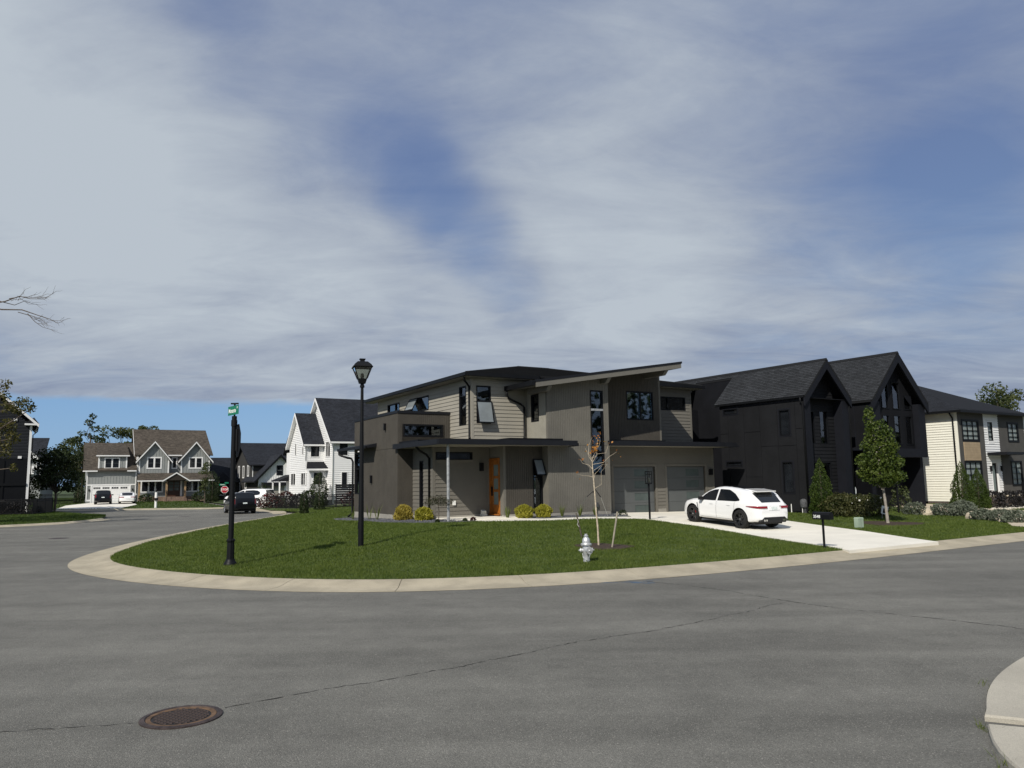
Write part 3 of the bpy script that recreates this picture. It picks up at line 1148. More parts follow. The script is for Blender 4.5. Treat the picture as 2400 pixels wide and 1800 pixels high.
def window(H, F, o, cols=(), rows=(), fw=0.055, inset=0.05, out=0.03, frame='frame_black', room=True, jamb=True, pane='glass', blind=None, name='window', trim=None, bar=0.045, spread=(.35, .35)):
    """framed window in opening o; cols/rows are mullion and transom positions; each light is its own pane"""
    a0, a1, z0, z1 = o
    mb = MB()
    F.box(mb, a0, a0 + fw, -inset - .03, out, z0, z1)
    F.box(mb, a1 - fw, a1, -inset - .03, out, z0, z1)
    F.box(mb, a0 + fw, a1 - fw, -inset - .03, out, z0, z0 + fw)
    F.box(mb, a0 + fw, a1 - fw, -inset - .03, out, z1 - fw, z1)
    xs = [a0 + fw] + list(cols) + [a1 - fw]
    zs = [z0 + fw] + list(rows) + [z1 - fw]
    for c in cols:
        F.box(mb, c - bar / 2, c + bar / 2, -inset - .028, out - .01, z0 + fw, z1 - fw)
    for r in rows:
        for x0, x1 in zip(xs[:-1], xs[1:]):
            F.box(mb, x0 + (bar / 2 if x0 in cols else 0), x1 - (bar / 2 if x1 in cols else 0), -inset - .026, out - .012, r - bar / 2, r + bar / 2)
    w = H.put(mb, name, frame)
    for x0, x1 in zip(xs[:-1], xs[1:]):
        for y0, y1 in zip(zs[:-1], zs[1:]):
            m = MB()
            F.box(m, x0 + (bar / 2 if x0 in cols else 0), x1 - (bar / 2 if x1 in cols else 0), -inset - .012, -inset, y0 + (bar / 2 if y0 in rows else 0), y1 - (bar / 2 if y1 in rows else 0))
            H.put(m, 'pane', pane, w)
    if room:
        m = MB()
        e, d0, d1 = 0.35, -.165, -1.1
        e0, e1 = spread
        P = lambda a, n, z: F.p(a, n, z)
        A0, A1, Z0, Z1 = a0 - e0, a1 + e1, z0 - e * .4, z1 + e * .4
        m.quad(P(A0, d1, Z0), P(A1, d1, Z0), P(A1, d1, Z1), P(A0, d1, Z1))
        m.quad(P(A0, d0, Z0), P(A0, d1, Z0), P(A0, d1, Z1), P(A0, d0, Z1))
        m.quad(P(A1, d0, Z0), P(A1, d1, Z0), P(A1, d1, Z1), P(A1, d0, Z1))
        m.quad(P(A0, d0, Z0), P(A1, d0, Z0), P(A1, d1, Z0), P(A0, d1, Z0))
        m.quad(P(A0, d0, Z1), P(A1, d0, Z1), P(A1, d1, Z1), P(A0, d1, Z1))
        H.put(m, 'room', 'interior', w)
    if jamb:
        m = MB()
        t = 0.012
        F.box(m, a0 + t * .1, a0 + t, -.16, -inset - .032, z0, z1)
        F.box(m, a1 - t, a1 - t * .1, -.16, -inset - .032, z0, z1)
        F.box(m, a0 + t, a1 - t, -.16, -inset - .032, z0 + .001, z0 + t)
        F.box(m, a0 + t, a1 - t, -.16, -inset - .032, z1 - t, z1 - .001)
        H.put(m, 'jamb', 'jamb_white', w)
    if blind:
        m = MB()
        zt = z1 - fw
        zb = z1 - fw - blind * (z1 - z0 - 2 * fw)
        k = max(2, int((zt - zb) / 0.06))
        for i in range(k):
            q = zb + (zt - zb) * i / k
            F.box(m, a0 + fw, a1 - fw, -inset - .10, -inset - .075, q, q + (zt - zb) / k * .8)
        H.put(m, 'blind', 'blind', w)
    if trim:
        m = MB()
        tw, mat = trim
        F.box(m, a0 - tw, a0, 0, .035, z0 - tw, z1 + tw)
        F.box(m, a1, a1 + tw, 0, .035, z0 - tw, z1 + tw)
        F.box(m, a0, a1, 0, .035, z0 - tw, z0)
        F.box(m, a0, a1, 0, .035, z1, z1 + tw)
        H.put(m, 'casing', mat, w)
    return w


def clip_s(poly, lo, hi):
    """clip polygon of (e, s) points to lo <= s <= hi"""
    def half(pts, val, keep_above):
        out = []
        for i in range(len(pts)):
            a, b = pts[i], pts[(i + 1) % len(pts)]
            ia = (a[1] >= val) if keep_above else (a[1] <= val)
            ib = (b[1] >= val) if keep_above else (b[1] <= val)
            if ia: out.append(a)
            if ia != ib:
                t = (val - a[1]) / (b[1] - a[1])
                out.append((a[0] + t * (b[0] - a[0]), val))
        return out
    p = half(poly, lo, True)
    return half(p, hi, False) if len(p) >= 3 else []


def shingles(H, pts, mat, expo=0.145, parent=None, lift=0.016, eave=None):
    """rows of lapped shingles over a planar convex roof face; the first two points run along the eave"""
    P = [Vector(p) for p in pts]
    e = (P[1] - P[0]).normalized()
    n = e.cross(P[2] - P[0]).normalized()
    if n.z < 0: n = -n
    s = n.cross(e).normalized()
    if s.z < 0: s = -s
    O = P[0]
    q = [((p - O).dot(e), (p - O).dot(s)) for p in P]
    smax = max(b for a, b in q)
    mb = MB()
    mb.uv = []
    k = 0
    off = RNG.random() * 50
    while k * expo < smax:
        c = clip_s(q, k * expo, min((k + 1) * expo, smax))
        if len(c) >= 3:
            lo, hi = k * expo, (k + 1) * expo
            idx = len(mb.v)
            up = []
            for a, b in c:
                h = lift * (1 - (b - lo) / (hi - lo)) + .004
                up.append(O + e * a + s * b + n * h)
                mb.v.append(tuple(up[-1]))
                mb.uv.append((a + off, b))
            mb.f.append(tuple(range(idx, idx + len(c))))
            # butt edge
            lowest = sorted([(a, b) for a, b in c if abs(b - lo) < 1e-6])
            if len(lowest) >= 2:
                a0, a1 = lowest[0][0], lowest[-1][0]
                i2 = len(mb.v)
                for a, h in ((a0, lift + .004), (a1, lift + .004), (a1, -.004), (a0, -.004)):
                    mb.v.append(tuple(O + e * a + s * lo + n * h))
                    mb.uv.append((a + off, lo + 0.001))
                mb.f.append((i2, i2 + 1, i2 + 2, i2 + 3))
        k += 1
    return H.put(mb, 'shingles', mat, parent, kind='stuff')


def roof_slab(mb, pts, th):
    P = [Vector(p) for p in pts]
    mb.prism([p - Vector((0, 0, th)) for p in P], P)


def downspout(H, path, r=0.045, name='downspout', mat='metal_black'):
    mb = MB()
    mb.tube(path, r, 8)
    return H.put(mb, name, mat, smooth=True)


# ------------------------------------------------------------------ main corner house
HA = House('modern_house', 'two storey taupe modern house on the corner with slanted shed roof and orange front door', 'house', 59.7, (-5.476, 36.814), 0.5)
FL = Face
put = HA.put
# --- left wing (box with flat parapet roof)
boxL = FL('left', 0.0)
oL = (5.24, 6.1, 1.72, 3.9)
put(wall(boxL, 0.02, 6.24, 0.45, 5.6, [oL]), 'wall', 'groove_brown')
grooved(HA, boxL, 0.03, 6.24, 0.80, 3.93, 'groove_brown', [oL])
grooved(HA, boxL, 0.03, 6.24, 3.945, 5.6, 'groove_brown', [], name='grooved_cladding')
window(HA, boxL, oL, rows=(3.05,), fw=.06, spread=(.35, .02))
boxF = FL('front', 0.0)
oF = (0.26, 2.37, 4.48, 5.09)
put(wall(boxF, 0.0, 2.75, 0.45, 5.6, [oF]), 'wall', 'groove_brown')
grooved(HA, boxF, 0.10, 2.76, 0.80, 3.93, 'groove_brown', [oF])
grooved(HA, boxF, 0.10, 2.76, 3.945, 5.6, 'groove_brown', [oF])
window(HA, boxF, oF, fw=.085, inset=.06, spread=(.05, .2))
m = MB(); m.box(-.03, .10, -.028, -.003, .8, 5.6); m.box(-.03, -.002, -.003, .03, .8, 5.6)
put(m, 'corner_trim', 'groove_brown')
m = MB(); m.box(-.05, 2.80, -.06, .12, 5.6, 5.73); m.box(-.05, .12, .12, 6.3, 5.6, 5.73)
put(m, 'parapet_cap', 'roof_metal')
m = MB(); m.box(.1, 2.9, .1, 6.3, 5.3, 5.42); put(m, 'flat_roof', 'roof_metal')
m = MB(); m.box(.01, 2.9, 6.08, 6.24, .45, 5.6); put(m, 'back_wall', 'groove_brown')
m = MB(); m.box(-.012, .1, .0, 6.22, .40, .79); m.box(.1, 2.7, -.012, .15, .40, .79)
put(m, 'foundation', 'conc_block')
for v, z, s in ((1.54, 5.04, .17), (3.44, 2.49, .2)):
    m = MB(); m.box(-.13, -.022, v - .05, v + .05, z - s, z + s * .8); m.box(-.14, -.022, v - .06, v + .06, z + s * .8, z + s * .8 + .03)
    put(m, 'wall_light', 'metal_black')
# awning over the left window
m = MB()
m.hexa([(-.62, 2.8, 4.05), (-.62, 7.07, 4.05), (-.02, 7.07, 4.12), (-.02, 2.8, 4.12)], [(-.62, 2.8, 4.16), (-.62, 7.07, 4.16), (-.02, 7.07, 4.30), (-.02, 2.8, 4.30)])
m.box(-.70, -.62, 2.72, 7.15, 4.03, 4.17)
put(m, 'awning', 'roof_metal')
downspout(HA, [(-.66, 6.95, 4.05), (-.66, 6.93, 3.86), (-.45, 6.75, 3.74), (-.12, 6.4, 3.62), (-.07, 6.33, 3.45), (-.07, 6.33, .7), (-.3, 6.4, .5)], .055)

# --- ground floor bump beside the porch (A)
st = FL('left', 0.77)
oS = (-1.27, -.84, 1.0, 3.29)
put(wall(st, -2.30, -.002, .45, 3.95, [oS]), 'wall', 'lap_dark')
lap(HA, st, -2.21, -.03, .80, 3.9, .18, 'lap_dark', [oS])
window(HA, st, oS, rows=(), fw=.06)
aF = FL('front', -2.31)
oA = (0.9, 2.78, 3.30, 3.66)
put(wall(aF, .77, 3.68, .45, 3.95, [oA]), 'wall', 'lap_dark')
lap(HA, aF, .88, 3.56, .80, 3.9, .18, 'lap_dark', [oA])
window(HA, aF, oA, fw=.05, jamb=False, spread=(-.0, .2), pane='pane_dark')
m = MB(); m.box(.742, .88, -2.336, -2.311, .78, 3.9); m.box(.742, .769, -2.311, -2.21, .78, 3.9); m.box(3.56, 3.675, -2.336, -2.311, .78, 3.9)
put(m, 'corner_trim', 'lap_dark')
m = MB(); m.box(3.14, 3.30, -2.47, -2.33, 2.78, 3.16); put(m, 'wall_light', 'metal_black')
m = MB(); m.box(1.73, 1.87, -2.40, -2.33, 1.24, 1.44); put(m, 'outlet_cover', 'pvc_white')
m = MB(); m.box(.76, 3.7, -2.322, -2.2, .42, .79); m.box(.76, .9, -2.3, 0, .42, .79); put(m, 'foundation', 'conc_block')
downspout(HA, [(-.05, -2.2, 3.95), (.2, -2.14, 3.72), (.55, -2.08, 3.55), (.70, -2.05, 3.38), (.70, -2.05, .72)], .05)

# --- entrance: door in the return wall, then the projecting front (D)
dF = FL('left', 3.68)
oD = (-3.33, -2.33, .74, 3.38)
put(wall(dF, -3.66, -2.31, .45, 3.95, [oD]), 'wall', 'fascia_tan')
m = MB()
a0, a1 = -3.33, -2.33
for q in ((a0, a0 + .07, .78, 3.36), (a1 - .07, a1, .78, 3.36), (a0 + .07, a1 - .07, 3.29, 3.36)):
    dF.box(m, q[0], q[1], -.12, .03, q[2], q[3])
dF.box(m, a0, a1, -.12, .10, .74, .80)
dframe = put(m, 'door_frame', 'door_wood')
m = MB()
x0, x1 = a0 + .09, a1 - .09
dF.box(m, x0, x0 + .16, -.09, -.04, .82, 3.28)
dF.box(m, x1 - .20, x1, -.09, -.04, .82, 3.28)
zs = [.82, 1.16, 1.24, 1.86, 1.98, 2.56, 2.68, 3.16]
rails = [(.82, 1.22), (1.80, 1.92), (2.42, 2.54), (3.06, 3.28)]
for z0, z1 in rails:
    dF.box(m, x0 + .16, x1 - .20, -.088, -.042, z0, z1)
door = put(m, 'front_door', 'door_wood')
for z0, z1 in ((1.22, 1.80), (1.92, 2.42), (2.54, 3.06)):
    m = MB(); dF.box(m, x0 + .16, x1 - .20, -.07, -.06, z0, z1); put(m, 'pane', 'frost', door)
m = MB(); dF.box(m, x1 - .15, x1 - .09, -.04, .03, 1.62, 2.05); put(m, 'handle', 'metal_black', door)
m = MB(); dF.box(m, -3.655, -3.36, .001, .02, .78, 3.9); put(m, 'door_side_trim', 'lap_dark')
DF = FL('front', -3.66)
oDW = (5.24, 5.77, .80, 3.29)
put(wall(DF, 3.70, 5.80, .45, 3.95, [oDW]), 'wall', 'groove_brown')
grooved(HA, DF, 3.78, 5.80, .80, 3.9, 'groove_brown', [oDW])
m = MB(); m.box(3.662, 3.78, -3.684, -3.661, .78, 3.9); put(m, 'corner_trim', 'lap_dark')
m = MB(); m.box(3.67, 5.8, -3.67, -3.5, .40, .79); put(m, 'foundation', 'conc_block')
window(HA, DF, oDW, rows=(2.44,), fw=.06, bar=.07, spread=(.35, .02))
# the upper light of that window stands open, hinged at its head
def open_sash(F, o, ang, name='open_sash'):
    a0, a1, z0, z1 = o
    h = z1 - z0
    P = lambda a, d, off: F.p(a, .035 + math.sin(R(ang)) * d - math.cos(R(ang)) * 0 + off * math.cos(R(ang)), z1 - math.cos(R(ang)) * d + off * math.sin(R(ang)))
    m = MB()
    t = .05
    def bar(u0, u1, d0, d1):
        m.hexa([P(u0, d0, 0), P(u1, d0, 0), P(u1, d1, 0), P(u0, d1, 0)], [P(u0, d0, .035), P(u1, d0, .035), P(u1, d1, .035), P(u0, d1, .035)])
    bar(a0, a0 + t, 0, h); bar(a1 - t, a1, 0, h); bar(a0 + t, a1 - t, 0, t); bar(a0 + t, a1 - t, h - t, h)
    s = put(m, name, 'frame_black')
    m2 = MB()
    m2.hexa([P(a0 + t, t, .012), P(a1 - t, t, .012), P(a1 - t, h - t, .012), P(a0 + t, h - t, .012)], [P(a0 + t, t, .02), P(a1 - t, t, .02), P(a1 - t, h - t, .02), P(a0 + t, h - t, .02)])
    put(m2, 'pane', 'sash_glass', s)
    return s
open_sash(DF, (5.24, 5.77, 2.46, 3.29), 24)

# --- tall stair volume under the shed roof (C)
rk0 = lambda u: 6.60 + (u - 4.79) * 0.1575        # underside of the shed roof
cL = FL('left', 5.81)
oCL = (-3.43, -2.74, 5.10, 6.42)
put(wall(cL, -4.15, -2.29, .45, 6.74, [oCL]), 'wall', 'groove_gray_lit')
grooved(HA, cL, -4.05, -2.33, 4.25, 6.74, 'groove_gray_lit', [oCL])
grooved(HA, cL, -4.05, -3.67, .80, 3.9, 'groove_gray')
window(HA, cL, oCL, fw=.07)
cF = FL('front', -4.16)
oCF = (8.30, 9.05, 2.52, 6.63)
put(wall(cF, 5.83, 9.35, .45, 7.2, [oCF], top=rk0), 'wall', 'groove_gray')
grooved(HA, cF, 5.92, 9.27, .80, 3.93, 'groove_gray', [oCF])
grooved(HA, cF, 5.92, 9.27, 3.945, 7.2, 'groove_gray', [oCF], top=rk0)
w_ = window(HA, cF, oCF, rows=(3.64, 5.68), fw=.055, bar=.05, spread=(.35, .1))
m = MB(); cF.box(m, 8.305, 9.045, .002, .035, 5.63, 5.73); put(m, 'transom_bar', 'galv', w_)
m = MB(); m.box(5.782, 5.92, -4.186, -4.161, .78, 6.72); m.box(5.782, 5.809, -4.161, -4.05, .78, 6.72); m.box(9.27, 9.37, -4.186, -4.161, .78, 7.28)
put(m, 'corner_trim', 'groove_gray')
m = MB(); m.box(5.80, 9.36, -4.175, -3.9, .36, .79); m.box(9.2, 9.365, -3.9, -3.0, .36, .79); put(m, 'foundation', 'conc_block')
cR = FL('right', 9.36)
put(wall(cR, -4.15, -2.9, .79, 7.25), 'wall', 'groove_gray')
m = MB(); cF.box(m, 8.42, 8.54, .03, .12, 1.0, 1.22); cF.box(m, 8.46, 8.50, .03, .07, .45, 1.0); put(m, 'meter_box', 'cover_gray')

# --- upper storey over porch (B)
bL = FL('left', 2.77)
oB1, oB2, oB3 = (-1.79, -1.04, 4.98, 6.86), (2.55, 5.09, 6.07, 6.85), (6.62, 8.50, 6.07, 6.85)
put(wall(bL, -2.29, 10.1, 3.9, 7.14, [oB1, oB2, oB3]), 'wall', 'lap_light')
lap(HA, bL, -2.2, 10.0, 4.27, 7.14, .18, 'lap_light', [oB1, oB2, oB3])
window(HA, bL, oB1, rows=(6.38,), fw=.06, spread=(.1, .35))
window(HA, bL, oB2, cols=(3.86,), fw=.06)
window(HA, bL, oB3, cols=(7.3,), fw=.06)
open_sash(bL, (3.9, 5.06, 6.09, 6.83), 27)
bF = FL('front', -2.30)
oB4 = (3.02, 3.80, 5.02, 6.82)
put(wall(bF, 2.79, 5.80, 3.9, 7.14, [oB4]), 'wall', 'lap_light')
lap(HA, bF, 2.88, 5.70, 4.27, 7.14, .18, 'lap_light', [oB4])
window(HA, bF, oB4, rows=(6.08,), fw=.055, bar=.07, spread=(.05, .35))
open_sash(bF, (3.0, 3.84, 5.0, 6.08), 13)
m = MB(); m.box(2.742, 2.88, -2.328, -2.301, 4.2, 7.14); m.box(2.742, 2.769, -2.301, -2.2, 4.2, 7.14); m.box(2.742, 2.769, 10.0, 10.1, 4.2, 7.14)
put(m, 'corner_trim', 'lap_light')
m = MB(); m.box(2.8, 17.3, 10.0, 10.15, .45, 7.14); put(m, 'back_wall', 'lap_light')
m = MB(); m.box(2.775, 2.9, 6.25, 10.1, .45, 3.9); put(m, 'lower_wall', 'lap_dark')
downspout(HA, [(2.28, -2.55, 7.18), (2.3, -2.5, 7.0), (2.5, -2.35, 6.9), (2.69, -2.22, 6.76), (2.70, -2.2, 6.6), (2.70, -2.2, 4.42), (2.62, -2.35, 4.30)], .05)

# --- garage (E) and rooms over it
gF = FL('front', -3.0)
oG1, oG2 = (10.46, 13.20, .40, 2.93), (14.02, 16.76, .40, 2.93)
put(wall(gF, 9.36, 17.4, .30, 4.05, [oG1, oG2]), 'wall', 'lap_dark')
for a0, a1 in ((9.4, 10.34), (13.34, 13.88), (16.90, 17.30)):
    lap(HA, gF, a0, a1, .74 if a0 > 10 else .5, 3.07, .18, 'lap_dark')
lap(HA, gF, 9.4, 17.3, 3.08, 3.98, .18, 'lap_dark')
m = MB(); m.box(13.30, 13.92, -3.03, -3.0, .30, .735); m.box(16.88, 17.38, -3.03, -3.0, .30, .735); put(m, 'foundation', 'conc_block')
m = MB()
for a in (10.34, 13.20, 13.88, 16.76):
    gF.box(m, a, a + .13, -.14, .03, .36, 3.06)
for a0, a1 in ((10.46, 13.20), (14.02, 16.76)):
    gF.box(m, a0 + .01, a1, -.14, .03, 2.93, 3.06)
gF.box(m, 17.30, 17.42, 0, .03, .36, 3.95)
put(m, 'garage_trim', 'lap_dark')
for a0, a1 in ((10.47, 13.20), (14.03, 16.76)):
    m = MB()
    zt = [.46, 1.07, 1.69, 2.31, 2.92]
    gl0, gl1 = a1 - 1.31, a1 - .38
    for k in range(4):
        b, t = zt[k] + .004, zt[k + 1] - .004
        g0, g1 = b + .11, t - .12
        gF.box(m, a0 + .01, gl0, -.15, -.10, b, t)
        gF.box(m, gl1, a1 - .01, -.15, -.10, b, t)
        gF.box(m, gl0, gl1, -.15, -.10, b, g0)
        gF.box(m, gl0, gl1, -.15, -.10, g1, t)
    gd = put(m, 'garage_door', 'garage_gray')
    for k in range(4):
        b, t = zt[k] + .114, zt[k + 1] - .124
        m = MB(); gF.box(m, gl0, gl1, -.145, -.118, b, t); put(m, 'pane', 'garage_glass', gd)
m = MB(); gF.box(m, 17.02, 17.2, .02, .18, 2.45, 2.78); put(m, 'wall_light', 'metal_black')
m = MB(); m.box(17.25, 17.40, -2.99, 10.0, .3, 4.1); put(m, 'side_wall', 'lap_dark')
pF = FL('front', -3.05)
oP = (11.40, 13.20, 5.35, 6.86)
put(wall(pF, 9.37, 13.66, 4.1, 7.8, [oP], top=rk0), 'wall', 'groove_brown')
grooved(HA, pF, 9.40, 13.60, 4.30, 7.8, 'groove_brown', [oP], top=rk0)
window(HA, pF, oP, cols=(12.34,), fw=.07, bar=.09, jamb=False)
pR = FL('right', 13.68)
put(wall(pR, -3.04, 1.2, 4.1, 7.95), 'wall', 'groove_brown')
grooved(HA, pR, -3.0, -1.52, 4.30, 7.9, 'groove_brown')
m = MB(); m.box(13.60, 13.705, -3.078, -3.052, 4.28, 7.95); put(m, 'corner_trim', 'lap_dark')
uF = FL('front', -1.5)
oU = (15.04, 16.92, 6.10, 6.87)
put(wall(uF, 13.69, 17.35, 4.1, 7.33, [oU]), 'wall', 'lap_dark')
lap(HA, uF, 13.71, 17.24, 4.27, 7.33, .18, 'lap_dark', [oU])
window(HA, uF, oU, cols=(15.62,), fw=.06, spread=(.35, .2))
m = MB(); m.box(17.24, 17.37, -1.53, -1.501, 4.2, 7.14); m.box(17.2, 17.36, -1.49, 10.0, 4.1, 7.14); put(m, 'side_wall', 'lap_dark')

# --- roofs
Z0, SL = 7.34, 0.232
hip = lambda v: Z0 + (v + 2.8) * SL
UL, UR, VF, VB = 2.24, 17.85, -2.8, 11.0
rv = 4.1
rz = hip(rv)
m = MB()
ridge = [(UL + 6.9, rv, rz), (11.3, rv, rz)]
P1 = [(UL, VF, Z0), (6.2, VF, Z0), (6.2, -2.0, hip(-2.0)), (UR, -2.0, hip(-2.0)), ridge[1], ridge[0]]
for pts in ([(UL, VF, Z0), (6.2, VF, Z0), ridge[1], ridge[0]], [(6.2, -2.0, hip(-2.0)), (UR, -2.0, hip(-2.0)), ridge[1]], [(UR, VB, Z0), (UL, VB, Z0), ridge[0], ridge[1]], [(UL, VB, Z0), (UL, VF, Z0), ridge[0]], [(UR, -2.0, hip(-2.0)), (UR, VB, Z0), ridge[1]]):
    roof_slab(m, pts, .1)
hr = put(m, 'roof', 'shingle_black')
shingles(HA, [(UL, VF, Z0), (6.2, VF, Z0), ridge[1], ridge[0]], 'shingle_black', parent=hr)
shingles(HA, [(6.2, -2.0, hip(-2.0)), (UR, -2.0, hip(-2.0)), ridge[1]], 'shingle_black', parent=hr)
shingles(HA, [(UL, VB, Z0), (UL, VF, Z0), ridge[0]], 'shingle_black', parent=hr)
m = MB()                                           # ridge and hip caps
m.tube([ridge[0], ridge[1]], .06, 6); m.tube([(UL, VF, Z0 + .02), ridge[0]], .05, 6); m.tube([(UR, -2.0, hip(-2.0) + .02), ridge[1]], .05, 6)
put(m, 'ridge_cap', 'shingle_black', hr)
m = MB()                                           # gutters
m.box(UL - .12, UL + .02, VF - .12, VB, Z0 - .15, Z0 + .01)
m.box(UL + .02, 6.2, VF - .12, VF + .02, Z0 - .15, Z0 + .01)
m.box(13.6, UR + .1, -2.12, -1.98, hip(-2.0) - .16, hip(-2.0) + .0)
put(m, 'gutter', 'metal_black')
m = MB()
m.box(UL + .02, 2.74, VF + .02, VB - .02, 7.15, 7.20); m.box(2.74, 6.1, VF + .02, -2.30, 7.15, 7.20); m.box(13.7, UR, -1.98, -1.53, 7.33, 7.37); m.box(17.38, UR - .02, -1.53, 10.0, 7.33, 7.37)
put(m, 'soffit', 'soffit')
# shed roof over the stair volume
sz = lambda u: 6.86 + (u - 4.68) * 0.1575
m = MB()
u0, u1, v0, v1 = 4.70, 13.62, -4.91, 0.9
m.hexa([(u0, v0 + .02, sz(u0) - .10), (u1, v0 + .02, sz(u1) - .10), (u1, v1, sz(u1) - .10), (u0, v1, sz(u0) - .10)], [(u0, v0 + .02, sz(u0)), (u1, v0 + .02, sz(u1)), (u1, v1, sz(u1)), (u0, v1, sz(u0))])
m.hexa([(u0, v0 - .02, sz(u0) - .095), (u1 + .03, v0 - .02, sz(u1) - .095), (u1 + .03, v0 + .02, sz(u1) - .095), (u0, v0 + .02, sz(u0) - .095)], [(u0, v0 - .02, sz(u0) + .015), (u1 + .03, v0 - .02, sz(u1) + .015), (u1 + .03, v0 + .02, sz(u1) + .015), (u0, v0 + .02, sz(u0) + .015)])
m.hexa([(u1, v0 + .02, sz(u1) - .1), (u1 + .03, v0 + .02, sz(u1) - .1), (u1 + .03, v1, sz(u1) - .1), (u1, v1, sz(u1) - .1)], [(u1, v0 + .02, sz(u1) + .015), (u1 + .03, v0 + .02, sz(u1) + .015), (u1 + .03, v1, sz(u1) + .015), (u1, v1, sz(u1) + .015)])
shed = put(m, 'shed_roof', 'roof_metal')
m = MB()
def rake(a, b, vv0, vv1):
    m.hexa([(a, vv0, sz(a) - .33), (b, vv0, sz(b) - .33), (b, vv1, sz(b) - .33), (a, vv1, sz(a) - .33)], [(a, vv0, sz(a) - .10), (b, vv0, sz(b) - .10), (b, vv1, sz(b) - .10), (a, vv1, sz(a) - .10)])
rake(4.74, 13.6, v0, v0 + .05)
rake(13.55, 13.6, v0 + .05, v1)
put(m, 'fascia', 'fascia_tan', shed)
m = MB()
m.hexa([(4.74, v0 + .05, sz(4.74) - .27), (13.55, v0 + .05, sz(13.55) - .27), (13.55, v1, sz(13.55) - .27), (4.74, v1, sz(4.74) - .27)], [(4.74, v0 + .05, sz(4.74) - .24), (13.55, v0 + .05, sz(13.55) - .24), (13.55, v1, sz(13.55) - .24), (4.74, v1, sz(4.74) - .24)])
put(m, 'soffit', 'fascia_tan', shed)
m = MB(); m.box(4.54, 4.69, v0 - .01, -2.33, sz(4.68) - .24, sz(4.68) - .02); put(m, 'gutter', 'metal_black')
for uc in (5.56, 9.0, 12.66):
    m = MB()
    zt = sz(uc) - .275
    m.prism([(uc - .1, -3.0, zt - .30), (uc - .1, -4.62, zt - .30), (uc - .1, -4.84, zt - .10), (uc - .1, -4.84, zt), (uc - .1, -3.0, zt)], [(uc + .1, -3.0, zt - .30), (uc + .1, -4.62, zt - .30), (uc + .1, -4.84, zt - .10), (uc + .1, -4.84, zt), (uc + .1, -3.0, zt)])
    put(m, 'roof_bracket', 'fascia_tan')
downspout(HA, [(4.62, -2.45, 6.64), (4.62, -2.45, 6.4), (4.72, -2.42, 6.28), (5.0, -2.38, 6.16), (5.45, -2.36, 6.0), (5.62, -2.38, 5.86), (5.62, -2.38, 4.45), (5.5, -2.5, 4.3)], .05)
# porch canopy
cz0, cz1 = 3.88, 4.08
can = [(-.17, -4.95), (6.9, -4.95), (6.9, -4.20), (5.77, -4.20), (5.77, -3.70), (3.64, -3.70), (3.64, -2.35), (.73, -2.35), (.73, -.03), (-.17, -.03)]
m = MB()
for a0, a1, b0, b1 in ((-.10, .73, -4.9, -.03), (.73, 3.64, -4.9, -2.35), (3.64, 5.77, -4.9, -3.70), (5.77, 6.86, -4.9, -4.19)):
    m.box(a0, a1, b0, b1, cz0 + .05, cz1)
m.box(-.2, 6.9, -5.02, -4.9, cz0 + .0, cz1 + .03)
m.box(-.22, -.10, -4.9, .12, cz0 + .0, cz1 + .03)
m.box(6.86, 7.0, -4.96, -4.3, cz0 - .02, cz0 + .12)
canopy = put(m, 'porch_canopy', 'roof_metal')
m = MB()
for a0, a1, b0, b1 in ((-.08, .73, -4.88, -.03), (.73, 3.64, -4.88, -2.35), (3.64, 5.77, -4.88, -3.70), (5.77, 6.84, -4.88, -4.19)):
    m.box(a0, a1, b0, b1, cz0 + .01, cz0 + .05)
put(m, 'soffit', 'soffit', canopy)
m = MB()
for a0, a1, b0, b1 in ((.05, 2.72, -2.3, -.04), (.9, 5.78, -3.4, -2.34), (3.5, 6.4, -4.55, -4.2), (3.5, 5.78, -4.2, -3.4)):
    m.box(a0, a1, b0, b1, cz1, cz1 + .14)
put(m, 'flashing', 'metal_black', canopy)
m = MB(); m.tube([(.44, -4.6, .56), (.44, -4.6, cz0 + .02)], .062, 12); m.box(.30, .58, -4.74, -4.46, .56, .60)
put(m, 'porch_post', 'galv', smooth=False)
# garage canopy
m = MB()
m.box(9.40, 17.75, -4.35, -3.0, 3.98, 4.14); m.box(9.15, 17.8, -4.47, -4.35, 3.93, 4.17); m.box(17.75, 17.95, -4.46, -3.2, 3.93, 4.03)
gcan = put(m, 'garage_canopy', 'roof_metal')
m = MB(); m.box(9.42, 17.7, -4.33, -3.02, 3.945, 3.98); put(m, 'soffit', 'soffit', gcan)
m = MB(); m.box(9.40, 13.72, -3.35, -3.0, 4.14, 4.28); m.box(13.72, 17.4, -3.0, -1.5, 4.10, 4.2); put(m, 'flashing', 'metal_black', gcan)
m = MB(); m.box(9.38, 17.25, -3.0, 10, 4.02, 4.1); put(m, 'floor_deck', 'metal_black')
# porch floor
m = MB(); m.box(.82, 3.66, -4.6, -2.335, .35, .70); m.box(3.66, 4.9, -4.6, -3.69, .35, .698)
put(m, 'porch_floor', 'drive')
m = MB(); m.box(3.05, 3.3, -2.75, -2.5, .72, .80); m.hexa([(3.07, -2.73, .80), (3.28, -2.73, .80), (3.28, -2.55, .80), (3.07, -2.55, .80)], [(3.02, -2.80, .95), (3.2, -2.85, .95), (3.2, -2.7, 1.0), (3.02, -2.66, 1.0)])
tag(m.build('boot_scraper', 'blind'), 'small pale object lying on the porch by the orange door', 'boot tray')
o = bpy.data.objects['boot_scraper']
o.location = (-5.476, 36.814, 0)
o.rotation_euler = (0, 0, R(30.3))


def HP(u, v):
    """main house local to world"""
    a = R(30.3)
    return (-5.476 + u * math.cos(a) - v * math.sin(a), 36.814 + u * math.sin(a) + v * math.cos(a))


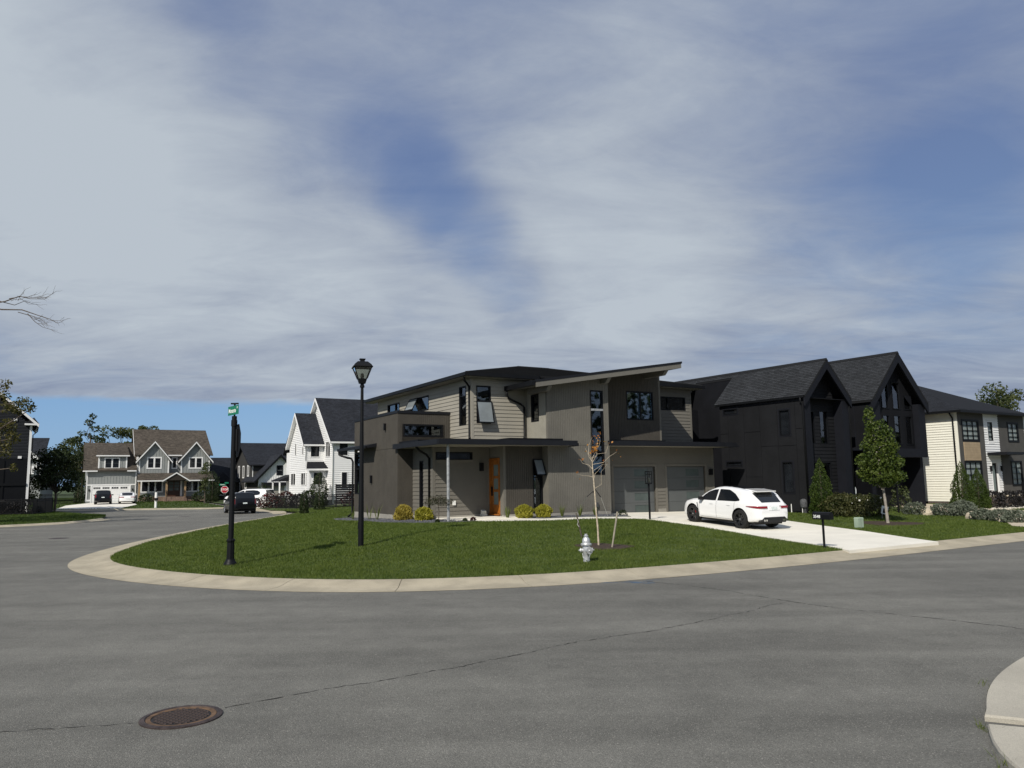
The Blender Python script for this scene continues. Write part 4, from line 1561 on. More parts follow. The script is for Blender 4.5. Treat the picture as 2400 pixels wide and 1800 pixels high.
# ------------------------------------------------------------------ black gabled house on the right
HB = House('black_house', 'black two gabled modern farmhouse with tall dark roof beside the white driveway', 'house', 56.7, (15.186, 40.0), 0.35)
pb = HB.put
GB = 0.30
bl = FL('left', 0.0)
ops = [(4.40, 5.43, 5.87, 6.18), (.94, 1.61, 4.46, 5.84), (.91, 1.57, 1.44, 3.08), (4.26, 5.38, 2.93, 3.19)]
pb(wall(bl, .02, 5.72, GB, 6.5, ops), 'wall', 'black_paint')
# large cladding sheets with battens between them, each sheet a part
cols = [(.05, .60, [4.78]), (.62, 1.74, [3.92]), (1.76, 2.88, [3.94]), (2.90, 3.99, [4.77, 2.3]), (4.01, 5.12, []), (5.14, 5.70, [4.77])]
for a0, a1, js in cols:
    zs = [GB + .2] + sorted(js) + [6.2]
    for z0, z1 in zip(zs[:-1], zs[1:]):
        mb = MB()
        for (b, t) in [(z0 + .012, z1 - .012)]:
            hol = [o for o in ops if o[0] < a1 and o[1] > a0 and o[2] < t and o[3] > b]
            cuts = sorted({a0, a1} | {min(max(v, a0), a1) for o in hol for v in (o[0] - .06, o[1] + .06)})
            for x0, x1 in zip(cuts[:-1], cuts[1:]):
                xm = (x0 + x1) / 2
                z = b
                for o in sorted([o for o in hol if o[0] - .06 < xm < o[1] + .06], key=lambda o: o[2]):
                    if o[2] - .06 > z: bl.box(mb, x0, x1, .001, .022, z, o[2] - .06)
                    z = max(z, o[3] + .06)
                if t > z: bl.box(mb, x0, x1, .001, .022, z, t)
        pb(mb, 'cladding_panel', 'black_panel')
mb = MB(); bl.box(mb, .03, 5.70, .001, .035, 6.22, 6.5); pb(mb, 'frieze_board', 'black_trim')
for o in ops:
    window(HB, bl, o, fw=.05, trim=(.06, 'black_trim'), room=False, jamb=False, pane='pane_dark', out=.045)
# portal frame front of the first gable
F1 = FL('front', 0.0)
UC, AP, EZ = 1.885, 8.52, 6.50
mb = MB()
for a0, a1 in ((0.0, .48), (3.22, 3.77)):
    F1.box(mb, a0, a1, -.9, 0, GB, 6.35)
pb(mb, 'front_pier', 'black_trim')
gt = lambda a: AP - .12 - abs(a - UC) * (AP - EZ) / 1.95
F1b = FL('front', .55)
o1, o2, o3, o4 = (.92, 1.48, 3.98, 5.76), (1.92, 2.66, 3.98, 5.80), (.96, 1.48, 1.08, 3.04), (1.95, 2.70, 1.08, 3.04)
pb(wall(F1b, .48, 3.22, GB, 8, [o1, o2, o3, o4], top=gt), 'wall', 'black_paint')
lap(HB, F1b, .50, 3.20, GB + .5, 8.3, .19, 'black_panel', [o1, o2, o3, o4], top=gt)
for o in (o1, o2, o3, o4):
    window(HB, F1b, o, fw=.05, room=True, spread=(.2, .2), blind=.55 if o is o4 else None)
# tall curtain rods / sunlit jamb edges are the white jambs of these windows
mb = MB()
def gable_roof(H, uc, hw, apz, ez, v0, v1, th=.12, mat='shingle_black', left=True):
    sl = (apz - ez) / hw
    L = [(uc - hw, v0, ez), (uc, v0, apz), (uc, v1, apz), (uc - hw, v1, ez)]
    Rr = [(uc + hw, v0, ez), (uc, v0, apz), (uc, v1, apz), (uc + hw, v1, ez)]
    rl = None
    if left:
        m = MB(); roof_slab(m, L, th)
        rl = H.put(m, 'roof', mat)
        shingles(H, [L[3], L[0], L[1], L[2]], mat, parent=rl)
    m = MB(); roof_slab(m, Rr, th)
    rr = H.put(m, 'roof', mat)
    shingles(H, [Rr[0], Rr[3], Rr[2], Rr[1]], mat, parent=rr)
    m = MB(); m.prism([(uc - .14, v0 - .01, apz - .10), (uc, v0 - .01, apz + .05), (uc + .14, v0 - .01, apz - .10)], [(uc - .14, v1, apz - .10), (uc, v1, apz + .05), (uc + .14, v1, apz - .10)])
    H.put(m, 'ridge_cap', mat, rr)
    return rl, rr
gable_roof(HB, UC, 2.02, AP, EZ - .02, -.16, 13.5, left=False)
lowz = EZ - .02
lz = lambda u: lowz + (u - (UC - 2.02)) * (AP - lowz) / 2.02
uq = 1.58
for q in ([(UC - 2.02, 6.0, lowz), (UC - 2.02, -.16, lowz), (UC, -.16, AP), (UC, 6.0, AP)],
          [(uq, 8.9, lz(uq)), (uq, 6.0, lz(uq)), (UC, 6.0, AP), (UC, 8.9, AP)],
          [(UC - 2.02, 13.5, lowz), (UC - 2.02, 8.9, lowz), (UC, 8.9, AP), (UC, 13.5, AP)]):
    m = MB(); roof_slab(m, q, .12); r = pb(m, 'roof', 'shingle_black'); shingles(HB, q, 'shingle_black', parent=r)
m = MB(); m.box(.02, 1.6, 8.9, 9.05, GB, 6.5); m.box(.02, .17, 9.05, 13.2, GB, 6.5); pb(m, 'return_wall', 'black_paint')
def rake_boards(H, uc, hw, apz, ez, v, w, th, mat, name='bargeboard'):
    out = []
    for sg in (-1, 1):
        m = MB()
        a = [(uc + sg * hw, ez - .02), (uc, apz - .02), (uc, apz - .02 - w), (uc + sg * (hw - .0), ez - .02 - w)]
        m.prism([(x, v, z) for x, z in a], [(x, v + th, z) for x, z in a])
        out.append(H.put(m, name, mat))
    return out
rake_boards(HB, UC, 2.02, AP, EZ - .02, -.155, .52, .10, 'black_trim')
m = MB(); m.box(.25, 3.5, -.02, .55, 6.36, 6.40); m.box(3.2, 3.75, .6, 13.4, GB, 6.4); m.box(.2, 3.6, 13.2, 13.4, GB, 6.4)
pb(m, 'side_wall', 'black_paint')
m = MB()      # soffit of the deep gable reveal
for sg in (-1, 1):
    m.prism([(UC + sg * 1.92, -.05, EZ - .10), (UC, -.05, AP - .16), (UC, -.05, AP - .22), (UC + sg * 1.92, -.05, EZ - .16)], [(UC + sg * 1.92, .56, EZ - .10), (UC, .56, AP - .16), (UC, .56, AP - .22), (UC + sg * 1.92, .56, EZ - .16)])
pb(m, 'soffit', 'black_paint')
downspout(HB, [(-.16, .12, 6.38), (-.16, .14, 6.2), (-.08, .07, 6.05), (-.08, .07, .5)], .045)
downspout(HB, [(3.86, -.05, 6.40), (3.84, -.05, 6.1), (3.82, .0, 5.9), (3.82, .0, .5)], .045)
m = MB(); m.box(-.20, -.08, -.1, 5.9, 6.37, 6.48); pb(m, 'gutter', 'metal_black')
# rear part with the cut back roof: set back wall, flat dormer roof over it
m = MB(); m.box(1.6, 1.75, 5.72, 13.2, GB, 8.2); pb(m, 'rear_wall', 'black_paint')
m = MB(); m.box(.02, 1.75, 5.56, 5.72, GB, 6.5); pb(m, 'return_wall', 'black_paint')
rw = FL('left', 1.6)
window(HB, rw, (6.1, 7.1, 3.6, 5.9), fw=.06, room=False, jamb=False, pane='pane_dark')
m = MB(); rw.box(m, 6.05, 6.10, .03, .06, 3.6, 5.8); pb(m, 'downspout', 'jamb_white')
# second, larger gable
U0, U1, V2 = 5.97, 11.46, 0.0
UC2, AP2, EZ2 = 8.715, 9.42, 6.55
F2 = FL('front', V2)
mb = MB()
F2.box(mb, U0, 6.80, -.35, 0, 3.36, 6.45); F2.box(mb, 10.75, U1, -.35, 0, 3.36, 6.45); F2.box(mb, 11.16, U1, -2.2, -.36, GB, 3.36); F2.box(mb, U0, 6.45, -2.2, -.36, GB, 3.36)
pb(mb, 'front_pier', 'black_trim')
mb = MB(); F2.box(mb, 6.80, 10.75, -.35, .0, 3.36, 3.80); pb(mb, 'bay_ledge', 'black_trim')
gt2 = lambda a: AP2 - .14 - abs(a - UC2) * (AP2 - EZ2) / 2.85
F2b = FL('front', V2 + .36)
up = [(6.95, 7.45, 6.12, 6.9), (7.58, 8.30, 6.12, 7.66), (8.70, 9.50, 6.11, 7.72), (9.85, 10.62, 6.11, 6.95)]
dn = [(7.58, 8.26, 4.05, 5.76), (8.70, 9.42, 4.05, 5.76), (9.85, 10.60, 4.05, 5.76)]
pb(wall(F2b, 6.80, 10.75, 3.4, 9, up + dn, top=gt2), 'wall', 'black_paint')
for k, o in enumerate(up):
    # glazing of the gable: the outer lights have sloping heads
    win = window(HB, F2b, o, fw=.05, spread=(.1, .1))
    if k in (0, 3):
        m = MB()
        if k == 3: pts = [(o[0], o[3]), (o[1], o[3]), (o[1], o[3] - .62)]
        else: pts = [(o[0], o[3] - .5), (o[0], o[3]), (o[1], o[3])]
        F2b.slab(m, pts, .005, .05)
        pb(m, 'sloping_head', 'black_trim', win)
    else:
        m = MB(); F2b.box(m, o[1] - .16, o[1] - .06, -.16, -.10, o[2] + .06, o[3] - .06); pb(m, 'curtain', 'blind', win)
for k, o in enumerate(dn):
    window(HB, F2b, o, fw=.05, spread=(.1, .1), blind=.14 if k else None)
rl2, rr2 = gable_roof(HB, UC2, 2.90, AP2, EZ2 - .05, -.18, 13.5)
rake_boards(HB, UC2, 2.90, AP2, EZ2 - .05, -.175, .58, .10, 'black_trim')
m = MB()
for sg in (-1, 1):
    m.prism([(UC2 + sg * 2.75, -.06, EZ2 - .12), (UC2, -.06, AP2 - .18), (UC2, -.06, AP2 - .25), (UC2 + sg * 2.75, -.06, EZ2 - .19)], [(UC2 + sg * 2.75, .36, EZ2 - .12), (UC2, .36, AP2 - .18), (UC2, .36, AP2 - .25), (UC2 + sg * 2.75, .36, EZ2 - .19)])
pb(m, 'soffit', 'black_paint')
L2 = FL('left', U0)
pb(wall(L2, .36, 13.2, GB, 6.4), 'side_wall', 'black_paint')
m = MB(); L2.box(m, -.0, 2.28, 0.001, .02, 3.3, 3.42); L2.box(m, 1.05, 1.10, 0.001, .02, 3.42, 6.3); L2.box(m, .0, .08, .001, .02, 3.4, 6.3)
pb(m, 'batten', 'black_trim')
m = MB(); L2.box(m, .02, 13.3, .02, .14, 6.38, 6.50); pb(m, 'gutter', 'metal_black')
m = MB(); m.box(U1 - .16, U1, .4, 13.2, GB, 6.4); m.box(U0, U1, 13.0, 13.2, GB, 6.4); pb(m, 'side_wall', 'black_paint')
# entrance between the gables
m = MB(); m.box(3.77, U0, 2.3, 2.45, GB, 6.6); pb(m, 'entrance_wall', 'black_paint')
m = MB(); m.box(4.3, 5.4, 2.24, 2.30, .75, 2.95); pb(m, 'front_door', 'black_trim')
m = MB(); m.box(3.9, U0 - .02, 1.2, 2.3, GB, .72); m.box(3.9, U0 - .3, .9, 1.2, GB, .54); pb(m, 'steps', 'conc_block')
m = MB(); m.box(3.82, U0 + .35, .55, 2.3, 3.68, 3.82); pb(m, 'entrance_canopy', 'black_trim')
m = MB(); m.hexa([(3.75, 2.0, 6.5), (6.1, 2.0, 6.5), (6.1, 12, 7.6), (3.75, 12, 7.6)], [(3.75, 2.0, 6.6), (6.1, 2.0, 6.6), (6.1, 12, 7.7), (3.75, 12, 7.7)]); pb(m, 'roof', 'shingle_black')
# recessed garage under the second gable
G2 = FL('front', V2 + 1.4)
m = MB(); m.box(6.45, 11.16, 1.4, 1.55, GB, 3.36); pb(m, 'wall', 'black_paint')
m = MB(); m.box(U0 + .05, U1 - .05, -.02, 1.4, 3.30, 3.36); pb(m, 'soffit', 'black_trim')
gdo = MB()
for k in range(4):
    G2.box(gdo, 6.75, 10.9, .002, .04, .42 + k * .53, .42 + k * .53 + .515)
pb(gdo, 'garage_door', 'black_panel')
m = MB()
for a0, a1, z0, z1 in ((6.6, 6.75, GB, 2.7), (10.9, 11.05, GB, 2.7), (6.75, 10.9, 2.56, 2.7)):
    G2.box(m, a0, a1, 0.001, .09, z0, z1)
pb(m, 'garage_trim', 'black_trim')

# ------------------------------------------------------------------ white and charcoal house at the right edge
HC = House('white_sided_house', 'two storey house with cream lap siding side wall and charcoal front at right edge', 'house', 56.7, (27.61, 48.0), 0.15)
pc = HC.put
cl = FL('left', 0.0)
pc(wall(cl, .0, 12, .58, 6.15), 'wall', 'cream_lap')
lap(HC, cl, .14, 11.9, .60, 6.15, .155, 'cream_lap', single=False, thick=.042)
m = MB(); m.box(-.035, .12, -.035, -.0, .58, 6.12); m.box(-.035, -.001, .0, .14, .58, 6.12); pc(m, 'corner_trim', 'cream_lap')
# brick plinth
m = MB(); m.box(.02, 9, .02, 12, .10, .58); pc(m, 'foundation', 'brick')
k = 0
for r in range(6):
    for c in range(10):
        v = c * .22 + (r % 2) * .11
        if v > 2.1: continue
        if r >= 4 and .35 < v < .75: continue
        m = MB(); m.box(-.012, .02, v + .006, v + .214, .12 + r * .077, .12 + r * .077 + .068); pc(m, 'brick', 'brick')
m = MB(); m.box(-.016, .02, .42, .86, .43, .57); pc(m, 'vent', 'frame_black')
cf = FL('front', 0.0)
segs = [(.0, 3.15, 'stucco_dark', .06), (3.15, 5.12, 'white_lap', 0), (5.12, 8.64, 'stucco_dark', .04), (8.64, 12.5, 'white_lap', 0)]
wins = [(.46, 2.44, 4.38, 5.62), (3.72, 4.34, 4.38, 5.59), (6.36, 7.72, 4.40, 5.59), (.46, 2.42, 1.44, 3.03), (6.40, 7.79, 1.50, 3.03), (3.82, 4.55, .86, 2.94)]
for a0, a1, mt, pr in segs:
    mine = [o for o in wins if a0 <= o[0] < a1]
    FF = FL('front', -pr)
    pc(wall(FF, a0 + .002, a1 - .002, .3, 6.15, mine, th=.2), 'wall', mt)
    if mt == 'white_lap':
        lap(HC, FF, a0 + .01, a1 - .01, .60, 6.15, .155, 'white_lap', [(o[0] - .10, o[1] + .10, o[2] - .10, o[3] + .10) for o in mine], single=False, thick=.05)
    for o in mine:
        if o[2] < 1: continue
        w3 = o[1] - o[0]
        cs = (o[0] + w3 / 3, o[0] + 2 * w3 / 3) if w3 > 1.8 else ((o[0] + w3 / 2,) if w3 > 1 else ())
        h = o[3] - o[2]
        window(HC, FF, o, cols=cs, rows=(o[2] + h * .25, o[2] + h * .5, o[2] + h * .75), fw=.06, bar=.02, room=False, jamb=False, pane='pane_pale', trim=(.09, 'white_trim') if mt == 'white_lap' else (.06, 'frame_black'))
m = MB(); cf.box(m, .46, 2.45, .061, .085, 3.10, 4.25)
tanp = pc(m, 'tan_panel', 'wood_tan')
for k in range(7):
    m = MB(); cf.box(m, .48, 2.43, .086, .10, 3.115 + k * .162, 3.115 + k * .162 + .152); pc(m, 'plank', 'wood_tan', tanp)
m = MB(); cf.box(m, 3.82, 4.55, -.12, -.06, .86, 2.94); dr = pc(m, 'front_door', 'frame_black')
m = MB(); cf.box(m, 4.05, 4.32, -.058, -.05, 1.05, 2.8); pc(m, 'pane', 'frost', dr)
m = MB(); cf.box(m, 3.74, 3.82, 0, .05, .86, 3.02); cf.box(m, 4.55, 4.63, 0, .05, .86, 3.02); cf.box(m, 3.82, 4.55, 0, .05, 2.94, 3.02); pc(m, 'door_casing', 'white_trim')
m = MB(); m.box(3.35, 6.3, -1.25, -.05, 3.45, 3.62); pc(m, 'entrance_canopy', 'roof_metal')
for a in (3.52, 4.92):
    m = MB(); cf.box(m, a, a + .11, .03, .15, 2.43, 2.76); pc(m, 'wall_light', 'metal_black')
m = MB(); m.box(3.2, 8.3, -2.0, -.07, .1, .84); pc(m, 'porch', 'brick')
m = MB(); m.box(3.15, 8.35, -2.05, -.07, .84, .88); pc(m, 'porch_floor', 'stone_tan')
rail = MB()
rail.box(3.3, 8.2, -1.98, -1.93, 1.56, 1.62); rail.box(3.3, 8.2, -1.98, -1.93, .96, 1.0)
rl_ = pc(rail, 'railing', 'metal_black')
bal = MB()
for k in range(44):
    a = 3.36 + k * .11
    bal.box(a - .012, a + .012, -1.965, -1.945, 1.0, 1.56)
pc(bal, 'baluster', 'metal_black', rl_, kind='stuff')
for a in (3.3, 4.55, 6.3, 8.1):
    m = MB(); m.box(a, a + .13, -2.02, -1.89, .88, 1.72); pc(m, 'railing_post', 'metal_black', rl_)
ez = 6.20
m = MB()
Pa, Pb, Pc, Pd = (-.45, -.45, ez), (9.1, -.45, ez), (9.1, 12.4, ez), (-.45, 12.4, ez)
r0, r1 = (5.3, 5.6, 8.78), (5.9, 6.4, 8.78)
for pts in ([Pa, Pb, r1, r0], [Pd, Pa, r0], [Pc, Pd, r0, r1], [Pb, Pc, r1]):
    roof_slab(m, pts, .1)
rc = pc(m, 'roof', 'shingle_dark')
shingles(HC, [Pa, Pb, r1, r0], 'shingle_dark', parent=rc)
shingles(HC, [Pd, Pa, r0], 'shingle_dark', parent=rc)
m = MB()
Qa, Qb, q0 = (9.0, 1.2, ez), (22, 1.2, ez), (15.5, 8, 8.1)
roof_slab(m, [Qa, Qb, (22, 12, 8.3), (9.0, 12, 8.3)], .1)
pc(m, 'roof', 'shingle_dark')
m = MB(); m.box(8.7, 21, 1.5, 11, .3, 6.1); pc(m, 'rear_wing', 'stucco_dark')
m = MB(); m.box(-.55, 9.2, -.55, -.43, ez - .14, ez + .01); m.box(-.55, -.43, -.43, 12.4, ez - .14, ez + .01); pc(m, 'gutter', 'metal_black')
m = MB(); m.box(-.43, 9.1, -.43, .0, 6.10, 6.14); m.box(-.43, 0, 0, 12, 6.10, 6.14); pc(m, 'soffit', 'stucco_dark')
downspout(HC, [(-.40, .2, 6.08), (-.36, .2, 5.98), (-.10, .2, 5.75), (-.09, .2, 5.6), (-.09, .2, .3)], .05)

# ------------------------------------------------------------------ grey double gabled house across the cross street
HG = House('gray_house', 'gray board and batten house with brown roof and twin white trimmed gables', 'house', 60, (-52.72, 96.0), 0.2)
pg = HG.put
gf = FL('front', 0.0)
def battens(H, F, a0, a1, z0, z1, mat, ops=(), top=None, pitch=.33):
    mb = MB()
    a = a0 + pitch / 2
    while a < a1:
        zt = top(a) if top else z1
        hs = sorted([(o[2], o[3]) for o in ops if o[0] - .02 < a < o[1] + .02])
        z = z0
        for b, t in hs:
            if b > z: F.box(mb, a - .03, a + .03, .001, .03, z, b)
            z = max(z, t)
        if zt > z: F.box(mb, a - .03, a + .03, .001, .03, z, zt)
        a += pitch
    H.put(mb, 'batten', mat, kind='stuff')
def simple_window(H, F, o, cols=1, rows=2, trim=.11, tmat='white_trim', frame='frame_black', n0=0.0):
    """window of a distant house: casing, frame and panes standing on the wall face"""
    a0, a1, z0, z1 = o
    m = MB()
    F.box(m, a0 - trim, a0, n0, n0 + .05, z0 - trim, z1 + trim); F.box(m, a1, a1 + trim, n0, n0 + .05, z0 - trim, z1 + trim)
    F.box(m, a0, a1, n0, n0 + .05, z0 - trim, z0); F.box(m, a0, a1, n0, n0 + .05, z1, z1 + trim)
    wd = (a1 - a0) / cols
    for c in range(1, cols):
        F.box(m, a0 + c * wd - trim * .6, a0 + c * wd + trim * .6, n0, n0 + .048, z0, z1)
    w = H.put(m, 'window', tmat)
    for c in range(cols):
        x0 = a0 + c * wd + (trim * .6 if c else 0)
        x1 = a0 + (c + 1) * wd - (trim * .6 if c < cols - 1 else 0)
        for r in range(rows):
            m = MB()
            y0 = z0 + (z1 - z0) * r / rows + (.02 if r else 0)
            y1 = z0 + (z1 - z0) * (r + 1) / rows - (.02 if r < rows - 1 else 0)
            F.box(m, x0 + .02, x1 - .02, n0 + .001, n0 + .022, y0, y1)
            H.put(m, 'pane', 'pane_dark', w)
    return w
# garage wing
m = MB(); m.box(0, 5.6, 0, 8, .2, 4.3); pg(m, 'wall', 'gray_batten')
m = MB(); m.prism([(.01, .01, 4.3), (.01, 4, 7.9), (.01, 7.9, 4.3)], [(5.5, .01, 4.3), (5.5, 4, 7.9), (5.5, 7.9, 4.3)]); pg(m, 'gable_wall', 'gray_batten')
battens(HG, gf, .12, 5.45, 2.6, 4.28, 'gray_batten')
battens(HG, gf, .12, .48, .75, 2.4, 'gray_batten', pitch=.16); battens(HG, gf, 4.98, 5.45, .75, 2.4, 'gray_batten', pitch=.16)
m = MB(); gf.box(m, 0, 5.55, .0, .06, 2.42, 2.58); gf.box(m, .48, .62, .001, .07, .2, 2.42); gf.box(m, 4.82, 4.96, .001, .07, .2, 2.42); gf.box(m, 0, .12, .001, .05, .5, 4.25); gf.box(m, 5.44, 5.55, .001, .05, .5, 4.25); gf.box(m, .12, .48, .001, .04, .5, .72)
pg(m, 'trim', 'white_trim')
gd = MB()
for k in range(4):
    gf.box(gd, .62, 4.82, .002, .03, .25 + k * .54, .25 + k * .54 + .53)
gdo = pg(gd, 'garage_door', 'white_trim')
for k in range(4):
    for j in range(4):
        m = MB(); a = .8 + k * 1.0 + j * .2; gf.box(m, a, a + .16, .031, .036, 2.0, 2.22); pg(m, 'pane', 'pane_dark', gdo)
for a in (.28, 5.1):
    m = MB(); gf.box(m, a, a + .12, .04, .16, 1.75, 2.0); pg(m, 'wall_light', 'metal_black')
# dormer over the garage
m = MB(); m.box(1.25, 4.35, .0, 3.5, 4.32, 6.2); pg(m, 'dormer_wall', 'gray_batten')
df = FL('front', -.002)
battens(HG, df, 1.35, 4.25, 4.5, 6.1, 'gray_batten', [(1.85, 3.6, 4.4, 6.0)])
m = MB(); df.box(m, 1.2, 4.4, .0, .07, 4.30, 4.48); df.box(m, 1.18, 1.34, .001, .06, 4.48, 6.15); df.box(m, 4.26, 4.42, .001, .06, 4.48, 6.15); pg(m, 'trim', 'white_trim')
simple_window(HG, df, (1.98, 3.48, 4.63, 5.76), 2, 2, .13)
def roof(H, quads, mat, th=.12, sh=True):
    m = MB()
    for q in quads: roof_slab(m, q, th)
    r = H.put(m, 'roof', mat)
    if sh:
        for q in quads: shingles(H, q, mat, .16, r)
    return r
roof(HG, [[(-.42, -.4, 4.28), (5.56, -.4, 4.28), (5.56, 4, 7.92), (-.42, 4, 7.92)]], 'shingle_brown')
roof(HG, [[(5.56, 8.4, 4.28), (-.42, 8.4, 4.28), (-.42, 4, 7.92), (5.56, 4, 7.92)]], 'shingle_brown', sh=False)
roof(HG, [[(.95, -.35, 6.18), (4.65, -.35, 6.18), (4.55, 3.2, 7.55), (1.05, 3.2, 7.55)]], 'shingle_brown')
m = MB(); m.box(-.46, 1.15, -.48, -.40, 4.14, 4.28); m.box(4.45, 5.5, -.48, -.40, 4.14, 4.28); m.box(.93, 4.67, -.42, -.35, 6.04, 6.18); pg(m, 'gutter', 'white_trim')
# main part
m = MB(); m.box(5.75, 14.4, .9, 9, .2, 6.3); m.box(5.75, 14.4, .02, .9, .2, 3.0); pg(m, 'wall', 'gray_lap')
m = MB(); m.prism([(5.76, .95, 6.2), (5.76, 5, 9.75), (5.76, 8.9, 6.2)], [(14.3, .95, 6.2), (14.3, 5, 9.75), (14.3, 8.9, 6.2)]); pg(m, 'gable_wall', 'white_trim')
m = MB(); m.box(5.55, 5.74, .3, 8.6, .3, 6.0); pg(m, 'side_wall', 'white_lap')
rm = roof(HG, [[(5.25, .5, 6.28), (14.75, .5, 6.28), (14.35, 5, 9.82), (5.25, 5, 9.82)]], 'shingle_brown')
roof(HG, [[(14.75, 9.5, 6.28), (5.25, 9.5, 6.28), (5.25, 5, 9.82), (14.35, 5, 9.82)]], 'shingle_brown', sh=False)
m = MB(); m.box(9.2, 10.9, .42, .5, 6.12, 6.27); m.prism([(5.22, .5, 6.28), (5.22, 5, 9.82), (5.22, 5, 9.6), (5.22, .5, 6.05)], [(5.25, .5, 6.28), (5.25, 5, 9.82), (5.25, 5, 9.6), (5.25, .5, 6.05)]); pg(m, 'gutter', 'white_trim')
for uc, u0, u1, wa in ((7.60, 5.80, 9.28, (6.83, 8.28)), (12.62, 10.76, 14.24, (11.82, 13.26))):
    hw = (u1 - u0) / 2
    uc = (u0 + u1) / 2
    ap = 7.92
    tp = lambda a, uc=uc, ap=ap: ap - abs(a - uc) * 1.22
    m = MB(); m.box(u0, u1, 0, 2, 3.9, 5.62); m.prism([(u0, .0, 5.62), (uc, .0, ap - .05), (u1, .0, 5.62)], [(u0, 2.5, 5.62), (uc, 2.5, ap - .05), (u1, 2.5, 5.62)])
    pg(m, 'gable_wall', 'gray_batten')
    battens(HG, gf, u0 + .1, u1 - .1, 3.95, 9, 'gray_batten', [(wa[0] - .2, wa[1] + .2, 4.4, 6.05)], top=lambda a: tp(a) - .3)
    m = MB(); gf.box(m, u0 - .04, u0 + .12, .001, .05, 3.9, 5.5); gf.box(m, u1 - .12, u1 + .04, .001, .05, 3.9, 5.5); pg(m, 'corner_trim', 'white_trim')
    simple_window(HG, gf, (wa[0], wa[1], 4.60, 5.82), 2, 2, .16)
    hw2 = hw + .42
    ezz = ap + .08 - hw2 * 1.22
    for sg in (-1, 1):
        q = [(uc + sg * hw2, -.42, ezz), (uc, -.42, ap + .08), (uc, 3.4, ap + .08), (uc + sg * hw2, .9, ezz)]
        m = MB(); roof_slab(m, q, .1); r = pg(m, 'roof', 'shingle_brown')
        shingles(HG, [q[3], q[0], q[1], q[2]] if sg < 0 else [q[0], q[3], q[2], q[1]], 'shingle_brown', .16, r)
    rake_boards(HG, uc, hw2, ap + .09, ezz, -.46, .20, .05, 'white_trim')
simple_window(HG, FL('front', .9), (9.86, 10.25, 4.6, 5.85), 1, 1, .16)
# porch roof, entrance and windows below
roof(HG, [[(5.55, -1.2, 2.98), (14.75, -1.2, 2.98), (14.45, .0, 3.9), (5.7, .0, 3.9)]], 'shingle_brown')
m = MB(); m.box(5.55, 9.0, -1.28, -1.2, 2.84, 2.98); m.box(11.2, 14.75, -1.28, -1.2, 2.84, 2.98); pg(m, 'gutter', 'white_trim')
lap(HG, gf, 5.8, 9.0, .9, 2.9, .16, 'gray_lap', [(6.1, 8.7, 1.4, 3)], single=False)
lap(HG, gf, 11.2, 14.3, .9, 2.9, .16, 'gray_lap', [(11.3, 13.9, 1.4, 3)], single=False)
simple_window(HG, gf, (6.22, 8.55, 1.58, 2.80), 3, 1, .14)
simple_window(HG, gf, (11.45, 13.7, 1.58, 2.80), 3, 1, .14)
m = MB(); gf.box(m, 9.25, 10.72, .001, .06, .9, 2.85); d = pg(m, 'front_door', 'door_brown')
for a in (9.35, 10.05):
    for j in range(3):
        m = MB(); gf.box(m, a, a + .55, .061, .07, 1.65 + j * .4, 1.65 + j * .4 + .34); pg(m, 'pane', 'garage_glass', d)
m = MB(); m.prism([(8.55, -1.75, 2.95), (10.05, -1.75, 3.92), (11.55, -1.75, 2.95)], [(8.55, .0, 2.95), (10.05, .0, 3.92), (11.55, .0, 2.95)]); pg(m, 'portico_roof', 'shingle_brown')
rake_boards(HG, 10.05, 1.62, 4.0, 2.96, -1.86, .16, .1, 'white_trim')
for a in (5.75, 8.9, 11.1):
    m = MB(); m.box(a, a + .22, -1.2 if a > 6 else -1.0, -.98 if a > 6 else -.78, .85, 2.85); pg(m, 'porch_post', 'wood_post')
m = MB(); m.box(10.75, 10.95, -.2, .0, .9, 2.9); pg(m, 'pilaster', 'white_trim')
m = MB(); m.box(5.8, 14.35, -.05, .02, .2, .88); pg(m, 'foundation', 'brick_tan')
for k in range(4):
    m = MB(); m.box(8.8 - .05 * k, 11.3 + .05 * k, -1.4 - .3 * k, -.05, .2, .86 - k * .17); pg(m, 'step', 'brick_tan')
for a in (8.95, 11.1):
    m = MB(); m.tube([(a, -1.3, .9), (a, -1.3, 1.75), (a, -2.2, 1.2), (a, -2.2, .3)], .03, 6); pg(m, 'handrail', 'metal_black')

# ------------------------------------------------------------------ white house behind the lawn fence
HW = House('white_house', 'bright white lap sided house with black windows and steep dark gabled roofs', 'house', 59.7, (-21.80, 76.0), 0.4)
pw = HW.put
wl = FL('left', 0.0)
m = MB(); m.box(0, 3.4, -5.46, .2, .4, 6.1); m.box(1.68, 9, -8.22, 1.0, .4, 6.25); m.box(.05, 1.68, -6.5, -5.4, .4, 3.6)
pw(m, 'wall', 'white_lap')
m = MB(); m.prism([(0, -5.46, 6.0), (0, -2.62, 8.85), (0, .2, 6.0)], [(3.4, -5.46, 6.0), (3.4, -2.62, 8.85), (3.4, .2, 6.0)])
m.prism([(1.68, -8.22, 6.2), (1.68, -3.6, 10.25), (1.68, 1.0, 6.2)], [(9, -8.22, 6.2), (9, -3.6, 10.25), (9, 1.0, 6.2)])
pw(m, 'gable_wall', 'white_lap')
wops = [(-2.20, -1.80, 5.02, 6.08), (-4.74, -4.34, 5.02, 6.07), (-2.03, -.45, 2.2, 3.25), (-5.62, -4.1, 2.2, 3.25)]
tg = lambda a: 8.85 - abs(a + 2.62) * 1.0
lap(HW, wl, -5.40, .15, .8, 8.8, 0.175, 'white_lap', wops, top=tg, single=False, thick=.05)
for o in wops:
    simple_window(HW, wl, o, 2 if o[1] - o[0] > 1 else 1, 1, .05, 'white_trim', n0=.02)
wf = FL('front', -5.46)
oW = (.42, 1.21, 4.76, 6.02)
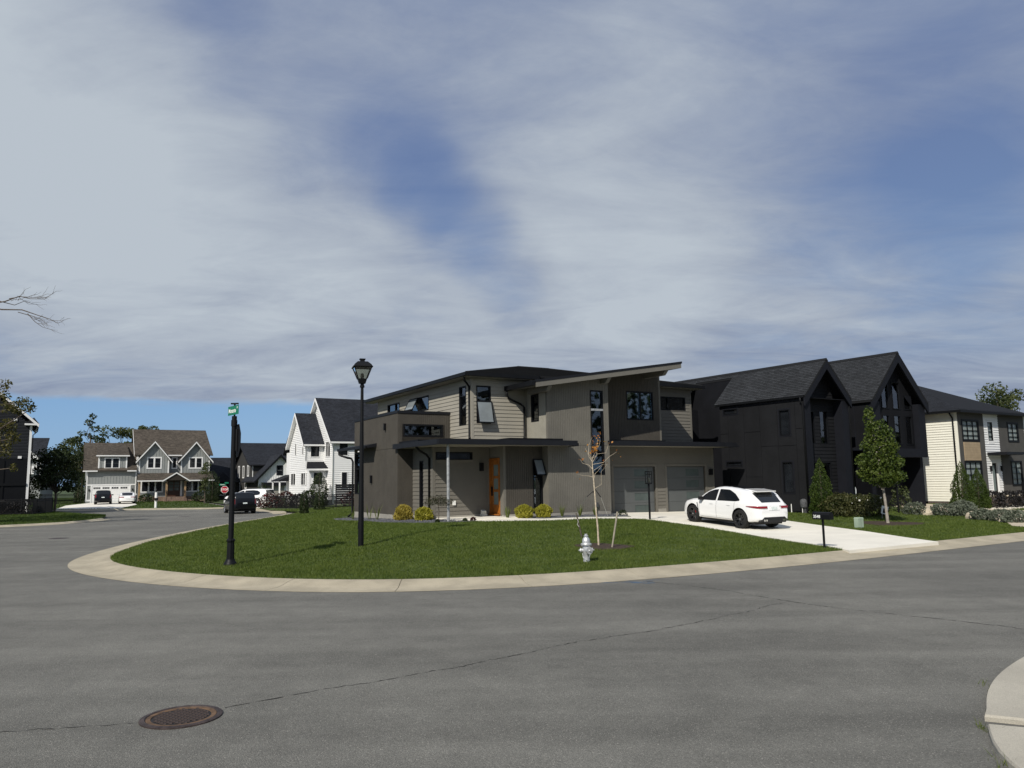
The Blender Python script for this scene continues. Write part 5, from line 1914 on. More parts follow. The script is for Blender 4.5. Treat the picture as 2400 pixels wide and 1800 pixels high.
lap(HW, wf, .08, 1.66, 3.7, 6.05, 0.175, 'white_lap', [oW], single=False, thick=.05)
simple_window(HW, wf, oW, 1, 1, .05, 'white_trim', n0=.02)
wb = FL('front', -6.5)
oWb = (.42, 1.24, 2.2, 3.28)
lap(HW, wb, .12, 1.66, .8, 3.6, 0.175, 'white_lap', [oWb], single=False, thick=.05)
simple_window(HW, wb, oWb, 1, 1, .05, 'white_trim', n0=.02)
wbl = FL('left', .05)
lap(HW, wbl, -6.44, -5.48, .8, 3.55, 0.175, 'white_lap', single=False, thick=.05)
wl2 = FL('left', 1.68)
tg2 = lambda a: 10.25 - abs(a + 3.6) * .878
oL2 = (-7.46, -6.2, 4.75, 6.06)
lap(HW, wl2, -8.14, .9, .8, 10.2, 0.175, 'white_lap', [oL2], top=tg2, single=False, thick=.05)
simple_window(HW, wl2, oL2, 2, 1, .05, 'white_trim', n0=.02)
wf2 = FL('front', -8.22)
oF2 = [(2.25, 3.02, 4.8, 6.05), (2.49, 2.98, 1.9, 3.26), (4.6, 5.4, 4.8, 6.05)]
lap(HW, wf2, 1.78, 8.9, .8, 6.2, 0.175, 'white_lap', oF2, single=False, thick=.05)
for o in oF2: simple_window(HW, wf2, o, 1, 1, .05, 'white_trim', n0=.02)
m = MB()
for (a, b, z1) in ((0, -5.46, 6.0), (1.68, -8.22, 6.2), (.05, -6.5, 3.5)):
    m.box(a - .05, a + .1, b - .05, b + .1, .5, z1)
m.box(-.05, .1, .1, .25, .5, 5.9)
pw(m, 'corner_trim', 'white_trim')
def ridge_roof(H, vc, hw, ap, e, u0, u1, mat, th=.14):
    a = [(u0, vc - hw, e), (u1, vc - hw, e), (u1, vc, ap), (u0, vc, ap)]
    b = [(u1, vc + hw, e), (u0, vc + hw, e), (u0, vc, ap), (u1, vc, ap)]
    for q in (a, b):
        m = MB(); roof_slab(m, q, th); r = H.put(m, 'roof', mat)
        shingles(H, q, mat, .16, r)
ridge_roof(HW, -2.62, 3.15, 9.0, 5.85, -.35, 1.75, 'shingle_dark')
ridge_roof(HW, -3.6, 5.05, 10.42, 5.98, 1.30, 9.4, 'shingle_dark')
def rakes_left(H, vc, hw, ap, e, u, w, th, mat):
    for sg in (-1, 1):
        m = MB()
        a = [(vc + sg * hw, e - .02), (vc, ap - .02), (vc, ap - .02 - w), (vc + sg * hw, e - .02 - w)]
        m.prism([(u, y, z) for y, z in a], [(u + th, y, z) for y, z in a])
        H.put(m, 'bargeboard', mat)
        m = MB()
        m.prism([(u + th, vc + sg * hw, e - .17), (u + th, vc, ap - .17), (u + th, vc, ap - .22), (u + th, vc + sg * hw, e - .22)], [(u + .5, vc + sg * hw, e - .17), (u + .5, vc, ap - .17), (u + .5, vc, ap - .22), (u + .5, vc + sg * hw, e - .22)])
        H.put(m, 'soffit', mat)
rakes_left(HW, -2.62, 3.15, 9.0, 5.85, -.40, .26, .05, 'white_trim')
rakes_left(HW, -3.6, 5.05, 10.42, 5.98, 1.25, .26, .05, 'white_trim')
m = MB(); m.box(-.3, 1.7, -5.87, -5.77, 5.72, 5.87); m.box(1.35, 9.4, -8.76, -8.65, 5.85, 6.0); pw(m, 'gutter', 'white_trim')
m = MB(); m.hexa([(-.35, -6.95, 3.55), (2.0, -6.95, 3.55), (1.66, -5.48, 4.2), (.1, -5.48, 4.2)], [(-.35, -6.95, 3.65), (2.0, -6.95, 3.65), (1.66, -5.48, 4.3), (.1, -5.48, 4.3)]); pw(m, 'pent_roof', 'shingle_dark')
m = MB(); m.box(-.38, 2.03, -7.0, -6.93, 3.46, 3.62); pw(m, 'gutter', 'white_trim')
downspout(HW, [(-.1, -5.8, 5.75), (-.05, -5.55, 5.6), (-.05, -5.52, 4.4)], .04, mat='white_trim')
downspout(HW, [(1.6, -8.7, 5.9), (1.64, -8.3, 5.7), (1.64, -8.29, .6)], .04, mat='white_trim')
m = MB(); m.box(-.02, 9, -8.24, .2, .3, .82); pw(m, 'foundation', 'conc_block')
# porch roof and side wing towards the left
m = MB(); m.box(.4, 5, .2, 3.2, .4, 5.4); pw(m, 'side_wing', 'white_lap')
ridge_roof(HW, 1.7, 1.9, 6.9, 5.3, .1, 5, 'shingle_dark')
m = MB(); m.hexa([(-1.0, .4, 2.55), (.4, .4, 2.55), (.4, 3.6, 2.55), (-1.0, 3.6, 2.55)], [(-1.0, .4, 2.65), (.4, .4, 3.2), (.4, 3.6, 3.2), (-1.0, 3.6, 2.65)]); pw(m, 'porch_roof', 'shingle_dark')
m = MB(); m.box(-.95, -.83, .5, .62, .4, 2.55); m.box(-.95, -.83, 3.3, 3.42, .4, 2.55); pw(m, 'porch_post', 'white_trim')

# ------------------------------------------------------------------ charcoal farmhouse further back
HF = House('charcoal_farmhouse', 'charcoal farmhouse with white garage gable behind the white parked car', 'house', 60, (-32.8, 100.0), 0.3)
pf = HF.put
m = MB(); m.box(0, 9, .15, 16, .3, 3.2); m.box(0, 9, 3.4, 16, 3.2, 5.0); pf(m, 'wall', 'charcoal')
m = MB(); m.prism([(0, 3.4, 5.0), (0, 9.9, 8.05), (0, 16, 5.0)], [(9, 3.4, 5.0), (9, 9.9, 8.05), (9, 16, 5.0)]); pf(m, 'gable_wall', 'charcoal')
fl = FL('left', 0.0)
for o in ((12.1, 13.8, 3.3, 4.75), (8.9, 10.5, 3.3, 4.7), (5.7, 7.3, 3.5, 4.72), (11.4, 13.3, 1.2, 2.4), (7.2, 8.6, 1.85, 2.45), (14.4, 15.6, 1.2, 2.45)):
    mid = (o[0] + o[1]) / 2
    simple_window(HF, fl, (mid - .38, mid + .38, o[2], o[3]), 1, 1, .16)
m = MB(); fl.box(m, 3.36, 3.52, .001, .06, 3.25, 4.85); pf(m, 'trim', 'white_trim')
ridge_roof(HF, 9.9, 7.0, 8.05, 4.85, -.7, 9, 'shingle_dark')
# garage wing with its ridge running back
m = MB(); m.prism([(.0, -.02, .3), (.0, -.02, 3.0), (2.7, -.02, 5.9), (5.4, -.02, 3.0), (5.4, -.02, .3)], [(.0, .15, .3), (.0, .15, 3.0), (2.7, .15, 5.9), (5.4, .15, 3.0), (5.4, .15, .3)])
pf(m, 'gable_wall', 'white_lap')
ff = FL('front', -.02)
battens(HF, ff, .5, 3.0, 2.6, 9, 'white_lap', [(2.3, 3.1, 3.4, 4.7)], top=lambda a: 3.0 + a * 1.05, pitch=.3)
for sg in (-1, 1):
    q = [(2.7 + sg * 3.3, -.5, 2.65), (2.7, -.5, 6.1), (2.7, 8, 6.1), (2.7 + sg * 3.3, 8, 2.65)]
    m = MB(); roof_slab(m, q, .14); r = pf(m, 'roof', 'shingle_dark')
    shingles(HF, [q[3], q[0], q[1], q[2]] if sg < 0 else [q[0], q[3], q[2], q[1]], 'shingle_dark', .16, r)
rake_boards(HF, 2.7, 3.3, 6.1, 2.65, -.55, .3, .06, 'metal_black')
simple_window(HF, ff, (2.35, 3.0, 3.5, 4.6), 1, 2, .08, 'frame_black')
m = MB(); ff.box(m, .4, 3.6, .001, .5, 2.05, 2.5); pf(m, 'garage_awning', 'shingle_dark')
gd = MB()
for k in range(4): ff.box(gd, .6, 3.3, .001, .05, .35 + k * .42, .35 + k * .42 + .4)
pf(gd, 'garage_door', 'conc_block')
m = MB(); ff.box(m, .02, .32, .001, .06, .3, 2.9); pf(m, 'trim', 'white_trim')

# ------------------------------------------------------------------ slate roofed house behind the stop sign
HS = House('slate_roof_house', 'low dark gray house with broad slate colored hip roof behind the stop sign', 'house', 60, (-42.4, 109.0), 0.2)
ps = HS.put
m = MB(); m.box(0, 6, 0, 8, .2, 2.7); ps(m, 'wall', 'charcoal')
roof(HS, [[(-.4, -.4, 2.65), (6.4, -.4, 2.65), (5.2, 5.5, 6.25), (.6, 5.5, 6.25)], [(-.4, 9, 2.65), (-.4, -.4, 2.65), (.6, 5.5, 6.25)]], 'shingle_dark')
m = MB(); m.prism([(.4, -1.6, 2.65), (1.6, .6, 4.1), (2.9, -1.6, 2.65)], [(.4, 3, 2.65), (1.6, 3, 4.1), (2.9, 3, 2.65)]); ps(m, 'porch_roof', 'shingle_dark')
m = MB(); m.box(-.45, 6.4, -.5, -.4, 2.52, 2.66); ps(m, 'gutter', 'metal_black')
simple_window(HS, FL('front', 0.0), (1.0, 1.9, .9, 2.2), 1, 2, .12)

# ------------------------------------------------------------------ dark sided house on the left corner lot, and the house beyond it
HL = House('dark_house', 'dark lap sided house with white rake boards at the left edge of view', 'house', 57, (-40.52, 65.0), 0.15)
pl = HL.put
m = MB(); m.box(-8, -.02, .02, 10, .15, 7.5); m.prism([(-8, .02, 7.5), (-4.2, .02, 11.2), (-.02, .02, 7.5)], [(-8, 10, 7.5), (-4.2, 10, 11.2), (-.02, 10, 7.5)]); pl(m, 'wall', 'dark_lap')
lf = FL('front', 0.0)
tl = lambda a: 7.45 + min(-a, 8.3 + a) * .93
lap(HL, lf, -8, -.16, 4.75, 11, .125, 'dark_lap', [(-1.63, -1.2, 6.44, 7.29)], top=tl, single=False, thick=.05)
m = MB(); lf.box(m, -.16, .02, -.001, .04, .3, 7.5); pl(m, 'corner_trim', 'white_trim')
m = MB(); lf.box(m, -8, -.17, .001, .03, .3, 4.7); pl(m, 'screened_porch', 'frame_black')
for a in (-6.0, -3.9, -1.9):
    m = MB(); lf.box(m, a, a + .12, .03, .09, .3, 4.6); pl(m, 'porch_post', 'metal_black')
m = MB(); lf.box(m, -8, -.17, .03, .12, 2.5, 2.7); pl(m, 'porch_beam', 'metal_black')
simple_window(HL, lf, (-1.60, -1.22, 6.5, 7.25), 1, 1, .06, 'frame_black', n0=.02)
for a, z in ((-1.22, 7.96), (-.75, 4.84)):
    m = MB(); lf.box(m, a - .13, a + .13, .02, .12, z - .1, z + .1); pl(m, 'vent', 'white_trim')
roof(HL, [[(.48, -.4, 7.62), (.48, 10.5, 7.62), (-4.2, 10.5, 11.9), (-4.2, -.4, 11.9)]], 'shingle_dark', sh=False)
m = MB(); a = [(.48, 7.6), (-4.2, 11.9), (-4.2, 11.65), (.48, 7.35)]; m.prism([(x, -.45, z) for x, z in a], [(x, -.40, z) for x, z in a]); pl(m, 'bargeboard', 'white_trim')
m = MB(); m.hexa([(-.55, -.42, 7.52), (.5, -.42, 7.52), (.5, .0, 7.52), (-.55, 0, 7.52)], [(-.55, -.42, 7.66), (.5, -.42, 7.66), (.5, 0, 7.66), (-.55, 0, 7.66)]); m.box(.4, .5, -.4, 10, 7.45, 7.6); pl(m, 'eave_return', 'white_trim')
m = MB(); m.prism([(-.55, -.4, 7.66), (.1, -.4, 8.05), (.5, -.4, 7.66)], [(-.55, 0, 7.66), (.1, 0, 8.2), (.5, 0, 7.66)]); pl(m, 'return_roof', 'shingle_dark')
downspout(HL, [(.45, -.2, 7.45), (.4, -.1, 7.0), (.1, -.02, 6.7), (.08, -.02, .4)], .04, mat='metal_black')
HX = House('distant_gray_house', 'small pale gray house with white gable half hidden by the dark trees at left', 'house', 70, (-63.85, 105.0), 0.2)
pxh = HX.put
m = MB(); m.box(-7, 0, 0, 8, .2, 6.2); pxh(m, 'wall', 'gray_batten')
roof(HX, [[(-8, -.3, 6.2), (.3, -.3, 6.2), (.0, 4, 9.2), (-8, 4, 9.2)]], 'shingle_dark')
m = MB(); m.prism([(-2.6, -.35, 6.25), (-2.6, -.35, 8.4), (-.25, -.35, 6.25)], [(-2.6, -.2, 6.25), (-2.6, -.2, 8.4), (-.25, -.2, 6.25)]); pxh(m, 'gable_trim', 'white_trim')
m = MB(); m.box(-2.2, -.8, -.4, 0, 4.1, 5.2); pxh(m, 'bay', 'white_lap')
m = MB(); m.box(-7, .1, -.5, -.35, 6.08, 6.22); pxh(m, 'gutter', 'white_trim')
simple_window(HX, FL('front', -.0), (-.55, -.2, 3.6, 5.6), 1, 2, .1)


# ------------------------------------------------------------------ driveway, paths and planting beds
def hpoly(pts):
    return [HP(u, v) for u, v in pts]


DRIVE = [HP(9.85, -2.95), HP(17.3, -2.95), (11.9, 38.5), (12.4, 36.0), (13.2, 33.6), (13.65, 30.2), (13.6, 27.4), (13.66, 25.35), (9.75, 22.95), (9.72, 24.2), (9.5, 25.8), (9.2, 27.4), (8.85, 29.6), (8.3, 31.4), (7.5, 33.0), (6.3, 34.2), HP(8.6, -7.6), HP(8.9, -6.3), HP(9.5, -5.0)]
PATH = hpoly([(.95, -4.5), (4.0, -4.5), (4.0, -5.0), (4.5, -5.75), (6.5, -6.2), (8.95, -6.35), (8.7, -7.55), (6.5, -7.45), (4.3, -7.0), (2.6, -6.3), (1.6, -5.6)])
BED_L = hpoly([(-.02, 6.5), (-.9, 7.0), (-1.35, 5.2), (-1.25, 2.2), (-1.15, .3), (-1.25, -1.5), (-1.0, -3.2), (-.4, -4.9), (.6, -5.5), (1.4, -5.45), (.9, -4.55), (.8, -2.35), (.8, .05), (-.02, .05)])
BED_R = hpoly([(4.05, -3.7), (5.8, -3.7), (5.8, -4.18), (9.4, -4.18), (9.55, -5.0), (8.95, -6.2), (6.5, -6.05), (4.6, -5.6), (4.1, -5.0)])
WALK_B = [(20.9, 39.2), (18.6, 39.2), (15.9, 41.5), (16.4, 42.3), (19.0, 41.0), (21.5, 43.5), (27.2, 47.6), (30.5, 49.5), (38, 44), (36, 41), (28.5, 36.0), (24.5, 33.6), (20.85, 31.3), (20.3, 31.0), (22.6, 35.0), (22.5, 37.5)]
struct(sheet('driveway', DRIVE, ground_z, 'drive', 1.5, .12, .035))
dj = ribbon([HP(11.9, -3.0), (9.6, 35.5), (11.2, 29.5), (11.6, 24.2)], .02, 0, .0, 1.0)
struct(sheet('path', PATH, ground_z, 'drive', 1.0, .12, .035))
struct(sheet('planting_bed', BED_L, ground_z, 'gravel', .5, .06, .03))
struct(sheet('planting_bed', BED_R, ground_z, 'gravel', .5, .06, .03))
HB_DRIVE = [(22.5, 47.3), (25.6, 49.4), (27.6, 46.6), (28.6, 42.6), (27.2, 36.2), (24.4, 33.2), (20.3, 30.45), (20.6, 32.5), (22.6, 36.2), (23.4, 40.2)]
struct(sheet('driveway', HB_DRIVE, ground_z, 'stone_tan', 1.5, .12, .03))
FAR_DRIVE = [(-52.2, 95.8), (-48.2, 98.2), (-42.5, 88), (-39.0, 77.3), (-45.5, 77.6), (-50.5, 88)]
struct(sheet('driveway', FAR_DRIVE, far_z, 'drive', 3, .1, .04))
W_DRIVE = [(-24.4, 73.6), (-23.2, 71.2), (-22.2, 73.0), (-22.4, 76.0), (-27, 86), (-31, 86)]
struct(sheet('driveway', W_DRIVE, ground_z, 'drive', 2, .1, .04))
MULCH = [(np.array([2.7, 24.0]), .75), (np.array([16.75, 34.9]), 1.25)]
for c, r in MULCH:
    a = np.linspace(0, 2 * np.pi, 26)[:-1]
    rr = r * (1 + .12 * np.sin(3 * a + 1) + .08 * np.sin(5 * a))
    struct(sheet('mulch_ring', np.c_[c[0] + rr * np.cos(a) * 1.15, c[1] + rr * np.sin(a)], ground_z, 'mulch', .25, .05, .025))
WG = [(25.6, 45.2), (27.2, 44.4), (31.2, 46.4), (33.5, 48.2), (32.5, 49.5), (28, 46.9)]
struct(sheet('gravel_bed', WG, ground_z, 'white_gravel', .8, .05, .03))
# loose stones in the beds
def pebbles(polys, n, size, mat, name, zf=ground_z, lift=.03):
    pts = []
    for poly in polys:
        p = np.array(poly); lo, hi = p.min(0), p.max(0)
        q = lo + RNG.random((n * 3, 2)) * (hi - lo)
        pts.append(q[inside(q, p)][:n])
    q = np.vstack(pts)
    z = zf(q) + lift
    k = len(q)
    base = np.array([(-1, -1, -.5), (1, -.8, -.5), (.9, 1, -.5), (-.8, .9, -.5), (-.5, -.5, .6), (.6, -.4, .5), (.4, .6, .7), (-.5, .5, .45)])
    s = size * (.5 + RNG.random((k, 1, 1)))
    th = RNG.random(k) * 6.28
    c, sn = np.cos(th), np.sin(th)
    v = base[None] * s * (0.8 + .4 * RNG.random((k, 8, 1)))
    x = v[..., 0] * c[:, None] - v[..., 1] * sn[:, None]
    y = v[..., 0] * sn[:, None] + v[..., 1] * c[:, None]
    V = np.stack([x + q[:, :1], y + q[:, 1:2], v[..., 2] * .7 + z[:, None]], -1).reshape(-1, 3)
    fb = np.array([(4, 5, 6, 7), (0, 1, 5, 4), (1, 2, 6, 5), (2, 3, 7, 6), (3, 0, 4, 7)])
    Fc = (fb[None] + (np.arange(k) * 8)[:, None, None]).reshape(-1, 4)
    return np_mesh(name, V, Fc, mat, kind='stuff')
pebbles([BED_L, BED_R], 2600, .035, 'gravel', 'gravel')
pebbles([WG], 1400, .05, 'white_gravel', 'gravel')


# ------------------------------------------------------------------ grass
def blades(name, region, n, excl, zf, mat, hmin, hmax, wk, power=2.0):
    lo, hi = region.min(0), region.max(0)
    out = []
    got = 0
    while got < n:
        q = lo + RNG.random((n * 2, 2)) * (hi - lo)
        d = np.linalg.norm(q, axis=1)
        q = q[(RNG.random(len(q)) < np.clip((17.0 / d) ** power, 0, 1)) & (np.abs(q[:, 0]) < .70 * q[:, 1] + 1.5)]
        q = q[inside(q, region)]
        for e in excl:
            q = q[~inside(q, np.array(e))]
        for c, r in MULCH:
            q = q[np.linalg.norm((q - c) / [1.15, 1], axis=1) > r * .95]
        out.append(q)
        got += len(q)
    q = np.vstack(out)[:n]
    z = zf(q)
    d = np.linalg.norm(q, axis=1)
    # patchy growth
    patch = .5 + .5 * np.sin(q[:, 0] * 1.3 + 2 * np.sin(q[:, 1] * .7)) * np.sin(q[:, 1] * 1.1 + 1.7 * np.sin(q[:, 0] * .5))
    h = (hmin + (hmax - hmin) * RNG.random(n)) * (.75 + .5 * patch)
    wd = wk * np.maximum(d, 16) * (.7 + .6 * RNG.random(n))
    th = RNG.random(n) * 6.283
    lean = RNG.normal(size=(n, 2)) * .55
    a = np.c_[np.cos(th), np.sin(th)] * wd[:, None] / 2
    v = np.empty((n, 3, 3))
    v[:, 0, :2], v[:, 1, :2] = q - a, q + a
    v[:, 0, 2] = v[:, 1, 2] = z - .01
    v[:, 2, :2] = q + lean * h[:, None]
    v[:, 2, 2] = z + h
    return np_mesh(name, v.reshape(-1, 3), np.arange(n * 3).reshape(-1, 3), mat, kind='stuff')


def hrect(H, u0, u1, v0, v1):
    m_ = H.root.matrix_world if False else Matrix.Translation(H.root.location) @ H.root.rotation_euler.to_matrix().to_4x4()
    return [tuple((m_ @ Vector((a, b, 0)))[:2]) for a, b in ((u0, v0), (u1, v0), (u1, v1), (u0, v1))]


HOUSES = [hpoly([(0, 0), (.77, 0), (.77, -2.3), (3.7, -2.3), (3.7, -3.66), (5.8, -3.66), (5.8, -4.16), (9.36, -4.16), (9.36, -3), (17.4, -3), (17.4, 10), (0, 10)]), hrect(HB, 0, 11.5, 0, 13), hrect(HC, 0, 20, 0, 12), hrect(HW, 0, 9, -8.2, 3), hrect(HF, 0, 9, 0, 16)]
LAWN = np.vstack([kerb_in, [(60, 62), (20, 66), (-20.4, 66), (-18.4, 63)]])
blades('grass', LAWN, 520000, [DRIVE, PATH, BED_L, BED_R, HB_DRIVE, WG, W_DRIVE] + HOUSES, ground_z, 'blade', .035, .075, .00078)
blades('grass', LEFT, 40000, [], left_z, 'blade_far', .05, .10, .0009, 1.0)
blades('grass', FAR, 40000, [FAR_DRIVE] + [hrect(HG, 0, 14.4, 0, 9)], far_z, 'blade_far', .05, .11, .0009, 0.6)
# straggling tufts along the edge of the pavement corner
w_pts = []
for t0, nn, sp in ((CORNER[cut + 9], 60, .09), (CORNER[cut + 1], 26, .07), (CORNER[4], 30, .12), (CORNER[cut + 5], 24, .10), (CORNER[cut - 6], 16, .1)):
    w_pts.append(np.c_[t0[0] - .04 + RNG.normal(size=nn) * sp * .5, t0[1] + RNG.normal(size=nn) * sp, np.full(nn, .0)])
q = np.vstack(w_pts)
n = len(q)
h = .03 + .07 * RNG.random(n)
th = RNG.random(n) * 6.28
v = np.empty((n, 3, 3))
a = np.c_[np.cos(th), np.sin(th)] * .004
v[:, 0, :2], v[:, 1, :2] = q[:, :2] - a, q[:, :2] + a
v[:, :2, 2] = 0
v[:, 2, :2] = q[:, :2] + RNG.normal(size=(n, 2)) * h[:, None] * .8
v[:, 2, 2] = h
np_mesh('weeds', v.reshape(-1, 3), np.arange(n * 3).reshape(-1, 3), 'leaf_strap', kind='stuff')


# ------------------------------------------------------------------ plants
def ball(c, r, n, shell=.45):
    p = RNG.normal(size=(n, 3))
    p /= np.linalg.norm(p, axis=1)[:, None]
    p *= (shell + (1 - shell) * RNG.random(n) ** .6)[:, None]
    return np.array(c) + p * np.array(r)


def limb(mb, a, b, r0, r1, sides=6, wob=.06):
    a, b = Vector(a), Vector(b)
    L = (b - a).length
    pts = [a]
    for t in (.33, .66):
        pts.append(a.lerp(b, t) + Vector(RNG.normal(size=3)) * L * wob)
    pts.append(b)
    mb.tube(pts, [r0, r0 * .72 + r1 * .28, r0 * .4 + r1 * .6, r1], sides)


def conifer(name, label, cat, loc, h, r, mat='leaf_arb', n=5200, group=None, lean=0.0, base=.0, pw=1.7, size=.075):
    t = thing(name, label, cat, loc, 0, group)
    m = MB(); m.tube([(0, 0, -.05), (0, 0, h * .9)], [.06, .015], 6)
    m.build('trunk', 'bark', t)
    z = base + (h - base) * (1 - np.sqrt(RNG.random(n)) * .999)
    k = (z - base) / (h - base)
    prof = np.minimum(1, (k + .05) * 8) ** .5 * (1 - k ** pw) ** .9
    lumps = 1 + .13 * np.sin(z * 5.1 + 1) * np.sin(np.arctan2(np.sin(z * 3), .6) * 3 + z * 7)
    th = RNG.random(n) * 6.283
    lump2 = 1 + .10 * np.sin(th * 5 + z * 6) + .06 * np.sin(th * 9 - z * 11)
    rr = r * prof * lumps * lump2 * (.62 + .40 * RNG.random(n) ** .45)
    p = np.c_[rr * np.cos(th), rr * np.sin(th), z]
    o = np.c_[np.cos(th) * .7, np.sin(th) * .7, np.full(n, .9)]
    leaf_cards('crown', p, size, mat, t, outward=o, aspect=.55)
    return t


def shrub(name, label, cat, loc, r, h, mat, n, size, group=None, up=.5, lumpy=.18, stems=True, seed=0, aspect=.6):
    t = thing(name, label, cat, loc, 0, group)
    th = RNG.random(n) * 6.283
    cz = RNG.random(n)
    s = np.sqrt(np.clip(1 - (1.55 * cz - .55) ** 2, .02, 1))
    lump = 1 + lumpy * np.sin(th * 3 + seed + cz * 4) * np.sin(th * 5 + 2 * seed) + lumpy * .6 * np.sin(cz * 9 + th * 2 + seed)
    rr = (.55 + .45 * RNG.random(n) ** .5) * lump
    p = np.c_[r * s * rr * np.cos(th), r * s * rr * np.sin(th), h * (.04 + .96 * cz * (.75 + .25 * rr))]
    o = np.c_[np.cos(th) * .6 * s, np.sin(th) * .6 * s, np.full(n, up)]
    leaf_cards('foliage', p, size, mat, t, outward=o * (1.6 if aspect < .5 else 1), aspect=aspect)
    if stems:
        m = MB()
        for k in range(7):
            a = k * .9
            m.tube([(0, 0, -.03), (r * .35 * math.cos(a), r * .35 * math.sin(a), h * .5)], [.015, .006], 5)
        m.build('stem', 'bark', t)
    return t


def strap_plant(name, label, loc, h, n, mat='leaf_strap', group=None, spread=.45):
    t = thing(name, label, 'plant', loc, 0, group)
    m = MB()
    for k in range(n):
        a = RNG.random() * 6.28
        L = h * (.65 + .45 * RNG.random())
        s = spread * (.3 + .7 * RNG.random())
        d = Vector((math.cos(a), math.sin(a), 0))
        sd = Vector((-math.sin(a), math.cos(a), 0)) * .012
        pts = [Vector((0, 0, -.02)) + d * .03, d * (.05 + s * L * .35) + Vector((0, 0, L * .6)), d * (s * L) + Vector((0, 0, L))]
        ws = [1, .8, .1]
        for i in range(2):
            m.quad(pts[i] - sd * ws[i], pts[i] + sd * ws[i], pts[i + 1] + sd * ws[i + 1], pts[i + 1] - sd * ws[i + 1])
    m.build('leaf_blades', mat, t)
    return t


def at(x, y, dz=0.0):
    return (x, y, gz(x, y) + dz)


# yellow and grassy plants of the front beds
for k, (u, v, r, h, mt, lb) in enumerate(((-.10, -.95, .46, .72, 'leaf_gold', 'golden orange tinted mound shrub at the brown box corner'), (.22, -2.55, .42, .60, 'leaf_yellow', 'yellow mound shrub beside the tall narrow window and downspout'),
                                          (4.15, -4.65, .42, .62, 'leaf_yellow', 'yellow mound shrub right of the orange door, nearer to it'), (4.98, -4.95, .40, .60, 'leaf_yellow', 'yellow mound shrub in front of the tall window with open top sash'))):
    shrub('yellow_shrub', lb, 'shrub', at(*HP(u, v), .02), r * .9, h * .95, mt, 2200, .13, 'yellow shrubs along the front of the house', 1.1, .16, seed=k, aspect=.3)
for u, v, h, n, lb in ((-.55, 2.35, .80, 14, 'thin arching grass clump by the left wall, further from the gold shrub'), (-.55, 1.25, .75, 14, 'thin arching grass clump by the left wall, closer to the gold shrub'),
                       (-.75, 4.2, .55, 16, 'low grassy clump at the far left end of the brown wall'),
                       (3.35, -4.55, .55, 42, 'dense green strap leaf clump right beside the orange door'), (5.95, -5.0, .62, 26, 'upright grass clump just right of the second yellow shrub pair'),
                       (6.72, -5.3, .55, 30, 'green grass clump in the gravel behind the tree stake'), (7.75, -5.05, .45, 26, 'small grass clump beside the low meter box near the garage corner')):
    strap_plant('grass_clump', lb, at(*HP(u, v), .02), h, n, group='strap leaf clumps in the gravel bed', spread=.5)
for u, v, r, lb in ((.9, -5.25, .10, 'tiny dark green tuft at the gravel edge left of the path'), (1.25, -5.3, .12, 'tiny dark purple tuft at the gravel edge closest to the path'), (-.2, -4.9, .10, 'tiny green tuft at the gravel edge below the weeping tree'), (9.2, -5.3, .2, 'low dark green shrub at the garage driveway corner')):
    shrub('small_plant', lb, 'plant', at(*HP(u, v), .02), r, r * 1.4, 'leaf_red' if u == 1.25 else 'leaf_dark', 140, .07, 'small tufts in the gravel', .8, .1, stems=False)
# small weeping tree by the post
t = thing('weeping_tree', 'small umbrella shaped weeping tree with dark foliage beside the porch post', 'tree', at(*HP(.10, -4.35), .0))
m = MB(); m.tube([(0, 0, -.05), (.02, 0, .45), (-.02, .02, .85), (0, 0, 1.0)], [.02, .017, .015, .01], 6)
for k in range(9):
    a = k * .7
    m.tube([(0, 0, .9), (.25 * math.cos(a), .25 * math.sin(a), 1.05), (.5 * math.cos(a), .5 * math.sin(a), .8)], [.01, .006, .003], 4)
m.build('trunk', 'bark', t)
p = np.vstack([ball((.42 * math.cos(a), .42 * math.sin(a), .86 + .05 * math.sin(3 * a)), (.22, .22, .17), 90) for a in np.arange(0, 6.3, .7)] + [ball((0, 0, 1.0), (.35, .35, .16), 160)])
leaf_cards('crown', p, .075, 'leaf_ever', t, aspect=.35, up=-.6)

# staked young birch with a few coloured leaves
bx, by = 2.57, 24.3
t = thing('staked_birch', 'thin young birch with few orange leaves staked in the front lawn', 'tree', at(bx, by))
m = MB()
trunk_pts = [(.03, 0, -.05), (.02, 0, .5), (-.02, 0, 1.1), (-.05, 0, 1.7), (-.08, 0, 2.2), (-.10, 0, 2.6), (-.09, 0, 2.72)]
m.tube(trunk_pts, [.030, .027, .024, .021, .017, .012, .009], 8)
m.build('trunk', 'bark_pale', t)
m = MB()
tips = []
for (z0, dx, dz, dy) in ((2.0, .32, .50, .1), (1.75, .42, .75, -.1), (2.35, -.38, .32, .1), (2.55, .55, .95 - .3, 0), (2.6, -.20, .42, .1), (2.68, .18, .62, -.05), (2.7, .28, .55, .12), (2.1, -.5, .1, -.1), (2.5, .78, .38, .05), (2.66, .02, .7, 0), (2.3, .5, .2, .2)):
    x0 = np.interp(z0, [q[2] for q in trunk_pts], [q[0] for q in trunk_pts])
    e = (x0 + dx, dy, z0 + dz)
    limb(m, (x0, 0, z0), e, .008, .0025, 5, .08)
    tips.append((x0, z0, e))
m.build('branch', 'bark_pale', t)
p = [ball((-.04, 0, 2.93), (.15, .15, .17), 46, .1), ball((.10, 0, 3.35), (.14, .12, .2), 12, .1), ball((.05, 0, 3.10), (.22, .2, .2), 12, .1)]
for x0, z0, e in tips:
    p.append(np.array(e) + RNG.normal(size=(3, 3)) * .09)
leaf_cards('leaf', np.vstack(p), .072, 'leaf_autumn', t, aspect=.7)
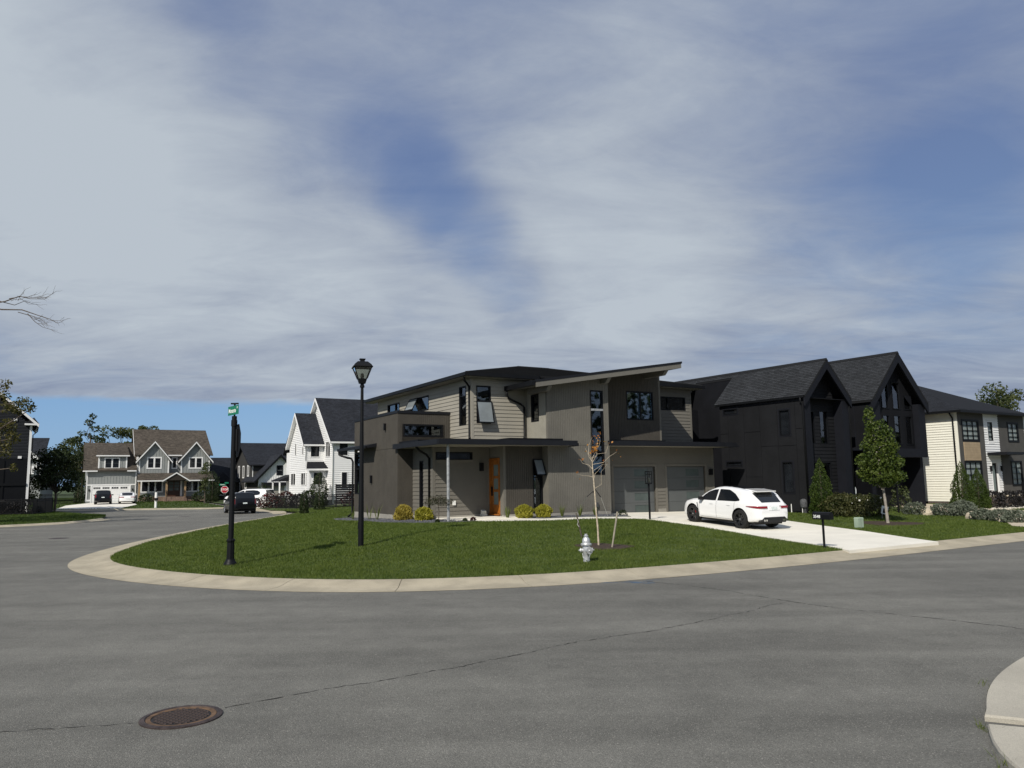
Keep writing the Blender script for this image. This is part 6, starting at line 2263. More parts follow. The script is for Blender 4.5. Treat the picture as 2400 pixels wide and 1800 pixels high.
m = MB(); m.tube([(-.10, 0, 1.62), (-.02, 0, 1.72), (.06, 0, 1.60), (.14, 0, 1.48)], .016, 5); m.tube([(-.30, .0, 1.50), (-.08, 0, 1.68)], .012, 5); m.build('tie_strap', 'strap', t)
m = MB(); m.tube([(-.30, .0, 1.50), (-.42, .6, 1.22), (-.58, 1.6, .76)], .006, 4); m.tube([(.14, 0, 1.48), (.35, .1, .9)], .004, 4); m.build('guy_rope', 'twine', t)
s1 = thing('tree_stake', 'leaning dark wooden stake with tattered twine left of the staked birch', 'stake', at(2.28, 26.3), 0, 'stakes of the young birch')
m = MB(); m.tube([(0, 0, -.1), (-.10, 0, .40), (-.19, .02, .82)], [.026, .026, .024], 8); m.build('post', 'bark', s1)
m = MB(); m.tube([(-.15, -.03, .62), (-.13, -.05, .52), (-.17, -.04, .45), (-.11, -.05, .36)], .008, 4); m.build('twine', 'twine', s1)
s2 = thing('tree_stake', 'leaning pale round stake standing right of the staked birch', 'stake', at(2.93, 23.8), 0, 'stakes of the young birch')
m = MB(); m.tube([(0, 0, -.1), (.22, .02, 1.08)], [.026, .030], 10); m.build('post', 'stake_wood', s2)

# young maple on the neighbouring lawn
mx, my = 16.63, 35.1
t = thing('maple_tree', 'young green maple with pale trunk on lawn before the black house', 'tree', at(mx, my))
m = MB()
m.tube([(.10, 0, -.05), (.06, 0, .8), (.0, 0, 1.7), (-.08, 0, 2.8), (-.22, 0, 3.9), (-.35, 0, 5.0)], [.075, .06, .055, .045, .028, .01], 8)
m.build('trunk', 'bark_gray', t)
m = MB()
blobs = [((-.05, 0, 2.15), (.95, .95, .48), 560), ((.35, .1, 2.75), (.72, .75, .45), 420), ((-.45, 0, 2.8), (.68, .7, .5), 430), ((.0, 0, 3.3), (.72, .7, .42), 380), ((.50, 0, 2.1), (.6, .6, .36), 260),
         ((-.62, .1, 2.25), (.45, .5, .32), 170), ((.32, 0, 3.85), (.42, .4, .55), 150), ((-.30, 0, 4.0), (.38, .35, .5), 200), ((-.42, 0, 4.75), (.26, .26, .55), 130), ((.05, 0, 4.4), (.3, .3, .3), 80), ((-.7, 0, 3.5), (.22, .22, .26), 50), ((.62, 0, 3.4), (.28, .3, .32), 70), ((.05, 0, 1.75), (.5, .5, .2), 100)]
for c, r, n in blobs:
    limb(m, (np.interp(c[2] - .5, [0, 5], [.1, -.35]), 0, max(1.5, c[2] - .7)), c, .028, .006)
m.build('branch', 'bark_gray', t)
leaf_cards('crown', np.vstack([ball(c, r, int(n * 2.0), .3) for c, r, n in blobs]), .108, 'leaf_maple', t, up=.2, aspect=.8)

conifer('arborvitae', 'single pointed green arborvitae against the corner of the black house', 'tree', at(15.45, 39.2), 2.9, .62, n=11000, size=.062, group='arborvitae by the right houses')
conifer('arborvitae', 'taller arborvitae at the charcoal corner of the white sided house, left one of a pair', 'tree', at(25.7, 44.7), 2.75, .68, n=11000, size=.062, group='arborvitae by the right houses')
conifer('arborvitae', 'shorter arborvitae nearer the porch of the white sided house, right one of a pair', 'tree', at(26.85, 45.1), 2.35, .62, n=11000, size=.062, group='arborvitae by the right houses')
conifer('evergreen_tree', 'dark evergreen squeezed between the garage end wall and the black house', 'tree', at(13.35, 45.6), 2.9, .75, 'leaf_ever', 2600, size=.13)
conifer('column_cypress', 'dense upright cypress close to the white house wall, right of the two by the fence', 'tree', at(-17.2, 69.0), 3.05, .75, 'leaf_dark', 6240, size=0.095, pw=4.0, group='upright cypresses near the lawn fence')
conifer('column_cypress', 'slim upright cypress standing on the lawn in front of the fence', 'tree', at(-15.2, 56.6), 1.75, .32, 'leaf_dark', 3120, size=0.075, pw=4.0, group='upright cypresses near the lawn fence')
conifer('column_cypress', 'thin low cypress directly before the fence below the larger cypress', 'tree', at(-15.75, 63.2), 1.6, .42, 'leaf_dark', 2400, size=0.082, pw=4.0, group='upright cypresses near the lawn fence')
conifer('column_cypress', 'upright cypress at the left corner of the gray garage', 'tree', (-53.6, 96.6, .2), 3.6, .75, 'leaf_dark', 3120, size=0.136, pw=4.0, group='upright cypresses by the gray house')
conifer('column_cypress', 'pointed cypress to the right of the gray house', 'tree', (-38.3, 99.0, .2), 4.0, .95, 'leaf_dark', 3600, size=0.136, pw=4.0, group='upright cypresses by the gray house')
conifer('column_cypress', 'little cypress at the garage of the charcoal farmhouse', 'tree', (-31.8, 98.5, .3), 2.3, .6, 'leaf_dark', 1440, size=0.136, pw=4.0)

# hedges and low shrubs on the right
hz = [(15.9, 38.6, .75, 1.05, 'broad bushy azalea next to the single arborvitae'), (16.9, 38.8, .85, 1.10, 'middle azalea of the hedge with a few white blooms'), (17.9, 39.2, .85, 1.05, 'azalea at the right end of the hedge by the walkway'), (16.5, 39.4, .8, 1.12, 'azalea at the back of the hedge against the black wall')]
for k, (x, y, r, h, lb) in enumerate(hz):
    o = shrub('azalea_bush', lb, 'shrub', at(x, y), r, h, 'leaf_hedge', 1900, .10, 'azalea hedge before the black house', .5, .2, seed=k + 3)
    if k in (1, 2):
        leaf_cards('flower', np.array([(r * .5 * math.cos(a), -r * .62 + .1 * math.sin(a * 3), h * (.75 + .12 * math.sin(a * 2))) for a in np.arange(0, 3.1, .8)]), .12, 'flower_white', o, aspect=.9)
lv = [(20.75, 40.5, .62, .62, 'first gray green lavender clump nearest the black house lamp post'), (21.9, 39.9, .70, .62, 'wide lavender clump left of the first stone'), (22.7, 39.5, .66, .6, 'lavender clump directly right of the wide one'), (23.3, 40.6, .62, .75, 'taller lavender clump behind the row at the brick plinth'),
      (22.1, 36.9, .52, .52, 'lavender clump right of the pale stone'), (22.25, 35.8, .55, .55, 'second lavender clump after the pale stone'), (22.15, 34.6, .55, .55, 'lavender clump at the kerb end of the row')]
for k, (x, y, r, h, lb) in enumerate(lv):
    shrub('lavender_clump', lb, 'shrub', at(x, y), r, h, 'leaf_lavender', 1000, .11, 'lavender row along the neighbouring lawn', 1.3, .15, seed=k)
shrub('leafy_shrub', 'loose upright green shrub with pale stalks beside the lamp post of the black house', 'shrub', at(20.9, 42.2), .6, 1.35, 'leaf_mixed', 520, .11, None, 1.0, .3)
shrub('leafy_shrub', 'slim light green sapling in front of the black garage', 'shrub', at(19.2, 42.0), .22, 1.0, 'leaf_mixed', 90, .12, None, .6, .3)
for k, (x, y, lb) in enumerate(((28.0, 45.6, 'dark burgundy globe shrub next to the arborvitae pair'), (29.3, 46.3, 'dark burgundy globe shrub below the porch railing, middle one'), (30.6, 47.0, 'dark burgundy globe shrub at the right end below the railing'), (31.7, 47.6, 'dark burgundy globe shrub cut by the right edge of the view'))):
    shrub('burgundy_shrub', lb, 'shrub', at(x, y), .75, 1.0, 'leaf_burgundy', 900, .12, 'burgundy shrubs below the porch railing', .5, .1, seed=k)
for k, (x, y, s, lb) in enumerate(((21.2, 40.2, .34, 'pale boulder between the first lavender clumps'), (22.05, 37.6, .36, 'pale squared stone between the two lavender rows'), (22.1, 36.2, .18, 'small pale stone among the lower lavender'), (21.9, 35.1, .2, 'small pale stone near the kerb end of the lavender'))):
    m = MB(); m.lathe([(s * .95, -.05), (s, s * .35), (s * .8, s * .8), (s * .3, s * 1.05)], 7, phase=k)
    o = m.build('garden_stone', 'stone_tan'); o.location = at(x, y); tag(o, lb, 'stone', 'stones edging the lavender')
# hedge and shrubs behind the fence on the left
for k, (x, y, r, h, mt, lb) in enumerate(((-22.0, 70.3, 1.0, 1.35, 'leaf_red', 'reddish bush behind the left end of the fence'), (-20.3, 69.6, 1.0, 1.45, 'leaf_red', 'reddish bush behind the fence, second from its left end'), (-18.9, 68.7, .9, 1.2, 'leaf_burgundy', 'dark bush behind the middle of the fence'), (-17.9, 68.3, .8, 1.5, 'leaf_dark', 'dark green bush behind the fence next to the big cypress'),
                                             (-13.9, 66.0, .7, 1.2, 'leaf_red', 'sparse russet shrub before the slatted screen'), (-12.7, 65.4, .7, 1.1, 'leaf_red', 'sparse russet shrub closest to the modern house'))):
    shrub('hedge_bush', lb, 'shrub', at(x, y), r, h, mt, 700 if k < 4 else 260, .17, 'bushes along the lawn fence', .6, .2, seed=k)
for k, (x, y, r, h, lb) in enumerate(((-46.0, 97.6, .9, 1.1, 'round clipped bush between the gray garage and the porch windows'), (-40.1, 99.6, 1.0, 1.3, 'round clipped bush right of the entrance steps of the gray house'), (-38.9, 100.4, .7, 1.1, 'smaller bush at the right foundation of the gray house'))):
    shrub('clipped_bush', lb, 'shrub', (x, y, .22), r, h, 'leaf_dark', 420, .2, 'bushes at the gray house', .6, .1, seed=k)


def broad_tree(name, label, loc, trunk_h, blobs, size, mat, tr=.14, group=None, bark='bark', shell=.4, dens=1.0):
    t = thing(name, label, 'tree', loc, 0, group)
    top = max(c[2] for c, r, n in blobs)
    m = MB(); m.tube([(0, 0, -.1), (.05, 0, trunk_h * .5), (0, 0, trunk_h), (.08, .05, top * .8)], [tr, tr * .85, tr * .75, tr * .2], 8)
    m.build('trunk', bark, t)
    m = MB()
    for c, r, n in blobs:
        limb(m, (0, 0, min(trunk_h, c[2] * .7)), c, tr * .4, tr * .06)
    m.build('branch', bark, t)
    leaf_cards('crown', np.vstack([ball(c, r, int(n * dens), shell) for c, r, n in blobs]), size, mat, t, up=.15, aspect=.75)
    return t


def rblobs(n, R_, H0, H1, r, k):
    out = []
    for i in range(n):
        a, q = RNG.random() * 6.28, math.sqrt(RNG.random())
        z = H0 + (H1 - H0) * RNG.random()
        e = math.sqrt(max(.08, 1 - ((z - (H0 + H1) / 2) / ((H1 - H0) / 2 + .5)) ** 2))
        s = r * (.7 + .6 * RNG.random())
        out.append(((R_ * q * e * math.cos(a), R_ * q * e * math.sin(a), z), (s, s, s * .7), k))
    return out


broad_tree('street_tree', 'dark rounded street tree on the verge left of the gray house', (-43.3, 73.6, .15), 1.7, rblobs(34, 1.9, 1.9, 5.7, .8, 190), .19, 'leaf_dark', .11)
broad_tree('young_tree', 'slender young tree in the gray house front lawn', (-34.9, 88.0, .15), 1.5, rblobs(14, .5, 1.5, 4.6, .4, 70), .16, 'leaf_mixed', .06)
BT = 'trees behind the gray house'
for k, (x, y, H, Rr, lb) in enumerate(((-67.5, 112, 8.0, 2.6, 'leafy tree behind the distant gray house at far left'), (-63.8, 115, 9.2, 2.8, 'bushy tree left of the gray garage roof'), (-72, 116, 7.6, 2.6, 'tree showing beyond the dark house roof'), (-67.0, 130, 12.2, 3.0, 'broad tree rising just left of the brown ridge'), (-62.6, 132, 13.0, 3.0, 'broad tree touching the brown ridge of the gray house'), (-71, 127, 11, 3.2, 'tree between the tall thin tree and the garage roof'), (-66.5, 137, 12.6, 3.4, 'furthest tree above the garage roof'))):
    broad_tree('background_tree', lb, (x, y, .2), H * .3, rblobs(20, Rr, H * .3, H - .8, 1.15, 170), .30, 'leaf_mixed', .22, BT)
broad_tree('tall_tree', 'tall sparse tree with open crown above the trees at left', (-62.4, 114, .2), 6.5, [((.3, 0, 12.4), (.55, .5, .5), 26), ((-.2, 0, 11.5), (.8, .8, .5), 40), ((.7, 0, 10.6), (.8, .8, .5), 40), ((-1.1, 0, 9.9), (.7, .7, .5), 34), ((1.7, 0, 9.3), (.9, .9, .5), 46), ((-1.9, 0, 8.8), (.8, .8, .5), 40), ((.2, 0, 9.4), (.7, .7, .5), 30), ((-1.0, 0, 8.2), (1.0, 1, .5), 50), ((2.0, 0, 8.2), (.9, .9, .5), 44)], .32, 'leaf_dark', .20, dens=1.7)
for k, (x, y, H, lb) in enumerate(((53.2, 84, 12.2, 'tree top showing above the roofs at the right edge'), (56.2, 88, 12.0, 'second tree top above the roofs at the right edge'))):
    broad_tree('background_tree', lb, (x, y, .2), 4, rblobs(14, 2.2, 5, H - .8, 1.1, 150), .28, 'leaf_mixed', .2, 'tree tops over the right roofs')
broad_tree('shade_bush', 'flowering bush between the dark house and the street tree', (-44.0, 70.5, .15), .5, rblobs(14, 1.2, .8, 3.0, .6, 130), .16, 'leaf_mixed', .06)
# oak at the left: trunk outside the view, limbs reaching in
ox, oy = -36.5, 46.5
t = thing('oak_tree', 'large oak whose leafy limbs and bare branch reach in from the left edge', 'tree', (ox, oy, .12))
m = MB(); m.tube([(0, 0, -.1), (.1, 0, 3), (.0, .1, 7), (.3, 0, 11), (.6, 0, 14)], [.42, .36, .30, .2, .08], 10); m.build('trunk', 'bark', t)
m = MB()
ob = rblobs(26, 4.6, 5.0, 13.0, 1.3, 150) + [((6.3, 0, 7.0), (.85, .8, .45), 110), ((6.9, 0, 7.35), (.55, .5, .35), 60), ((7.4, 0, 6.95), (.3, .3, .28), 26), ((5.9, .2, 5.9), (.65, .6, .5), 110), ((6.3, .1, 5.2), (.45, .5, .45), 70), ((5.7, 0, 8.4), (.45, .4, .45), 45), ((6.1, 0, 4.4), (.4, .4, .5), 55), ((5.6, 0, 7.7), (.6, .6, .4), 50), ((5.5, .1, 4.9), (.5, .5, .6), 70), ((6.55, 0, 3.4), (.25, .25, .3), 22)]
for c, r, n in ob:
    limb(m, (0.05, 0, max(3.5, c[2] - 2.2)), c, .10, .02, 6, .05)
m.build('branch', 'bark', t)
leaf_cards('crown', np.vstack([ball(c, r, int(n * 2.2), .25) for c, r, n in ob]), .165, 'leaf_oak', t, aspect=.6)
m = MB()
def twig(a, d, L, r, lev):
    b = a + d * L
    mid = a.lerp(b, .5) + Vector(RNG.normal(size=3)) * L * .07
    m.tube([a, mid, b], [r, r * .8, r * .55], 5)
    if lev > 0:
        for s in (0.45, .72, 1.0):
            p_ = a.lerp(b, s)
            e = (d + Vector((RNG.normal() * .25 + .1, RNG.normal() * .4, RNG.normal() * .75))).normalized()
            twig(p_, e, L * (.42 + .25 * RNG.random()), r * .55, lev - 1)
twig(Vector((4.0, 0, 13.4)), Vector((.95, 0, .22)).normalized(), 2.3, .05, 3)
twig(Vector((5.2, 0, 13.1)), Vector((.95, .05, -.16)).normalized(), 2.2, .045, 3)
m.tube([Vector((.4, 0, 11.5)), Vector((2.2, 0, 12.8)), Vector((4.0, 0, 13.4)), Vector((5.2, 0, 13.1))], [.12, .09, .055, .045], 6)
m.build('bare_branch', 'bark', t)


# ------------------------------------------------------------------ vehicles
def interp(tab, x):
    t = np.array(tab, float)
    return np.interp(x, t[:, 0], t[:, 1])


def smooth1(y, k):
    for _ in range(k):
        y[1:-1] = .25 * y[:-2] + .5 * y[1:-1] + .25 * y[2:]
    return y


SUV = dict(L=4.75, ra=0.98, fa=3.86, wr=.385, ww=.29, W=.97,
           top=[(0, .74), (.03, .92), (.10, 1.03), (.22, 1.13), (.42, 1.30), (.62, 1.465), (.70, 1.54), (.95, 1.578), (1.4, 1.625), (1.9, 1.655), (2.3, 1.655), (2.65, 1.615), (2.95, 1.50), (3.25, 1.31), (3.52, 1.125), (3.62, 1.085), (4.0, 1.045), (4.35, .965), (4.58, .86), (4.70, .74), (4.75, .62)],
           belt=[(0, .74), (.12, 1.0), (.5, 1.075), (1.5, 1.06), (2.8, 1.02), (3.5, 1.0), (4.0, .97), (4.4, .90), (4.75, .6)],
           bot=[(0, .40), (.15, .34), (.5, .27), (4.2, .25), (4.6, .27), (4.75, .34)],
           half=[(0, .72), (.06, .80), (.25, .885), (.6, .945), (1.0, .972), (1.6, .955), (2.4, .945), (3.2, .955), (3.86, .965), (4.3, .91), (4.58, .80), (4.70, .68), (4.75, .58)],
           tum=.44,
           fw=([(2.42, 1.05), (3.30, 1.03), (3.42, 1.06)], [(2.42, 1.585), (2.62, 1.565), (2.95, 1.42), (3.25, 1.20), (3.42, 1.075)]),
           rw=([(1.02, 1.12), (1.25, 1.085), (2.33, 1.055)], [(1.02, 1.17), (1.35, 1.385), (1.7, 1.515), (2.05, 1.575), (2.33, 1.59)]),
           back=(.17, .61, .52, .60))
BOXY = dict(SUV)
BOXY.update(tum=.30, half=[(0, .78), (.06, .85), (.25, .92), (.6, .955), (1.0, .972), (1.6, .96), (2.4, .955), (3.2, .96), (3.86, .965), (4.3, .93), (4.58, .84), (4.70, .72), (4.75, .6)], top=[(0, .80), (.02, 1.05), (.06, 1.18), (.12, 1.34), (.22, 1.58), (.30, 1.66), (.9, 1.69), (1.6, 1.69), (2.3, 1.68), (2.65, 1.63), (2.95, 1.51), (3.25, 1.32), (3.5, 1.15), (3.62, 1.11), (4.0, 1.08), (4.4, 1.02), (4.62, .90), (4.72, .75), (4.75, .62)],
            rw=([(.72, 1.16), (.95, 1.10), (2.33, 1.06)], [(.72, 1.38), (1.0, 1.52), (1.5, 1.575), (2.05, 1.60), (2.33, 1.605)]), back=(.08, .22, .66, .68))
SEDAN = dict(SUV)
SEDAN.update(top=[(0, .72), (.04, .88), (.15, .96), (.6, 1.0), (.85, 1.05), (1.2, 1.24), (1.55, 1.38), (2.0, 1.425), (2.4, 1.42), (2.75, 1.34), (3.1, 1.17), (3.4, .99), (3.55, .94), (4.0, .89), (4.4, .80), (4.65, .68), (4.75, .52)],
             belt=[(0, .72), (.15, .92), (.7, .95), (1.5, .93), (2.8, .90), (3.5, .88), (4.2, .80), (4.75, .5)],
             bot=[(0, .34), (.3, .24), (4.3, .2), (4.75, .3)], wr=.335,
             fw=([(2.3, .93), (3.2, .91), (3.3, .93)], [(2.3, 1.35), (2.5, 1.34), (2.85, 1.2), (3.3, .95)]), rw=([(1.0, 1.0), (1.2, .95), (2.2, .93)], [(1.0, 1.03), (1.35, 1.23), (1.7, 1.34), (2.2, 1.36)]), back=(.72, 1.42, .55, .60))


def make_car(name, label, cat, P, paint, loc, az, pitch=0.0, detail=True, rims='rim_black', scale=1.0, group=None):
    t = thing(name, label, cat, loc, 0, group)
    t.rotation_euler = (0, -R(pitch), R(90 - az))
    t.scale = (scale, scale, scale)
    L, W = P['L'], P['W']
    xs = np.unique(np.r_[0, .015, .04, .08, np.linspace(.12, L - .12, 54), L - .07, L - .03, L])
    def tab(k, sm=2):
        fine = np.linspace(0, L, 400)
        y = smooth1(interp(P[k], fine), sm * 6)
        return lambda x: np.interp(x, fine, y)
    top, belt, bot, half = tab('top', 3), tab('belt'), tab('bot'), tab('half', 3)
    RING = 17
    def ring(x):
        zt, z0, w = float(top(x)), float(bot(x)), float(half(x))
        zb = min(float(belt(x)), zt - .015)
        hgt = zt - zb
        d = zb - z0
        pts = [(0, z0), (w * .72, z0), (w * .92, z0 + .03), (w * .965, z0 + .10 * d), (w * .985, z0 + .28 * d), (w * 1.0, z0 + .55 * d), (w * .995, z0 + .75 * d), (w * .975, z0 + .92 * d), (w * .95, zb)]
        yb = w * .95
        tm = P['tum']
        k = min(1.0, hgt / .35)
        for f in (.25, .5, .75, .9):
            y = yb - tm * f * hgt * (1.0 if hgt > .2 else .8) - (1 - k) * .16 * f
            pts.append((y, zb + f * hgt * (1 if f < .9 else .975)))
        ye = pts[-1][0]
        pts += [(ye - .045 - .02 * k, zt - .035 * k - .006), (ye * .72, zt - .012 * k), (ye * .38, zt - .002), (0, zt)]
        return pts
    verts, faces = [], []
    for x in xs:
        rg = ring(x)
        full = rg + [(-y, z) for y, z in rg[-2:0:-1]]
        verts += [(x, y, z) for y, z in full]
    K = 2 * RING - 2
    n = len(xs)
    for i in range(n - 1):
        for k in range(K):
            j = (k + 1) % K
            faces.append((i * K + k, (i + 1) * K + k, (i + 1) * K + j, i * K + j))
    faces.append(tuple(range(K)))
    faces.append(tuple(range((n - 1) * K, n * K))[::-1])
    me = bpy.data.meshes.new('body')
    me.from_pydata(verts, [], faces)
    me.materials.append(MATS[paint])
    me.materials.append(MATS['plastic_black'])
    tmp = bpy.data.objects.new('tmp', me)
    COL.objects.link(tmp)
    bmx = bmesh.new(); bmx.from_mesh(me); bmesh.ops.recalc_face_normals(bmx, faces=bmx.faces[:]); bmx.to_mesh(me); bmx.free()
    # wheel arches
    ra = P['wr'] + .055
    cut = MB()
    for x in (P['ra'], P['fa']):
        for sy in (-1, 1):
            nn = len(cut.v)
            kk = 28
            for yy in (sy * .62, sy * 1.3):
                for a in range(kk):
                    q = 2 * math.pi * a / kk
                    cut.v.append((x + ra * math.cos(q), yy, P['wr'] + .02 + ra * math.sin(q)))
            cut.f.append(tuple(nn + a for a in range(kk)))
            cut.f.append(tuple(nn + kk + a for a in range(kk))[::-1])
            for a in range(kk):
                b = (a + 1) % kk
                cut.f.append((nn + a, nn + kk + a, nn + kk + b, nn + b))
    co = cut.build('tmpcut', None)
    bmx = bmesh.new(); bmx.from_mesh(co.data); bmesh.ops.recalc_face_normals(bmx, faces=bmx.faces[:]); bmx.to_mesh(co.data); bmx.free()
    md = tmp.modifiers.new('b', 'BOOLEAN')
    md.operation = 'DIFFERENCE'
    md.object = co
    md.solver = 'EXACT'
    dg = bpy.context.evaluated_depsgraph_get()
    nm = bpy.data.meshes.new_from_object(tmp.evaluated_get(dg))
    bpy.data.objects.remove(tmp); bpy.data.objects.remove(co)
    nm.name = 'body'
    for p in nm.polygons:
        c = p.center
        inside_ = any((c.x - x) ** 2 + (c.z - P['wr'] - .02) ** 2 < (ra * 1.002) ** 2 and abs(c.y) < W for x in (P['ra'], P['fa']))
        p.material_index = 1 if (inside_ and (abs(c.y) < W * .97)) or c.z < .29 else 0
        p.use_smooth = True
    body = bpy.data.objects.new('body', nm)
    COL.objects.link(body); body.parent = t
    bm = bmesh.new(); bm.from_mesh(nm)
    for e in bm.edges:
        if len(e.link_faces) == 2 and e.calc_face_angle(0) > R(48): e.smooth = False
    bm.to_mesh(nm); bm.free()
    # side surface
    def yside(x, z):
        rg = ring(x)[1:14]
        return float(np.interp(z, [q[1] for q in rg], [q[0] for q in rg]))
    def side_patch(lo, hi, nx, nz, off=.006, sy=1, cap=False):
        m = MB()
        lo, hi = np.array(lo), np.array(hi)
        xx = np.linspace(lo[0, 0], lo[-1, 0], nx)
        for x in xx:
            a, b = np.interp(x, lo[:, 0], lo[:, 1]), np.interp(x, hi[:, 0], hi[:, 1])
            for q in np.linspace(0, 1, nz):
                z = a + (b - a) * q
                if cap:
                    zt_, zb_c = float(top(x)), float(belt(x))
                    z = min(z, zb_c + .80 * (zt_ - zb_c))
                m.v.append((x, sy * (yside(x, z) + off), z))
        for i in range(nx - 1):
            for k in range(nz - 1):
                m.f.append((i * nz + k, (i + 1) * nz + k, (i + 1) * nz + k + 1, i * nz + k + 1))
        return m
    def top_patch(x0, x1, y0, y1, nx=6, ny=7, off=.006):
        m = MB()
        for x in np.linspace(x0, x1, nx):
            f = (x - x0) / (x1 - x0)
            yy = y0 + (y1 - y0) * f
            rg = ring(x)[9:]
            for y in np.linspace(-yy, yy, ny):
                z = float(np.interp(abs(y), [q[0] for q in rg[::-1]], [q[1] for q in rg[::-1]]))
                m.v.append((x - .3 * off, y, z + off))
        for i in range(nx - 1):
            for k in range(ny - 1):
                m.f.append((i * ny + k, (i + 1) * ny + k, (i + 1) * ny + k + 1, i * ny + k + 1))
        return m
    for sy in (1, -1):
        for key in ('fw', 'rw'):
            side_patch(*P[key], 18, 5, .007, sy, True).build('side_window', 'car_glass', t, smooth=True)
        if detail:
            for x0 in (2.36, 1.27, 3.40):
                a, b = (x0, .36), (x0 - .02, 1.02)
                side_patch([(x0, .36), (x0 + .012, .36)], [(x0, 1.04), (x0 + .012, 1.04)], 2, 14, .003, sy).build('door_seam', 'plastic_black', t)
            for x0 in (2.55, 1.5):
                side_patch([(x0, .90), (x0 + .20, .90)], [(x0, .935), (x0 + .20, .935)], 4, 2, .03, sy).build('door_handle', paint, t)
            side_patch([(3.50, .62), (3.56, .62)], [(3.62, .90), (3.66, .86)], 3, 4, .005, sy)
            m = MB()
            m.hexa([(3.43, sy * (yside(3.45, .58) + .004), .56), (3.46, sy * (yside(3.45, .58) + .004), .56), (3.46, sy * (yside(3.45, .58) + .012), .56), (3.43, sy * (yside(3.45, .58) + .012), .56)],
                   [(3.52, sy * (yside(3.55, .86) + .004), .90), (3.57, sy * (yside(3.55, .86) + .004), .90), (3.57, sy * (yside(3.55, .86) + .012), .90), (3.52, sy * (yside(3.55, .86) + .012), .90)])
            m.build('side_vent', 'plastic_black', t)
            side_patch([(1.45, .26), (3.35, .26)], [(1.45, .345), (3.35, .335)], 10, 2, .012, sy).build('side_skirt', 'plastic_black', t)
        m = MB()
        m.box(3.16, 3.30, sy * .90, sy * 1.10, 1.03, 1.17); m.box(3.2, 3.28, sy * .86, sy * .92, 1.02, 1.06)
        o = m.build('mirror', paint if not detail else 'plastic_black', t)
        # tail lamps wrap round the corner
        if P is SEDAN: z0, z1 = .76, .86
        else: z0, z1 = .87, .955
        if P is BOXY:
            z0, z1 = .78, 1.16
            path = [(.03, .74), (.05, .79), (.09, .825), (.16, .85), (.24, .872)]
        else:
            path = [(.012, .36), (.018, .60), (.035, .72), (.06, .785), (.10, .815), (.18, .85), (.30, .89), (.45, .922), (.62, .944)]
        m = MB()
        for i, (x, y) in enumerate(path):
            f = max(0.0, (x - .2) / .42)
            b_, t_ = z0 + .05 * f, z1 - .02 * f
            lean_ = (t_ - b_) * .22
            for dx, zz in ((0, b_), (lean_, t_)):
                m.v.append((x - .014 + dx, sy * (y + .012), zz))
            for dx, zz in ((0, b_), (lean_, t_)):
                m.v.append((x + .03 + dx, sy * (y - .03), zz))
        for i in range(len(path) - 1):
            k = i * 4
            for q in ((0, 1, 5, 4), (2, 6, 7, 3), (1, 3, 7, 5), (0, 4, 6, 2)):
                m.f.append(tuple(k + c for c in q))
        m.build('tail_lamp', 'red_lens', t, smooth=False)
        m = MB(); m.hexa([(4.42, sy * .62, .80), (4.62, sy * .50, .78), (4.60, sy * .66, .78), (4.35, sy * .86, .82)], [(4.42, sy * .62, .89), (4.60, sy * .50, .84), (4.58, sy * .66, .86), (4.32, sy * .875, .91)]); m.build('headlamp', 'car_glass', t)
    b0, b1, w0, w1 = P['back']
    top_patch(b0, b1, w0, w1, 7, 9, .008).build('rear_window', 'car_glass', t, smooth=True)
    fx0, fx1 = (2.62, 3.44) if P is not SEDAN else (2.5, 3.35)
    top_patch(fx0, fx1, .60, .66, 8, 9, .006).build('windscreen', 'car_glass', t, smooth=True)
    if detail:
        top_patch(1.15, 2.3, .50, .50, 8, 7, .004).build('roof_glass', 'car_glass', t, smooth=True)
        m = MB(); zs0, zs1 = float(top(.78)) - .02, float(top(1.05)); m.hexa([(.42, -.53, zs0 - .035), (1.05, -.56, zs1 - .05), (1.05, .56, zs1 - .05), (.42, .53, zs0 - .035)], [(.42, -.53, zs0), (1.05, -.50, zs1 + .003), (1.05, .50, zs1 + .003), (.42, .53, zs0)]); m.build('spoiler', paint, t)
        m = MB(); m.box(-.02, .10, -.60, .60, .30, .46); m.hexa([(-.015, -.78, .34), (.1, -.80, .33), (.1, .80, .33), (-.015, .78, .34)], [(-.015, -.55, .52), (.1, -.60, .52), (.1, .60, .52), (-.015, .55, .52)])
        m.build('diffuser', 'plastic_black', t)
        for y in (-.58, -.47, .47, .58):
            m = MB(); m.tube([(-.05, y, .40), (.08, y, .40)], .045, 10); m.build('exhaust_pipe', 'chrome', t)
        m = MB(); m.hexa([(-.004, -.30, .79), (.05, -.30, .79), (.05, .30, .79), (-.004, .30, .79)], [(.045, -.26, .96), (.10, -.26, .96), (.10, .26, .96), (.045, .26, .96)]); m.build('plate_recess', paint, t)
    m = MB()
    zc = .80 if P is not SEDAN else .60
    m.hexa([(-.012, -.16, zc), (.03, -.16, zc), (.03, .16, zc), (-.012, .16, zc)], [(.020, -.16, zc + .12), (.06, -.16, zc + .12), (.06, .16, zc + .12), (.020, .16, zc + .12)])
    m.build('number_plate', 'plate', t)
    # wheels
    for wi, (x, sy) in enumerate(((P['ra'], 1), (P['ra'], -1), (P['fa'], 1), (P['fa'], -1))):
        r, wd = P['wr'], P['ww']
        m = MB()
        prof = [(r * .70, -wd / 2 + .02), (r * .93, -wd / 2), (r * .985, -wd / 2 + .03), (r, -wd * .25), (r, wd * .25), (r * .985, wd / 2 - .03), (r * .93, wd / 2), (r * .70, wd / 2 - .02)]
        m.lathe(prof, 32)
        m.f = m.f[:-2]
        rot = Matrix.Rotation(R(-90 * sy), 4, 'X')
        m.xform(Matrix.Translation((0, 0, r)) @ rot)
        wh = m.build('wheel', 'tyre', t, smooth=True)
        wh.location = (x, sy * (W - wd / 2 - .015), 0)
        m = MB()
